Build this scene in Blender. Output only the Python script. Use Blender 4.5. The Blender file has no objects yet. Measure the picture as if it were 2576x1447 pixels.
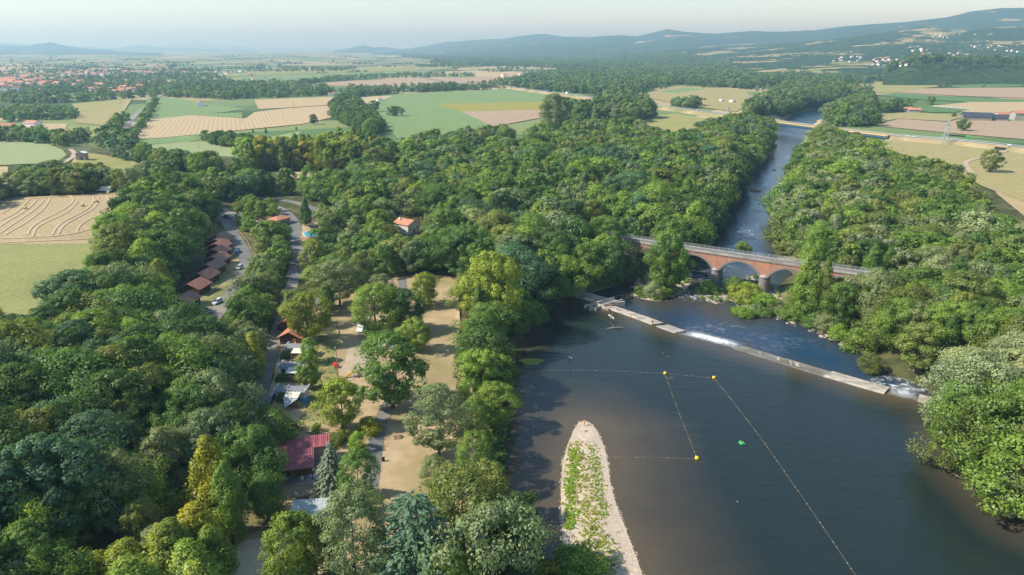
import bpy, bmesh, math, random
import numpy as np
from mathutils import Vector, Matrix, Euler
from mathutils.geometry import delaunay_2d_cdt

random.seed(7)
RNG = np.random.default_rng(11)
S = bpy.context.scene
COL = S.collection
R = math.radians

# ------------------------------------------------------------------ camera, sky, sun, exposure
CAM_H, PITCH = 92.0, R(18.2)
F, CX, CY = 1839.0, 1288.0, 723.5          # survey units: the photograph at 2576 x 1447
SP, CP = math.sin(PITCH), math.cos(PITCH)
cam = bpy.data.cameras.new('camera')
cam.sensor_width = 36
cam.lens = 36 * F / 2576
cam.clip_start, cam.clip_end = 1.0, 90000
camo = bpy.data.objects.new('camera', cam)
COL.objects.link(camo)
camo.location = (0, 0, CAM_H)
camo.rotation_euler = (math.pi / 2 - PITCH, 0, 0)
S.camera = camo

SUN_EL = R(43)
SUN_TO = Vector((1.0, 0.22, 0))            # the way the shadows fall
SUN_TO.normalize()
world = bpy.data.worlds.new('World')
S.world = world
world.use_nodes = True
wn = world.node_tree
bg = wn.nodes['Background']
sky = wn.nodes.new('ShaderNodeTexSky')
sky.sky_type = 'NISHITA'
sky.sun_disc = False
sky.sun_elevation = SUN_EL
sky.sun_rotation = math.atan2(-SUN_TO.x, -SUN_TO.y)
sky.air_density, sky.dust_density, sky.ozone_density = 1.1, 0.35, 2.0
sky.altitude = 400
wn.links.new(sky.outputs[0], bg.inputs[0])
bg.inputs[1].default_value = 0.125
sun = bpy.data.lights.new('sun', 'SUN')
sun.energy, sun.angle, sun.color = 4.6, R(0.6), (1.0, 0.95, 0.87)
suno = bpy.data.objects.new('sun', sun)
COL.objects.link(suno)
sd = Vector((SUN_TO.x * math.cos(SUN_EL), SUN_TO.y * math.cos(SUN_EL), -math.sin(SUN_EL)))
suno.rotation_euler = sd.to_track_quat('-Z', 'Y').to_euler()
suno.location = (-200, 0, 300)
S.view_settings.view_transform = 'Standard'
S.view_settings.look = 'None'
S.view_settings.gamma = 1
S.view_settings.exposure = 0.7
S.cycles.use_denoising = True
S.cycles.max_bounces = 6
S.cycles.diffuse_bounces = 3
S.cycles.glossy_bounces = 2
S.cycles.transmission_bounces = 3
S.cycles.transparent_max_bounces = 8
S.cycles.volume_bounces = 0
S.cycles.caustics_reflective = S.cycles.caustics_refractive = False

# ------------------------------------------------------------------ surveying helpers
def ray(px, py):
    u, v = (px - CX) / F, (py - CY) / F
    return u, CP - v * SP, -(SP + v * CP)

def at_z(px, py, z):
    dx, dy, dz = ray(px, py)
    t = (z - CAM_H) / min(dz, -1e-4)
    return t * dx, t * dy

def at_y(px, py, Y):
    dx, dy, dz = ray(px, py)
    t = Y / dy
    return t * dx, Y, CAM_H + t * dz

def project(x, y, z):
    d = y * CP - (z - CAM_H) * SP
    v = (-(z - CAM_H) * CP - y * SP) / d
    return CX + F * x / d, CY + F * v, d

# ------------------------------------------------------------------ materials
def new_mat(name):
    m = bpy.data.materials.new(name)
    m.use_nodes = True
    nt = m.node_tree
    return m, nt, nt.nodes['Principled BSDF']

def N(nt, kind, **kw):
    n = nt.nodes.new(kind)
    for k, v in kw.items():
        if k.startswith('i_'):
            key = k[2:]
            n.inputs[int(key) if key.isdigit() else key].default_value = v
        else:
            setattr(n, k, v)
    return n

def ramp(nt, fac, stops):
    r = nt.nodes.new('ShaderNodeValToRGB')
    els = r.color_ramp.elements
    while len(els) < len(stops):
        els.new(0.5)
    for e, (p, c) in zip(els, stops):
        e.position = p
        e.color = (*c, 1)
    nt.links.new(fac, r.inputs[0])
    return r.outputs[0]

def mixc(nt, fac, a, b, blend='MIX'):
    m = nt.nodes.new('ShaderNodeMix')
    m.data_type = 'RGBA'
    m.blend_type = blend
    for sock, v in ((m.inputs[0], fac), (m.inputs[6], a), (m.inputs[7], b)):
        if isinstance(v, (int, float)):
            sock.default_value = v
        elif isinstance(v, tuple):
            sock.default_value = (*v, 1)
        else:
            nt.links.new(v, sock)
    return m.outputs[2]

def noise(nt, scale, detail=4, vec=None, rough=0.55, out=0):
    n = N(nt, 'ShaderNodeTexNoise', i_Scale=scale, i_Detail=detail, i_Roughness=rough)
    if vec is not None:
        nt.links.new(vec, n.inputs[0])
    return n.outputs[out]

def pos(nt, scale=(1, 1, 1), rot=0.0, loc=(0, 0, 0), obj=False):
    if obj:
        src = nt.nodes.new('ShaderNodeTexCoord').outputs['Object']
    else:
        src = nt.nodes.new('ShaderNodeNewGeometry').outputs['Position']
    m = nt.nodes.new('ShaderNodeMapping')
    m.inputs['Scale'].default_value = scale
    m.inputs['Rotation'].default_value = (0, 0, rot)
    m.inputs['Location'].default_value = loc
    nt.links.new(src, m.inputs[0])
    return m.outputs[0]

def bump(nt, b, h, strength=0.4, dist=0.1):
    n = N(nt, 'ShaderNodeBump', i_Strength=strength, i_Distance=dist)
    nt.links.new(h, n.inputs['Height'])
    nt.links.new(n.outputs[0], b.inputs['Normal'])

def mottled(name, c1, c2, scale=1.0, rough=0.9, bstr=0.3, bdist=0.05, c3=None, big=None, obj=False, spec=0.2):
    """one colour wandering into another, with fine relief"""
    m, nt, b = new_mat(name)
    p = pos(nt, obj=obj)
    n1 = noise(nt, scale, 6, p)
    stops = [(0.3, c1), (0.7, c2)]
    c = ramp(nt, n1, stops)
    if c3 is not None:
        n2 = noise(nt, big or scale * 0.12, 4, p)
        f = ramp(nt, n2, [(0.45, (0, 0, 0)), (0.65, (1, 1, 1))])
        c = mixc(nt, f, c, c3)
    nt.links.new(c, b.inputs['Base Color'])
    b.inputs['Roughness'].default_value = rough
    b.inputs['Specular IOR Level'].default_value = spec
    if bstr:
        bump(nt, b, noise(nt, scale * 4, 4, p), bstr, bdist)
    return m

def plain(name, c, rough=0.6, metal=0.0, spec=0.4):
    m, nt, b = new_mat(name)
    p = pos(nt, obj=True)
    f = noise(nt, 2.5, 4, p)
    cc = mixc(nt, f, tuple(x * 0.82 for x in c), tuple(min(1, x * 1.12) for x in c))
    nt.links.new(cc, b.inputs['Base Color'])
    b.inputs['Roughness'].default_value = rough
    b.inputs['Metallic'].default_value = metal
    b.inputs['Specular IOR Level'].default_value = spec
    return m

def striped(name, c1, c2, rot, spacing, c3=None, warp=0.5, amount=0.7, rough=0.95):
    """a worked field: rows of two tones, uneven, with larger patches"""
    m, nt, b = new_mat(name)
    p = pos(nt, rot=rot)
    w = N(nt, 'ShaderNodeTexWave', i_Scale=0.314 / spacing * 1.0, i_Distortion=warp, i_Detail=2.0)
    w.inputs['Detail Scale'].default_value = 0.03
    nt.links.new(p, w.inputs[0])
    n1 = noise(nt, 0.12, 5, p)
    n2 = noise(nt, 0.9, 4, p)
    rows = ramp(nt, w.outputs[1], [(0.45, (0, 0, 0)), (0.9, (1, 1, 1))])
    a = N(nt, 'ShaderNodeMath', operation='MULTIPLY', i_1=amount)
    nt.links.new(rows, a.inputs[0])
    c = mixc(nt, a.outputs[0], c1, c2)
    c = mixc(nt, ramp(nt, n1, [(0.4, (0, 0, 0)), (0.68, (1, 1, 1))]), c, c3 or tuple(x * 0.85 for x in c1))
    c = mixc(nt, 0.35, c, ramp(nt, n2, [(0.3, (0.25, 0.25, 0.25)), (0.7, (0.8, 0.8, 0.8))]), 'OVERLAY')
    nt.links.new(c, b.inputs['Base Color'])
    b.inputs['Roughness'].default_value = rough
    b.inputs['Specular IOR Level'].default_value = 0.1
    bump(nt, b, n2, 0.4, 0.15)
    return m

def leaf_mat(name, instanced):
    m = bpy.data.materials.new(name)
    m.use_nodes = True
    nt = m.node_tree
    nt.nodes.remove(nt.nodes['Principled BSDF'])
    out = nt.nodes['Material Output']
    if instanced:
        c = N(nt, 'ShaderNodeAttribute', attribute_name='tint', attribute_type='INSTANCER').outputs['Color']
    else:
        c = nt.nodes.new('ShaderNodeObjectInfo').outputs['Color']
    tone = N(nt, 'ShaderNodeAttribute', attribute_name='tone').outputs['Fac']
    lo = mixc(nt, 1.0, c, (0.74, 0.78, 0.74), 'MULTIPLY')
    hi = mixc(nt, 1.0, c, (1.5, 1.36, 1.2), 'MULTIPLY')
    c2 = mixc(nt, tone, lo, hi)
    d = nt.nodes.new('ShaderNodeBsdfDiffuse')
    t = nt.nodes.new('ShaderNodeBsdfTranslucent')
    g = N(nt, 'ShaderNodeBsdfGlossy', i_Roughness=0.45)
    g.inputs[0].default_value = (0.8, 0.85, 0.9, 1)
    nt.links.new(c2, d.inputs[0])
    tc = mixc(nt, 1.0, c2, (1.15, 1.2, 0.6), 'MULTIPLY')
    nt.links.new(tc, t.inputs[0])
    mx = N(nt, 'ShaderNodeMixShader', i_0=0.42)
    nt.links.new(d.outputs[0], mx.inputs[1])
    nt.links.new(t.outputs[0], mx.inputs[2])
    mg = N(nt, 'ShaderNodeMixShader', i_0=0.018)
    nt.links.new(mx.outputs[0], mg.inputs[1])
    nt.links.new(g.outputs[0], mg.inputs[2])
    nt.links.new(mg.outputs[0], out.inputs[0])
    return m

M = {}
M['leaf'] = leaf_mat('foliage', False)
M['leaf_far'] = leaf_mat('foliage_mass', True)
M['bark'] = mottled('bark', (0.07, 0.055, 0.04), (0.15, 0.125, 0.1), 3, bstr=0.6, bdist=0.05, obj=True)
M['pale_bark'] = mottled('pale_bark', (0.25, 0.23, 0.2), (0.5, 0.48, 0.44), 3, obj=True)
M['deadwood'] = mottled('deadwood', (0.2, 0.18, 0.15), (0.4, 0.37, 0.32), 4, obj=True)
M['lawn'] = mottled('dry_grass', (0.34, 0.245, 0.135), (0.45, 0.34, 0.20), 0.35, c3=(0.27, 0.215, 0.10), big=0.05)
M['bank'] = mottled('green_bank', (0.10, 0.13, 0.035), (0.24, 0.22, 0.08), 0.5, c3=(0.36, 0.29, 0.13), big=0.08)
M['weeds'] = mottled('weeds', (0.10, 0.17, 0.03), (0.2, 0.26, 0.06), 0.9)
M['asphalt'] = mottled('asphalt', (0.12, 0.118, 0.112), (0.19, 0.185, 0.17), 0.6, bstr=0.15, c3=(0.25, 0.22, 0.175), big=0.06)
M['track'] = mottled('pale_track', (0.33, 0.26, 0.175), (0.44, 0.36, 0.255), 0.5)
M['sand'] = mottled('sand', (0.48, 0.38, 0.25), (0.58, 0.48, 0.33), 0.7)
M['paint'] = plain('road_paint', (0.75, 0.75, 0.72))
M['concrete'] = mottled('concrete', (0.30, 0.28, 0.24), (0.44, 0.41, 0.355), 0.5, bstr=0.2, c3=(0.21, 0.185, 0.15), big=0.16)
M['wet_concrete'] = mottled('wet_concrete', (0.12, 0.105, 0.085), (0.2, 0.175, 0.145), 0.4, rough=0.35, bstr=0.15, c3=(0.27, 0.24, 0.2), big=0.12, spec=0.5)
M['cream_concrete'] = mottled('cream_concrete', (0.42, 0.37, 0.295), (0.58, 0.52, 0.425), 0.6, bstr=0.15, c3=(0.27, 0.23, 0.18), big=0.3)
M['stone'] = mottled('grey_stone', (0.14, 0.125, 0.115), (0.27, 0.245, 0.22), 1.2, bstr=0.6, bdist=0.08, obj=True)
M['voussoir'] = mottled('grey_voussoir', (0.17, 0.15, 0.14), (0.28, 0.25, 0.22), 1.5, bstr=0.5, obj=True)
M['rock'] = mottled('river_rock', (0.22, 0.19, 0.16), (0.46, 0.38, 0.31), 1.4, bstr=0.6, bdist=0.1, obj=True)
M['rubble'] = mottled('rubble_stone', (0.2, 0.16, 0.12), (0.42, 0.34, 0.25), 2.5, bstr=0.7, bdist=0.08)
M['rust'] = plain('rusty_steel', (0.12, 0.05, 0.035), 0.7)
M['steel'] = plain('galvanised_steel', (0.42, 0.47, 0.47), 0.45, 0.4)
M['rail'] = plain('steel_rail', (0.2, 0.17, 0.15), 0.4, 0.6)
M['ballast'] = mottled('ballast', (0.17, 0.15, 0.135), (0.33, 0.3, 0.27), 3, bstr=0.8, bdist=0.06)
M['wood'] = mottled('brown_timber', (0.07, 0.03, 0.018), (0.13, 0.055, 0.03), 2.0, obj=True)
M['lightwood'] = mottled('pale_timber', (0.27, 0.18, 0.10), (0.4, 0.29, 0.17), 2.0, obj=True)
M['white'] = plain('white_paint', (0.72, 0.73, 0.72), 0.5)
M['siding'] = plain('pale_siding', (0.5, 0.55, 0.57), 0.5)
M['canvas'] = plain('cream_canvas', (0.62, 0.58, 0.48), 0.8)
M['greycanvas'] = plain('grey_canvas', (0.4, 0.42, 0.44), 0.8)
M['grey_roof'] = plain('grey_tile', (0.2, 0.21, 0.215), 0.7)
M['glass'] = plain('dark_glass', (0.02, 0.03, 0.035), 0.08, 0.0, 0.8)
M['render'] = plain('pale_render', (0.58, 0.53, 0.45), 0.8)
M['ochre'] = plain('ochre_render', (0.5, 0.36, 0.24), 0.8)
M['doorwood'] = plain('door_timber', (0.25, 0.11, 0.035), 0.6)
M['tyre'] = plain('tyre', (0.015, 0.015, 0.016), 0.8)
M['alloy'] = plain('alloy', (0.45, 0.46, 0.47), 0.3, 0.8)
M['yellow'] = plain('yellow_plastic', (0.85, 0.55, 0.02), 0.4)
M['red'] = plain('red_cloth', (0.65, 0.02, 0.03), 0.7)
M['orange'] = plain('orange_cloth', (0.75, 0.17, 0.04), 0.7)
M['blue_cloth'] = plain('blue_cloth', (0.03, 0.22, 0.42), 0.7)
M['green_plastic'] = plain('green_plastic', (0.03, 0.5, 0.10), 0.4)
M['skin'] = plain('skin', (0.5, 0.27, 0.17), 0.55)
M['navy'] = plain('navy_cloth', (0.02, 0.035, 0.09), 0.8)
M['hair'] = plain('dark_hair', (0.03, 0.018, 0.012), 0.6)
M['yellow_steel'] = plain('yellow_steel', (0.52, 0.37, 0.13), 0.5)
M['blue_steel'] = plain('blue_steel', (0.03, 0.10, 0.18), 0.4)
M['solar'] = plain('solar_panel', (0.05, 0.055, 0.065), 0.4, 0.0, 0.4)
M['straw_bale'] = mottled('straw', (0.4, 0.29, 0.14), (0.6, 0.47, 0.27), 4, bstr=0.7, obj=True)
M['pool_water'] = plain('pool_water', (0.06, 0.42, 0.58), 0.1)
M['pebble'] = mottled('gravel', (0.37, 0.285, 0.20), (0.60, 0.50, 0.375), 1.6, bstr=0.8, bdist=0.08, c3=(0.42, 0.345, 0.27), big=0.22)
M['plantgreen'] = mottled('bright_weed', (0.11, 0.21, 0.03), (0.22, 0.34, 0.07), 1.2)

def ribbed(name, c1, c2, per_m, axis=0, metal=0.0, rough=0.6, streak=None):
    """tile courses or rolled sheet: ribs of real bump along one axis of the thing"""
    m, nt, b = new_mat(name)
    p = pos(nt, obj=True)
    w = N(nt, 'ShaderNodeTexWave', i_Scale=0.314 * per_m, i_Distortion=0.1)
    w.bands_direction = 'XYZ'[axis]
    nt.links.new(p, w.inputs[0])
    n1 = noise(nt, 0.7, 5, p)
    c = mixc(nt, ramp(nt, n1, [(0.35, (0, 0, 0)), (0.65, (1, 1, 1))]), c1, c2)
    nt.links.new(c, b.inputs['Base Color'])
    b.inputs['Roughness'].default_value = rough
    b.inputs['Metallic'].default_value = metal
    bump(nt, b, w.outputs[1], 0.8, 0.08)
    return m

M['tile'] = ribbed('brown_tile', (0.19, 0.083, 0.05), (0.30, 0.135, 0.08), 1.6, 1)
M['tile_orange'] = ribbed('terracotta_tile', (0.40, 0.155, 0.08), (0.52, 0.22, 0.12), 2.5, 0)
M['redroof'] = ribbed('red_sheet', (0.31, 0.085, 0.09), (0.40, 0.13, 0.135), 4.0, 0, rough=0.45)
M['greysheet'] = ribbed('grey_sheet', (0.36, 0.39, 0.40), (0.48, 0.51, 0.52), 3.0, 1, rough=0.5)

def brick_mat():
    m, nt, b = new_mat('brick')
    p = pos(nt, obj=True)
    mp = N(nt, 'ShaderNodeMapping')
    mp.inputs['Rotation'].default_value = (math.pi / 2, 0, 0)
    nt.links.new(p, mp.inputs[0])
    br = N(nt, 'ShaderNodeTexBrick', i_Scale=2.0)
    br.inputs['Color1'].default_value = (0.46, 0.19, 0.105, 1)
    br.inputs['Color2'].default_value = (0.37, 0.135, 0.075, 1)
    br.inputs['Mortar'].default_value = (0.42, 0.30, 0.22, 1)
    nt.links.new(mp.outputs[0], br.inputs[0])
    n1 = noise(nt, 0.25, 6, p)
    f = ramp(nt, n1, [(0.42, (0, 0, 0)), (0.7, (0.75, 0.75, 0.75))])
    c = mixc(nt, f, br.outputs[0], (0.30, 0.16, 0.11))
    n3 = noise(nt, 0.9, 5, pos(nt, scale=(1, 1, 0.12), obj=True))
    c = mixc(nt, ramp(nt, n3, [(0.5, (0, 0, 0)), (0.72, (0.7, 0.7, 0.7))]), c, (0.20, 0.12, 0.09))
    n2 = noise(nt, 2.2, 5, p)
    c = mixc(nt, 0.4, c, ramp(nt, n2, [(0.3, (0.3, 0.3, 0.3)), (0.7, (0.72, 0.72, 0.72))]), 'OVERLAY')
    nt.links.new(c, b.inputs['Base Color'])
    b.inputs['Roughness'].default_value = 0.9
    bump(nt, b, br.outputs[1], -0.3, 0.02)
    return m
M['brick'] = brick_mat()

def water_mat(name, deep, shallow, ripple_scale, strength, rot=0.0, stretch=2.0, rough=0.06, foam=0.0):
    """silty river water: the colour follows the depth of the bed, ripples are real relief"""
    m, nt, b = new_mat(name)
    dep = N(nt, 'ShaderNodeAttribute', attribute_name='depth').outputs['Fac']
    p = pos(nt, rot=rot, scale=(1, stretch, 1))
    n0 = noise(nt, 0.02, 4, p)
    add = N(nt, 'ShaderNodeMath', operation='MULTIPLY_ADD', i_1=0.7, i_2=-0.35)
    nt.links.new(n0, add.inputs[0])
    s = N(nt, 'ShaderNodeMath', operation='ADD')
    nt.links.new(dep, s.inputs[0])
    nt.links.new(add.outputs[0], s.inputs[1])
    c = ramp(nt, s.outputs[0], [(0.05, shallow), (0.35, tuple((a + d) / 2 for a, d in zip(shallow, deep))), (0.85, deep)])
    n1 = noise(nt, ripple_scale, 3, p, 0.6)
    n2 = noise(nt, ripple_scale * 0.22, 3, p, 0.6)
    h = N(nt, 'ShaderNodeMath', operation='MULTIPLY_ADD', i_1=0.35)
    nt.links.new(n1, h.inputs[0])
    nt.links.new(n2, h.inputs[2])
    if foam:
        nf = noise(nt, 0.5, 8, p, 0.75)
        f = ramp(nt, nf, [(0.62, (0, 0, 0)), (0.74, (foam, foam, foam))])
        c = mixc(nt, f, c, (0.55, 0.6, 0.62))
    nt.links.new(c, b.inputs['Base Color'])
    b.inputs['Roughness'].default_value = rough
    b.inputs['IOR'].default_value = 1.33
    b.inputs['Specular IOR Level'].default_value = 0.5
    bump(nt, b, h.outputs[0], strength, 0.25)
    return m
M['pond'] = water_mat('pond_water', (0.014, 0.023, 0.021), (0.085, 0.065, 0.040), 0.9, 0.45, 0.3, 2.2)
M['stream'] = water_mat('river_water', (0.008, 0.044, 0.100), (0.045, 0.046, 0.042), 0.8, 1.2, 1.0, 1.6)  # blue in the deep tone stands in for reflected sky
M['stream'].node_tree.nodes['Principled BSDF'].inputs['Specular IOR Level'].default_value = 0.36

def foam_mat(name, lo, hi, stretch, rot, scale=0.6):
    """broken white water: white froth with gaps through which the water shows"""
    m, nt, b = new_mat(name)
    p = pos(nt, scale=(1, stretch, 1), rot=rot)
    n1 = noise(nt, scale, 9, p, 0.72)
    b.inputs['Base Color'].default_value = (0.8, 0.84, 0.86, 1)
    b.inputs['Roughness'].default_value = 0.6
    a = ramp(nt, n1, [(lo, (0, 0, 0)), (hi, (1, 1, 1))])
    at = N(nt, 'ShaderNodeAttribute', attribute_name='cover').outputs['Fac']
    mu = N(nt, 'ShaderNodeMath', operation='MULTIPLY')
    nt.links.new(a, mu.inputs[0])
    nt.links.new(at, mu.inputs[1])
    nt.links.new(mu.outputs[0], b.inputs['Alpha'])
    bump(nt, b, n1, 0.7, 0.2)
    return m
M['foam'] = foam_mat('white_water', 0.3, 0.55, 0.25, 0.62, 0.9)
M['froth'] = foam_mat('froth', 0.5, 0.66, 1.0, 0.4, 0.5)

def ground_mat():
    m, nt, b = new_mat('ground')
    p = pos(nt)
    n1 = noise(nt, 0.25, 6, p)
    n2 = noise(nt, 0.02, 4, p)
    near = ramp(nt, n1, [(0.3, (0.035, 0.042, 0.016)), (0.55, (0.075, 0.08, 0.03)), (0.75, (0.14, 0.12, 0.055))])
    near = mixc(nt, ramp(nt, n2, [(0.5, (0, 0, 0)), (0.66, (1, 1, 1))]), near, (0.22, 0.19, 0.085))
    # the far plain: a patchwork of fields too far off to tell their edges
    vo = N(nt, 'ShaderNodeTexVoronoi', i_Scale=1.0)
    mp = pos(nt, scale=(0.0042, 0.0062, 0.0), rot=0.35)
    wob = N(nt, 'ShaderNodeVectorMath', operation='ADD')
    nz = noise(nt, 0.004, 2, p, out=1)
    sc = N(nt, 'ShaderNodeVectorMath', operation='SCALE', i_3=0.35)
    nt.links.new(nz, sc.inputs[0])
    nt.links.new(mp, wob.inputs[0])
    nt.links.new(sc.outputs[0], wob.inputs[1])
    nt.links.new(wob.outputs[0], vo.inputs[0])
    sep = N(nt, 'ShaderNodeSeparateColor')
    nt.links.new(vo.outputs['Color'], sep.inputs[0])
    far = ramp(nt, sep.outputs[0], [(0.0, (0.10, 0.16, 0.055)), (0.2, (0.36, 0.28, 0.16)), (0.36, (0.19, 0.225, 0.085)),
                                    (0.52, (0.40, 0.32, 0.19)), (0.62, (0.15, 0.20, 0.075)), (0.78, (0.30, 0.26, 0.13)), (0.86, (0.06, 0.10, 0.035))])
    r = nt.nodes[-1]
    r.color_ramp.interpolation = 'CONSTANT'
    far = mixc(nt, 0.3, far, ramp(nt, n1, [(0.3, (0.3, 0.3, 0.3)), (0.7, (0.7, 0.7, 0.7))]), 'OVERLAY')
    sx = N(nt, 'ShaderNodeSeparateXYZ')
    nt.links.new(p, sx.inputs[0])
    mr = N(nt, 'ShaderNodeMapRange', i_1=560.0, i_2=700.0)
    nt.links.new(sx.outputs[1], mr.inputs[0])
    c = mixc(nt, mr.outputs[0], near, far)
    nt.links.new(c, b.inputs['Base Color'])
    b.inputs['Roughness'].default_value = 0.95
    b.inputs['Specular IOR Level'].default_value = 0.1
    bump(nt, b, n1, 0.5, 0.3)
    return m
M['ground'] = ground_mat()

def hill_mat(name, wood_amount, patch):
    m, nt, b = new_mat(name)
    p = pos(nt)
    n1 = noise(nt, 0.0026, 6, p, 0.6)
    n2 = noise(nt, 0.06, 4, p)
    n3 = noise(nt, 0.012, 3, p)
    wood = ramp(nt, n2, [(0.3, (0.016, 0.036, 0.014)), (0.7, (0.06, 0.10, 0.033))])
    vo = N(nt, 'ShaderNodeTexVoronoi', i_Scale=patch)
    nt.links.new(p, vo.inputs[0])
    sep = N(nt, 'ShaderNodeSeparateColor')
    nt.links.new(vo.outputs['Color'], sep.inputs[0])
    fld = ramp(nt, sep.outputs[1], [(0.1, (0.20, 0.22, 0.075)), (0.5, (0.38, 0.30, 0.15)), (0.9, (0.30, 0.26, 0.12))])
    # fields keep to the gentle ground and to where the wood is open
    mulx = N(nt, 'ShaderNodeMath', operation='MULTIPLY_ADD', i_1=0.25, i_2=0.0)
    nt.links.new(n3, mulx.inputs[0])
    addx = N(nt, 'ShaderNodeMath', operation='ADD')
    nt.links.new(n1, addx.inputs[0])
    nt.links.new(mulx.outputs[0], addx.inputs[1])
    f = ramp(nt, addx.outputs[0], [(wood_amount, (0, 0, 0)), (wood_amount + 0.025, (1, 1, 1))])
    c = mixc(nt, f, wood, fld)
    nt.links.new(c, b.inputs['Base Color'])
    b.inputs['Roughness'].default_value = 1.0
    b.inputs['Specular IOR Level'].default_value = 0.0
    bump(nt, b, n2, 1.0, 8.0)
    return m
M['hill'] = hill_mat('wooded_hill', 0.735, 0.006)
M['knoll'] = hill_mat('wooded_knoll', 0.97, 0.006)
M['foothill'] = hill_mat('farmed_foothill', 0.685, 0.009)

# ------------------------------------------------------------------ mesh helpers
def link_mesh(name, me, mat=None, parent=None):
    if mat is not None and not me.materials:
        me.materials.append(M[mat] if isinstance(mat, str) else mat)
    o = bpy.data.objects.new(name, me)
    COL.objects.link(o)
    if parent is not None:
        o.parent = parent
    return o

def quick_mesh(name, verts, faces):
    """verts (n,3) and faces (m,k) as arrays"""
    verts = np.asarray(verts, np.float32)
    faces = np.asarray(faces, np.int32)
    me = bpy.data.meshes.new(name)
    me.vertices.add(len(verts))
    me.vertices.foreach_set('co', verts.ravel())
    k = faces.shape[1]
    me.loops.add(faces.size)
    me.loops.foreach_set('vertex_index', faces.ravel())
    me.polygons.add(len(faces))
    me.polygons.foreach_set('loop_start', np.arange(0, faces.size, k, dtype=np.int32))
    me.update(calc_edges=True)
    return me

class MB:
    """collects boxes, prisms, tubes and sheets into one mesh"""
    def __init__(self):
        self.v, self.f = [], []

    def raw(self, v, f):
        n = len(self.v)
        self.v += [tuple(p) for p in v]
        self.f += [tuple(i + n for i in q) for q in f]
        return self

    def box(self, c, s, rz=0.0, taper=1.0):
        x, y, z = c
        a, b, h = s[0] / 2, s[1] / 2, s[2] / 2
        cr, sr = math.cos(rz), math.sin(rz)
        v = []
        for dz, k in ((-h, 1.0), (h, taper)):
            for dx, dy in ((-a, -b), (a, -b), (a, b), (-a, b)):
                v.append((x + k * (dx * cr - dy * sr), y + k * (dx * sr + dy * cr), z + dz))
        return self.raw(v, [(3, 2, 1, 0), (4, 5, 6, 7), (0, 1, 5, 4), (1, 2, 6, 5), (2, 3, 7, 6), (3, 0, 4, 7)])

    def hexa(self, lo, hi):
        """a block from four lower and four upper corners"""
        return self.raw(list(lo) + list(hi), [(3, 2, 1, 0), (4, 5, 6, 7), (0, 1, 5, 4), (1, 2, 6, 5), (2, 3, 7, 6), (3, 0, 4, 7)])

    def prism(self, poly, z0, z1):
        n = len(poly)
        v = [(x, y, z0) for x, y in poly] + [(x, y, z1) for x, y in poly]
        f = [tuple(range(n - 1, -1, -1)), tuple(range(n, 2 * n))]
        f += [(i, (i + 1) % n, n + (i + 1) % n, n + i) for i in range(n)]
        return self.raw(v, f)

    def tube(self, pts, radii, n=6, cap=True):
        pts = [Vector(p) for p in pts]
        rings = []
        for i, p in enumerate(pts):
            d = (pts[min(i + 1, len(pts) - 1)] - pts[max(i - 1, 0)]).normalized()
            a = d.orthogonal().normalized()
            b = d.cross(a)
            r = radii[i] if hasattr(radii, '__len__') else radii
            rings.append([p + (a * math.cos(2 * math.pi * k / n) + b * math.sin(2 * math.pi * k / n)) * r for k in range(n)])
        v = [q for rg in rings for q in rg]
        f = []
        for i in range(len(rings) - 1):
            for k in range(n):
                f.append((i * n + k, i * n + (k + 1) % n, (i + 1) * n + (k + 1) % n, (i + 1) * n + k))
        if cap:
            f.append(tuple(range(n - 1, -1, -1)))
            f.append(tuple((len(rings) - 1) * n + k for k in range(n)))
        return self.raw(v, f)

    def ball(self, c, r, n=8, m=6, sq=(1, 1, 1)):
        v = [(c[0], c[1], c[2] - r * sq[2])]
        for i in range(1, m):
            a = -math.pi / 2 + math.pi * i / m
            for k in range(n):
                b = 2 * math.pi * k / n
                v.append((c[0] + r * sq[0] * math.cos(a) * math.cos(b), c[1] + r * sq[1] * math.cos(a) * math.sin(b), c[2] + r * sq[2] * math.sin(a)))
        v.append((c[0], c[1], c[2] + r * sq[2]))
        f = [(0, 1 + (k + 1) % n, 1 + k) for k in range(n)]
        for i in range(m - 2):
            for k in range(n):
                f.append((1 + i * n + k, 1 + i * n + (k + 1) % n, 1 + (i + 1) * n + (k + 1) % n, 1 + (i + 1) * n + k))
        t = len(v) - 1
        f += [(1 + (m - 2) * n + k, 1 + (m - 2) * n + (k + 1) % n, t) for k in range(n)]
        return self.raw(v, f)

    def mesh(self, name):
        me = bpy.data.meshes.new(name)
        me.from_pydata(self.v, [], self.f)
        me.update()
        return me

    def build(self, name, mat, parent=None, smooth=False):
        me = self.mesh(name)
        if smooth:
            me.polygons.foreach_set('use_smooth', [True] * len(me.polygons))
        return link_mesh(name, me, mat, parent)

def thing(name, label, cat, loc=(0, 0, 0), rz=0.0, group=None):
    o = bpy.data.objects.new(name, None)
    o.empty_display_size = 0.5
    COL.objects.link(o)
    o.location = loc
    o.rotation_euler = (0, 0, rz)
    return tag(o, label, cat, group)

def tag(o, label=None, cat=None, group=None, kind=None):
    if label:
        o['label'] = label
    if cat:
        o['category'] = cat
    if group:
        o['group'] = group
    if kind:
        o['kind'] = kind
    return o

def copy_tree(root, loc=None, rz=None, label=None, parent=None):
    c = root.copy()
    COL.objects.link(c)
    if parent is not None:
        c.parent = parent
        c.matrix_parent_inverse = root.matrix_parent_inverse.copy()
    if loc is not None:
        c.location = loc
    if rz is not None:
        c.rotation_euler = (0, 0, rz)
    if label:
        c['label'] = label
    for ch in list(root.children):
        copy_tree(ch, parent=c)
    return c
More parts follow.
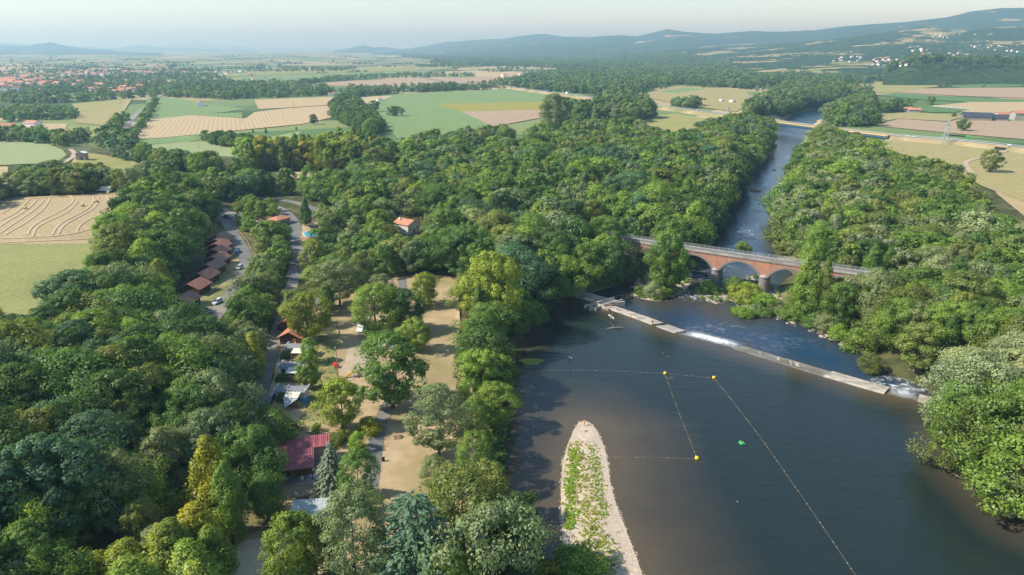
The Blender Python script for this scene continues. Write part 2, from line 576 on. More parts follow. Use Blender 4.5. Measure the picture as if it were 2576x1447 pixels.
# ------------------------------------------------------------------ the lie of the land
POND_Z, STREAM_Z = 0.0, -1.3
CTRL = [(1000, 1100, 4), (1100, 800, 4), (930, 850, 4.5), (850, 1000, 5), (960, 1250, 4), (1150, 1300, 3.5), (1200, 1000, 3), (720, 900, 6.5), (640, 1030, 6.8),
        (740, 1180, 6), (650, 1380, 5.5), (860, 1400, 4.5), (480, 760, 9.5), (560, 620, 9.5), (600, 700, 8.8), (520, 800, 9.5), (760, 600, 6), (700, 500, 8),
        (150, 560, 17), (20, 700, 17), (230, 640, 16.5), (100, 780, 16), (300, 490, 16), (0, 1447, 16), (0, 1000, 18), (200, 1400, 12),
        (300, 1000, 13), (450, 900, 10), (400, 1400, 8.5), (-300, 900, 20), (-300, 1500, 20), (1400, 600, 5), (1200, 500, 6), (1000, 420, 7), (1600, 450, 5),
        (1700, 400, 5), (2200, 700, 4), (2400, 800, 5), (2576, 1000, 6), (2500, 500, 6), (2400, 400, 6), (2200, 550, 4), (2700, 1300, 6),
        (0, 400, 15), (100, 400, 15), (300, 300, 9), (700, 300, 7), (1100, 270, 6), (1500, 300, 6), (2400, 330, 6), (100, 230, 6),
        (1000, 200, 6), (2000, 220, 6), (1800, 300, 5), (-200, 300, 10), (2800, 300, 6), (1300, 400, 6), (500, 400, 10), (820, 700, 5.5), (1000, 620, 5.5)]
_cw = np.array([(*at_z(px, py, z), z) for px, py, z in CTRL])

def base_z(x, y):
    x, y = np.asarray(x, float), np.asarray(y, float)
    num = np.zeros_like(x)
    den = np.zeros_like(x)
    for cx, cy, cz in _cw:
        w = 1.0 / ((x - cx) ** 2 + (y - cy) ** 2 + 120.0) ** 1.6
        num += w * cz
        den += w
    z = num / den
    f = np.clip((y - 700) / 500, 0, 1)
    return z * (1 - f) + 6.0 * f

def poly_px(pts, z=0.0):
    return np.array([at_z(p[0], p[1], z) for p in pts])

def sdist(x, y, poly):
    """signed distance to a polygon, positive inside"""
    x, y = np.asarray(x, float).ravel(), np.asarray(y, float).ravel()
    best = np.full(x.shape, 1e18)
    ins = np.zeros(x.shape, bool)
    n = len(poly)
    for i in range(n):
        ax, ay = poly[i]
        bx, by = poly[(i + 1) % n]
        ex, ey = bx - ax, by - ay
        t = np.clip(((x - ax) * ex + (y - ay) * ey) / (ex * ex + ey * ey + 1e-12), 0, 1)
        best = np.minimum(best, (x - ax - t * ex) ** 2 + (y - ay - t * ey) ** 2)
        c = (ay > y) != (by > y)
        xin = ex * (y - ay) / (ey if abs(ey) > 1e-12 else 1e-12) + ax
        ins ^= c & (x < xin)
    d = np.sqrt(best)
    return np.where(ins, d, -d)

def inside(x, y, poly):
    return sdist(x, y, poly) > 0

POND = poly_px([(1440, 748), (1395, 768), (1352, 806), (1322, 836), (1300, 866), (1272, 915), (1262, 980), (1268, 1050), (1252, 1110), (1262, 1180),
                (1275, 1260), (1300, 1340), (1300, 1450), (1320, 1750), (3300, 1750), (2760, 1400), (2590, 1330), (2490, 1262), (2420, 1195), (2390, 1110), (2372, 1048), (2352, 1018),
                (2225, 990), (2020, 930), (1850, 877), (1700, 838), (1600, 800), (1520, 772)])
STREAM = poly_px([(1440, 742), (1520, 772), (1600, 800), (1700, 838), (1850, 877), (2020, 930), (2225, 990), (2352, 1018), (2356, 990),
                  (2290, 958), (2215, 925), (2180, 892), (2120, 860), (2040, 826), (1975, 796), (1948, 780), (1962, 745), (1965, 715), (2000, 690), (1960, 655), (1945, 620),
                  (1945, 590), (1950, 540), (1962, 490), (1985, 430), (2012, 380), (2033, 330), (2060, 304), (2100, 288), (2170, 272), (2165, 262), (2080, 270),
                  (1990, 287), (1955, 315), (1944, 345), (1940, 385), (1905, 420), (1865, 470), (1838, 520), (1812, 570), (1790, 615), (1760, 650), (1735, 690),
                  (1715, 700), (1700, 680), (1640, 690), (1590, 705), (1545, 720), (1500, 732)], STREAM_Z)
ISLE = poly_px([(1470, 1058), (1490, 1068), (1505, 1090), (1522, 1130), (1530, 1170), (1536, 1220), (1550, 1270), (1566, 1310), (1585, 1360), (1602, 1405), (1616, 1447), (1660, 1600),
                (1400, 1650), (1418, 1447), (1416, 1370), (1412, 1300), (1411, 1230), (1416, 1165), (1428, 1120), (1442, 1085), (1455, 1064)])
SPIT = poly_px([(1590, 745), (1612, 752), (1650, 758), (1690, 747), (1720, 735), (1735, 715), (1740, 690), (1720, 672), (1660, 680), (1610, 700), (1585, 722)], STREAM_Z)
BAR = poly_px([(1752, 742), (1748, 725), (1770, 712), (1810, 716), (1850, 725), (1880, 700), (1900, 690), (1940, 720), (1965, 745), (1965, 790), (1930, 795),
               (1890, 795), (1850, 790), (1870, 770), (1840, 757), (1800, 765), (1770, 755)], STREAM_Z)

def grow(a, b, step, k):
    v = [a]
    while v[-1] < b:
        v.append(v[-1] + step)
        step *= k
    return v
_xp = [i * 2.2 for i in range(-85, 110)]
XS = np.array([-v for v in reversed(grow(-_xp[0] + 2.4, 32000, 2.6, 1.07))] + _xp + grow(_xp[-1] + 2.4, 32000, 2.6, 1.045))
YS = np.array([-400, -100, 0, 40, 60] + [70 + i * 2.2 for i in range(0, 180)] + grow(70 + 180 * 2.2, 46000, 2.4, 1.022))
GX, GY = np.meshgrid(XS, YS)

def terrain(x, y):
    shp = np.shape(x)
    x, y = np.ravel(x), np.ravel(y)
    z = base_z(x, y)
    near = (y < 1700) & (np.abs(x) < 900)
    xn, yn, zn = x[near], y[near], z[near]
    dp = sdist(xn, yn, POND)
    ds = sdist(xn, yn, STREAM)
    di = sdist(xn, yn, ISLE)
    d2 = np.maximum(sdist(xn, yn, SPIT), sdist(xn, yn, BAR))
    # banks rise from the waterline
    bank_p = 0.15 + np.maximum(-dp, 0) * 0.45
    bank_s = STREAM_Z + 0.2 + np.maximum(-ds, 0) * 0.42
    zn = np.minimum(zn, np.where(dp > -20, bank_p, zn))
    zn = np.minimum(zn, np.where(ds > -30, bank_s, zn))
    zn = np.where(dp > 0, -np.minimum(0.16 * dp + 0.05, 3.0), zn)
    inpond = dp > 0
    wob = 0.10 * np.sin(xn * 0.9 + 1.3 * np.sin(yn * 0.31)) * np.sin(yn * 0.43)
    zi = np.where(di > 0, np.minimum(0.11 * di, 0.5 + 0.15 * np.sin(xn * 0.4) * np.cos(yn * 0.23)) + wob * np.clip(di / 3, 0, 1), 0.075 * di)
    zn = np.where(inpond, np.maximum(zn, zi), zn)
    ins = (ds > 0) & ~inpond
    zs = STREAM_Z - np.minimum(0.12 * ds + 0.05, 1.8)
    rub = STREAM_Z + np.where(d2 > 0, np.minimum(0.12 * d2, 0.16) - 0.10 + 2.6 * wob, 0.06 * d2)
    zn = np.where(ins, np.maximum(zs, rub), zn)
    z[near] = zn
    return z.reshape(shp)

GZ = terrain(GX, GY)

def gh(x, y):
    """height of the ground sheet"""
    x, y = np.asarray(x, float), np.asarray(y, float)
    i = np.clip(np.searchsorted(XS, x) - 1, 0, len(XS) - 2)
    j = np.clip(np.searchsorted(YS, y) - 1, 0, len(YS) - 2)
    u = np.clip((x - XS[i]) / (XS[i + 1] - XS[i]), 0, 1)
    v = np.clip((y - YS[j]) / (YS[j + 1] - YS[j]), 0, 1)
    return (GZ[j, i] * (1 - u) + GZ[j, i + 1] * u) * (1 - v) + (GZ[j + 1, i] * (1 - u) + GZ[j + 1, i + 1] * u) * v

def hit(px, py, dz=0.0):
    """the place on the ground (or dz above it) that a surveyed point shows"""
    z = 5.0
    for _ in range(14):
        x, y = at_z(px, py, z + dz)
        z = 0.5 * z + 0.5 * float(gh(x, y))
    x, y = at_z(px, py, z + dz)
    return x, y, float(gh(x, y))

def P3(p):
    return hit(p[0], p[1], p[2] if len(p) > 2 else 0.0)

def world_poly(pts):
    return np.array([P3(p)[:2] for p in pts])

# the ground: one sheet to the horizon
_nx, _ny = len(XS), len(YS)
_idx = np.arange(_nx * _ny).reshape(_ny, _nx)
_gf = np.stack([_idx[:-1, :-1], _idx[:-1, 1:], _idx[1:, 1:], _idx[1:, :-1]], -1).reshape(-1, 4)
_gm = quick_mesh('ground', np.stack([GX.ravel(), GY.ravel(), GZ.ravel()], -1), _gf)
_gm.polygons.foreach_set('use_smooth', [True] * len(_gm.polygons))
tag(link_mesh('ground', _gm, 'ground'), kind='structure')

def drape(name, poly, mat, lift=0.07, cell=None, kind='structure', zfun=None):
    """a sheet following the ground inside a polygon (world coordinates)"""
    poly = np.asarray(poly, float)
    x0, y0 = poly.min(0)
    x1, y1 = poly.max(0)
    gx = XS[(XS > x0) & (XS < x1)]
    gy = YS[(YS > y0) & (YS < y1)]
    pts = [Vector(p) for p in poly]
    n = len(pts)
    if len(gx) and len(gy):
        mx, my = np.meshgrid(gx, gy)
        d = sdist(mx, my, poly)
        k = d > 0.25
        pts += [Vector((a, b)) for a, b in zip(mx.ravel()[k], my.ravel()[k])]
    v, e, f, *_ = delaunay_2d_cdt(pts, [(i, (i + 1) % n) for i in range(n)], [], 1, 1e-4)
    v = np.array([(p.x, p.y) for p in v])
    z = gh(v[:, 0], v[:, 1]) + lift if zfun is None else zfun(v[:, 0], v[:, 1])
    me = quick_mesh(name, np.column_stack([v, z]), np.array(f))
    o = link_mesh(name, me, mat)
    if me.polygons and me.polygons[0].normal.z < 0:
        me.flip_normals()
    if kind:
        tag(o, kind=kind)
    return o

def densify(pts, step):
    out = []
    for a, b in zip(pts[:-1], pts[1:]):
        a, b = np.array(a, float), np.array(b, float)
        n = max(1, int(np.linalg.norm(b[:2] - a[:2]) / step))
        out += [a + (b - a) * k / n for k in range(n)]
    out.append(np.array(pts[-1], float))
    return np.array(out)

def smooth_line(pts, step=3.0, it=6):
    p = densify(pts, step)
    for _ in range(it):
        p[1:-1] = 0.25 * p[:-2] + 0.5 * p[1:-1] + 0.25 * p[2:]
    return p

def strip_poly(line, w0, w1=None):
    """outline of a band from w0 left to w1 right of a line"""
    w1 = w0 if w1 is None else w1
    l = np.asarray(line)[:, :2]
    d = np.gradient(l, axis=0)
    d /= np.linalg.norm(d, axis=1)[:, None] + 1e-9
    nrm = np.column_stack([-d[:, 1], d[:, 0]])
    return np.vstack([l + nrm * w0, (l - nrm * w1)[::-1]])

def ribbon(name, line, width, mat, lift=0.1, kind='structure', off=0.0, parent=None):
    """a road-like band of constant width draped on the ground, cross-sections along the line"""
    l = np.asarray(line)[:, :2]
    d = np.gradient(l, axis=0)
    d /= np.linalg.norm(d, axis=1)[:, None] + 1e-9
    nrm = np.column_stack([-d[:, 1], d[:, 0]])
    ks = np.linspace(-0.5, 0.5, 4)
    rows = [l + nrm * (off + width * k) for k in ks]
    v = np.vstack(rows)
    z = gh(v[:, 0], v[:, 1]) + lift
    n = len(l)
    f = [(r * n + i, r * n + i + 1, (r + 1) * n + i + 1, (r + 1) * n + i) for r in range(3) for i in range(n - 1)]
    me = quick_mesh(name, np.column_stack([v, z]), np.array(f))
    if me.polygons[0].normal.z < 0:
        me.flip_normals()
    o = link_mesh(name, me, mat, parent)
    if kind:
        tag(o, kind=kind)
    return o

# water: two levels, parted by the weir; the depth of the bed goes with the sheet
# the pond's sheet must not run past the weir: the weir line closes both polygons
WEIR = smooth_line([at_z(*p, 0) for p in [(1440, 745), (1520, 772), (1600, 800), (1700, 838), (1850, 877), (2020, 930), (2225, 990), (2352, 1018)]], 2.0, 4)

def water_exact(name, poly, z, mat, cell):
    x0, y0 = poly.min(0)
    x1, y1 = poly.max(0)
    mx, my = np.meshgrid(np.arange(x0, x1, cell), np.arange(y0, y1, cell))
    k = sdist(mx, my, poly) > cell * 0.3
    pts = [Vector(p) for p in poly] + [Vector((a, b)) for a, b in zip(mx.ravel()[k], my.ravel()[k])]
    n = len(poly)
    v, e, f, *_ = delaunay_2d_cdt(pts, [(i, (i + 1) % n) for i in range(n)], [], 1, 1e-4)
    v = np.array([(p.x, p.y) for p in v])
    me = quick_mesh(name, np.column_stack([v, np.full(len(v), z)]), np.array(f))
    if me.polygons[0].normal.z < 0:
        me.flip_normals()
    dep = np.clip((z - gh(v[:, 0], v[:, 1])) / 2.2, 0, 1)
    at = me.attributes.new('depth', 'FLOAT', 'POINT')
    at.data.foreach_set('value', dep.astype(np.float32))
    return tag(link_mesh(name, me, mat), kind='structure')

def widen(poly, keep, d):
    """push the shore (not the weir) outwards so that the water meets the rising bank"""
    c = np.asarray(poly)
    pr, nx = np.roll(c, 1, 0), np.roll(c, -1, 0)
    t = nx - pr
    t /= np.linalg.norm(t, axis=1)[:, None] + 1e-9
    a = 0.5 * np.sum(c[:, 0] * nx[:, 1] - nx[:, 0] * c[:, 1])
    nrm = np.column_stack([t[:, 1], -t[:, 0]]) * (1 if a > 0 else -1)
    return c + nrm * d * (~keep)[:, None]
_keep_p = np.zeros(len(POND), bool)
_keep_p[-7:] = True
_keep_p[0] = True
_keep_s = np.zeros(len(STREAM), bool)
_keep_s[:9] = True
water_exact('pond', widen(POND, _keep_p, 3.0), POND_Z, 'pond', 3.0)
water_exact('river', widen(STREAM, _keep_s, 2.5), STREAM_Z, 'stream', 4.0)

# ------------------------------------------------------------------ hills on the skyline
def vnoise(x, y, seed=0):
    """smooth value noise"""
    xi, yi = np.floor(x).astype(int), np.floor(y).astype(int)
    u, v = x - xi, y - yi
    u, v = u * u * (3 - 2 * u), v * v * (3 - 2 * v)
    def hsh(a, b):
        h = (a * 374761393 + b * 668265263 + seed * 974711) & 0xffffffff
        h = ((h ^ (h >> 13)) * 1274126177) & 0xffffffff
        return ((h ^ (h >> 16)) & 0xffff) / 65535.0
    return (hsh(xi, yi) * (1 - u) + hsh(xi + 1, yi) * u) * (1 - v) + (hsh(xi, yi + 1) * (1 - u) + hsh(xi + 1, yi + 1) * u) * v

def fbm(x, y, o=4, seed=0):
    s, a, t = 0, 0.5, 0
    for k in range(o):
        s = s + a * vnoise(x * 2 ** k, y * 2 ** k, seed + k)
        t += a
        a *= 0.5
    return s / t

HILLS = []
class Hill:
    """a range of hills: crest line (surveyed direction, skyline height, distance), foot nearer the viewer"""
    def __init__(self, name, crest, foot, mat, rough, seed, pw=1.3):
        px = np.array([c[0] for c in crest], float)
        pts = np.array([at_y(c[0], c[1], c[2]) for c in crest])
        self.t = pts[:, 0] / pts[:, 1]              # direction
        self.D, self.Z = pts[:, 1], np.maximum(pts[:, 2] - 6, 0)
        self.foot, self.rough, self.seed, self.pw = foot, rough, seed, pw
        n = 420
        tt = np.linspace(self.t[0], self.t[-1], n)
        ss = np.concatenate([np.linspace(0, 1, 90), np.linspace(1.03, 1.7, 18)])
        T, Sg = np.meshgrid(tt, ss)
        D = np.interp(T, self.t, self.D)
        Y = D * (foot + (1 - foot) * Sg)
        X = T * Y
        Z = self.height(X, Y)
        idx = np.arange(T.size).reshape(T.shape)
        f = np.stack([idx[:-1, :-1], idx[:-1, 1:], idx[1:, 1:], idx[1:, :-1]], -1).reshape(-1, 4)
        me = quick_mesh(name, np.stack([X.ravel(), Y.ravel(), Z.ravel()], -1), f)
        me.polygons.foreach_set('use_smooth', [True] * len(me.polygons))
        tag(link_mesh(name, me, mat), kind='structure')
        HILLS.append(self)

    def height(self, X, Y):
        t = X / np.maximum(Y, 1)
        D = np.interp(t, self.t, self.D)
        zc = np.interp(t, self.t, self.Z)
        s = (Y / D - self.foot) / (1 - self.foot)
        prof = np.where(s < 1, np.clip(s, 0, 1) ** self.pw, np.clip(1 - (s - 1) / 0.7, 0, 1) ** 0.8)
        k = 1 / (D.mean() * 0.06)
        n = fbm(X * k, Y * k, 5, self.seed) - 0.5
        spur = 1 - np.abs(2 * fbm(X * k * 0.55 + 7, Y * k * 0.35 + 3, 3, self.seed + 9) - 1)
        mid = np.clip(np.sin(np.clip(s, 0, 1) * math.pi), 0, 1)
        z = zc * prof * (1 - 0.28 * mid * (1 - spur)) + zc * self.rough * n * (0.25 + mid)
        off = (t < self.t[0]) | (t > self.t[-1]) | (s < 0)
        return np.where(off, -50.0, z * np.clip(s * 8, 0, 1) + 5.5 - 2 * np.clip(1 - s * 30, 0, 1))

Hill('hills', [(930, 134, 17000), (960, 128, 16000), (1030, 122, 15000), (1120, 106, 14000), (1200, 100, 13000), (1260, 98, 12500), (1330, 88, 12000), (1370, 85, 12000),
               (1420, 93, 11000), (1500, 92, 10500), (1560, 88, 10000), (1600, 92, 10000), (1680, 73, 10000), (1720, 80, 9500), (1800, 85, 9000), (1890, 78, 9000),
               (1960, 80, 8500), (2050, 76, 8500), (2120, 66, 8000), (2200, 60, 8000), (2270, 56, 7800), (2380, 44, 7500), (2450, 28, 7500), (2520, 20, 7500),
               (2576, 20, 7500), (2760, 12, 7500), (3000, 20, 7500)], 0.55, 'hill', 0.10, 3)
Hill('hills', [(1560, 136, 6300), (1700, 124, 6000), (1850, 118, 5600), (1950, 112, 5300), (2084, 100, 5000), (2200, 86, 4900), (2286, 72, 4800), (2330, 68, 4800),
               (2420, 78, 4700), (2500, 70, 4600), (2576, 66, 4600), (2760, 62, 4600), (3000, 70, 4600)], 0.47, 'foothill', 0.12, 21, 1.5)
Hill('hills', [(-400, 112, 12000), (-60, 112, 12000), (0, 113, 12000), (60, 116, 12000), (100, 110, 12000), (128, 106, 12000), (155, 113, 12000), (200, 121, 12000),
               (260, 125, 12000), (340, 131, 12000), (420, 137, 12000)], 0.75, 'hill', 0.06, 40)
Hill('hills', [(-400, 104, 21000), (0, 106, 21000), (90, 111, 21000), (200, 117, 21000), (290, 121, 21000), (350, 112, 21000), (400, 119, 21000), (470, 121, 21000), (560, 124, 21000), (640, 126, 21000)],
     0.8, 'hill', 0.04, 60)
Hill('hills', [(300, 122, 33000), (420, 114, 33000), (470, 107, 33000), (490, 104, 33000), (515, 110, 33000), (600, 116, 33000), (720, 119, 33000), (900, 122, 33000)], 0.85, 'hill', 0.03, 80)
Hill('hills', [(840, 128, 14000), (870, 123, 14000), (900, 115, 14000), (915, 114, 14000), (940, 120, 14000), (965, 118, 14000), (990, 121, 14000), (1030, 128, 14000)], 0.88, 'hill', 0.06, 90)
Hill('hills', [(2225, 178, 2050), (2250, 166, 2050), (2285, 148, 2050), (2314, 138, 2050), (2350, 144, 2050), (2400, 152, 2050), (2480, 152, 2100), (2600, 150, 2100), (2800, 150, 2100)],
     0.86, 'knoll', 0.08, 99)

def zh(x, y):
    """ground or hillside, whichever is higher"""
    z = gh(x, y)
    for h in HILLS[:3] + HILLS[6:]:
        z = np.maximum(z, h.height(np.asarray(x, float), np.asarray(y, float)))
    return z

def hit_hill(px, py):
    """first hillside or ground point along a line of sight"""
    dx, dy, dz = ray(px, py)
    Y = np.arange(900.0, 14000.0, 15.0)
    t = Y / dy
    X, Z = t * dx, CAM_H + t * dz
    g = zh(X, Y)
    k = np.argmax(Z < g)
    return float(X[k]), float(Y[k]), float(g[k])

# ------------------------------------------------------------------ fields
FIELD_MATS = {
    'stubble': striped('stubble', (0.35, 0.27, 0.15), (0.51, 0.42, 0.265), -0.36, 4.8, (0.43, 0.31, 0.175), 4.0, 0.62),
    'stubble_curved': striped('baled_stubble', (0.365, 0.27, 0.15), (0.42, 0.32, 0.19), -0.75, 3.0, (0.32, 0.26, 0.135), 3.0, 0.5),
    'tan': striped('ploughed', (0.335, 0.25, 0.165), (0.42, 0.32, 0.22), 0.3, 5.0, (0.30, 0.22, 0.14), 0.5, 0.5),
    'straw': striped('straw_field', (0.40, 0.295, 0.165), (0.50, 0.385, 0.23), 0.5, 6.0, (0.34, 0.275, 0.14), 1.0, 0.6),
    'green': striped('green_crop', (0.135, 0.205, 0.075), (0.175, 0.25, 0.10), 0.2, 4.0, (0.20, 0.26, 0.105), 0.6, 0.5),
    'corn': striped('pale_maize', (0.22, 0.265, 0.12), (0.30, 0.335, 0.17), 0.1, 2.2, (0.26, 0.28, 0.13), 1.5, 0.6),
    'deepgreen': striped('dark_crop', (0.085, 0.165, 0.06), (0.115, 0.20, 0.075), 0.2, 4.0, (0.10, 0.175, 0.06), 0.6, 0.5),
    'meadow': striped('meadow', (0.21, 0.23, 0.07), (0.28, 0.275, 0.10), 0.9, 3.0, (0.33, 0.27, 0.11), 2.0, 0.5),
    'yellowgreen': striped('mustard_field', (0.26, 0.235, 0.055), (0.33, 0.29, 0.08), 0.2, 3.0, (0.22, 0.21, 0.05), 1.0, 0.5),
    'drymeadow': striped('dry_meadow', (0.30, 0.25, 0.115), (0.39, 0.315, 0.165), 0.2, 5.0, (0.25, 0.235, 0.085), 3.0, 0.5),
    'grazed': striped('field_grass', (0.215, 0.225, 0.08), (0.25, 0.25, 0.095), 0.6, 6.0, (0.25, 0.245, 0.09), 1.0, 0.35),
}
FIELDS = [
    ('stubble_field', 'stubble_curved', [(-60, 497), (60, 494), (180, 490), (290, 485), (335, 487), (290, 520), (275, 560), (270, 613), (120, 614), (-60, 616)]),
    ('grass_field', 'grazed', [(-60, 616), (120, 614), (270, 613), (262, 700), (200, 790), (60, 860), (-60, 900)]),
    ('stubble_field', 'stubble', [(338, 306), (480, 291), (618, 299), (640, 283), (726, 273), (830, 266), (836, 296), (762, 313), (600, 329), (420, 347), (332, 352)]),
    ('crop_strip', 'green', [(349, 344), (420, 347), (560, 333), (520, 350), (470, 358), (345, 366)]),
    ('crop_strip', 'corn', [(350, 367), (470, 358), (650, 352), (760, 330), (700, 380), (640, 395), (470, 395), (372, 386)]),
    ('crop_strip', 'green', [(335, 307), (350, 296), (500, 287), (610, 284), (610, 298), (480, 291)]),
    ('green_field', 'green', [(372, 249), (420, 247), (470, 252), (560, 268), (622, 275), (560, 284), (480, 289), (345, 304)]),
    ('dry_meadow', 'drymeadow', [(192, 287), (320, 250), (333, 249), (300, 300), (278, 318), (190, 310)]),
    ('meadow', 'meadow', [(180, 262), (322, 249), (290, 268), (200, 285)]),
    ('meadow', 'meadow', [(170, 320), (275, 320), (246, 345), (180, 345)]),
    ('straw_field', 'straw', [(60, 312), (170, 312), (165, 325), (60, 330)]),
    ('maize_field', 'corn', [(-60, 360), (60, 359), (120, 364), (158, 378), (168, 392), (140, 412), (60, 414), (-60, 420)]),
    ('straw_field', 'straw', [(-60, 421), (20, 420), (20, 470), (-60, 480)]),
    ('grassy_bank', 'meadow', [(175, 420), (195, 385), (230, 386), (330, 405), (420, 440), (300, 430)]),
    ('green_field', 'green', [(940, 262), (1000, 237), (1100, 232), (1280, 225), (1350, 231), (1392, 241), (1390, 256), (1095, 263), (1160, 282), (1240, 320), (1110, 345), (1000, 350), (965, 305)]),
    ('mustard_field', 'yellowgreen', [(1095, 263), (1390, 256), (1480, 251), (1560, 262), (1500, 270), (1380, 277), (1160, 282)]),
    ('straw_field', 'tan', [(1160, 282), (1380, 277), (1360, 298), (1240, 320)]),
    ('straw_field', 'straw', [(640, 252), (720, 249), (838, 245), (830, 265), (726, 272), (650, 276)]),
    ('tan_field', 'tan', [(790, 210), (900, 203), (1060, 196), (1200, 196), (1280, 199), (1230, 212), (1100, 215), (960, 219), (830, 216)]),
    ('dark_crop', 'deepgreen', [(960, 222), (1100, 218), (1180, 217), (1150, 224), (1010, 231)]),
    ('green_field', 'green', [(560, 196), (720, 188), (1000, 180), (1090, 178), (1070, 192), (840, 202), (620, 206)]),
    ('pale_field', 'grazed', [(540, 186), (800, 178), (1020, 168), (1200, 166), (1090, 177), (720, 187), (560, 194)]),
    ('tan_field', 'tan', [(1010, 167), (1120, 160), (1260, 160), (1240, 168)]),
    ('straw_field', 'straw', [(1180, 186), (1290, 180), (1330, 190), (1290, 198), (1200, 195)]),
    ('meadow', 'meadow', [(1585, 322), (1640, 292), (1700, 287), (1792, 302), (1772, 330), (1720, 338), (1650, 345)]),
    ('dry_meadow', 'drymeadow', [(1600, 240), (1700, 218), (1880, 226), (1890, 262), (1850, 283), (1700, 262)]),
    ('sports_field', 'green', [(1655, 232), (1720, 222), (1780, 225), (1700, 236)]),
    ('dry_meadow', 'drymeadow', [(2232, 346), (2330, 349), (2420, 362), (2576, 390), (2700, 420), (2700, 540), (2576, 510), (2470, 470), (2400, 430), (2300, 400), (2215, 372)]),
    ('stubble_field', 'stubble_curved', [(2478, 440), (2500, 424), (2576, 402), (2720, 400), (2720, 560), (2576, 545), (2508, 490)]),
    ('ploughed_field', 'tan', [(2205, 318), (2260, 300), (2380, 308), (2420, 300), (2580, 306), (2720, 306), (2720, 362), (2576, 352), (2400, 337)]),
    ('dry_meadow', 'drymeadow', [(2200, 290), (2290, 284), (2400, 290), (2440, 292), (2380, 307), (2260, 300), (2200, 312)]),
    ('straw_field', 'straw', [(2310, 272), (2440, 258), (2600, 252), (2720, 256), (2720, 292), (2576, 290), (2450, 285)]),
    ('football_pitch', 'deepgreen', [(2318, 272), (2330, 268), (2442, 277), (2400, 284), (2340, 284), (2300, 279)]),
    ('green_strip', 'deepgreen', [(2200, 240), (2260, 236), (2420, 246), (2576, 252), (2576, 258), (2430, 258), (2290, 250)]),
    ('ploughed_field', 'tan', [(2262, 234), (2300, 224), (2440, 222), (2720, 220), (2720, 247), (2576, 248), (2420, 243)]),
    ('meadow', 'meadow', [(2190, 235), (2200, 204), (2310, 202), (2400, 205), (2430, 213), (2330, 222), (2250, 235)]),
    ('green_strip', 'deepgreen', [(2330, 211), (2420, 207), (2720, 202), (2720, 212), (2500, 221), (2420, 222)]),
    ('ploughed_field', 'tan', [(2360, 203), (2576, 200), (2720, 198), (2720, 202), (2440, 208)]),
    ('green_field', 'grazed', [(1820, 178), (1900, 165), (2080, 166), (2240, 168), (2330, 178), (2300, 182), (2000, 182)]),
    ('straw_field', 'straw', [(2010, 184), (2180, 182), (2320, 181), (2310, 186), (2100, 189)]),
]
for _i, (nm, mt, pts) in enumerate(FIELDS):
    pl = world_poly(pts)
    far = pl[:, 1].mean()
    drape(nm, pl, FIELD_MATS[mt], (0.10 if far < 500 else (0.25 if far < 900 else 0.5)) + 0.012 * _i)
# pale straw left in sweeping rows on the baled field
M['straw_row'] = mottled('straw_row', (0.41, 0.315, 0.19), (0.51, 0.405, 0.265), 0.8, bstr=0.5)
for c in [[(0, 290), (60, 260), (110, 210)], [(0, 340), (100, 290), (190, 210), (215, 180)], [(0, 380), (130, 300), (240, 220), (270, 180)], [(0, 430), (150, 330), (290, 220), (330, 180)],
          [(40, 440), (200, 350), (320, 250), (360, 190), (365, 170)], [(200, 440), (215, 400), (260, 360), (380, 300), (470, 250), (540, 200), (540, 170), (500, 150)], [(240, 455), (250, 400), (330, 350), (460, 300), (530, 240), (570, 190)],
          [(385, 440), (400, 400), (450, 350), (560, 300), (640, 250), (690, 190), (680, 160)], [(430, 435), (440, 390), (520, 340), (640, 280), (710, 220), (720, 170)], [(0, 465), (200, 470), (400, 455), (560, 440), (680, 400), (740, 360)],
          [(0, 500), (250, 490), (500, 480), (745, 470)], [(560, 430), (570, 380), (640, 330), (750, 290)], [(780, 160), (800, 190), (790, 250)], [(0, 200), (150, 180), (400, 165), (700, 145), (860, 140)]]:
    ln = smooth_line([P3((a * 0.3435, 440.3 + b * 0.3435))[:2] for a, b in c], 2.5, 10)
    ribbon('straw_row', ln, 0.9, 'straw_row', 0.30)
FIELD_POLYS = [world_poly(p) for _, _, p in FIELDS]
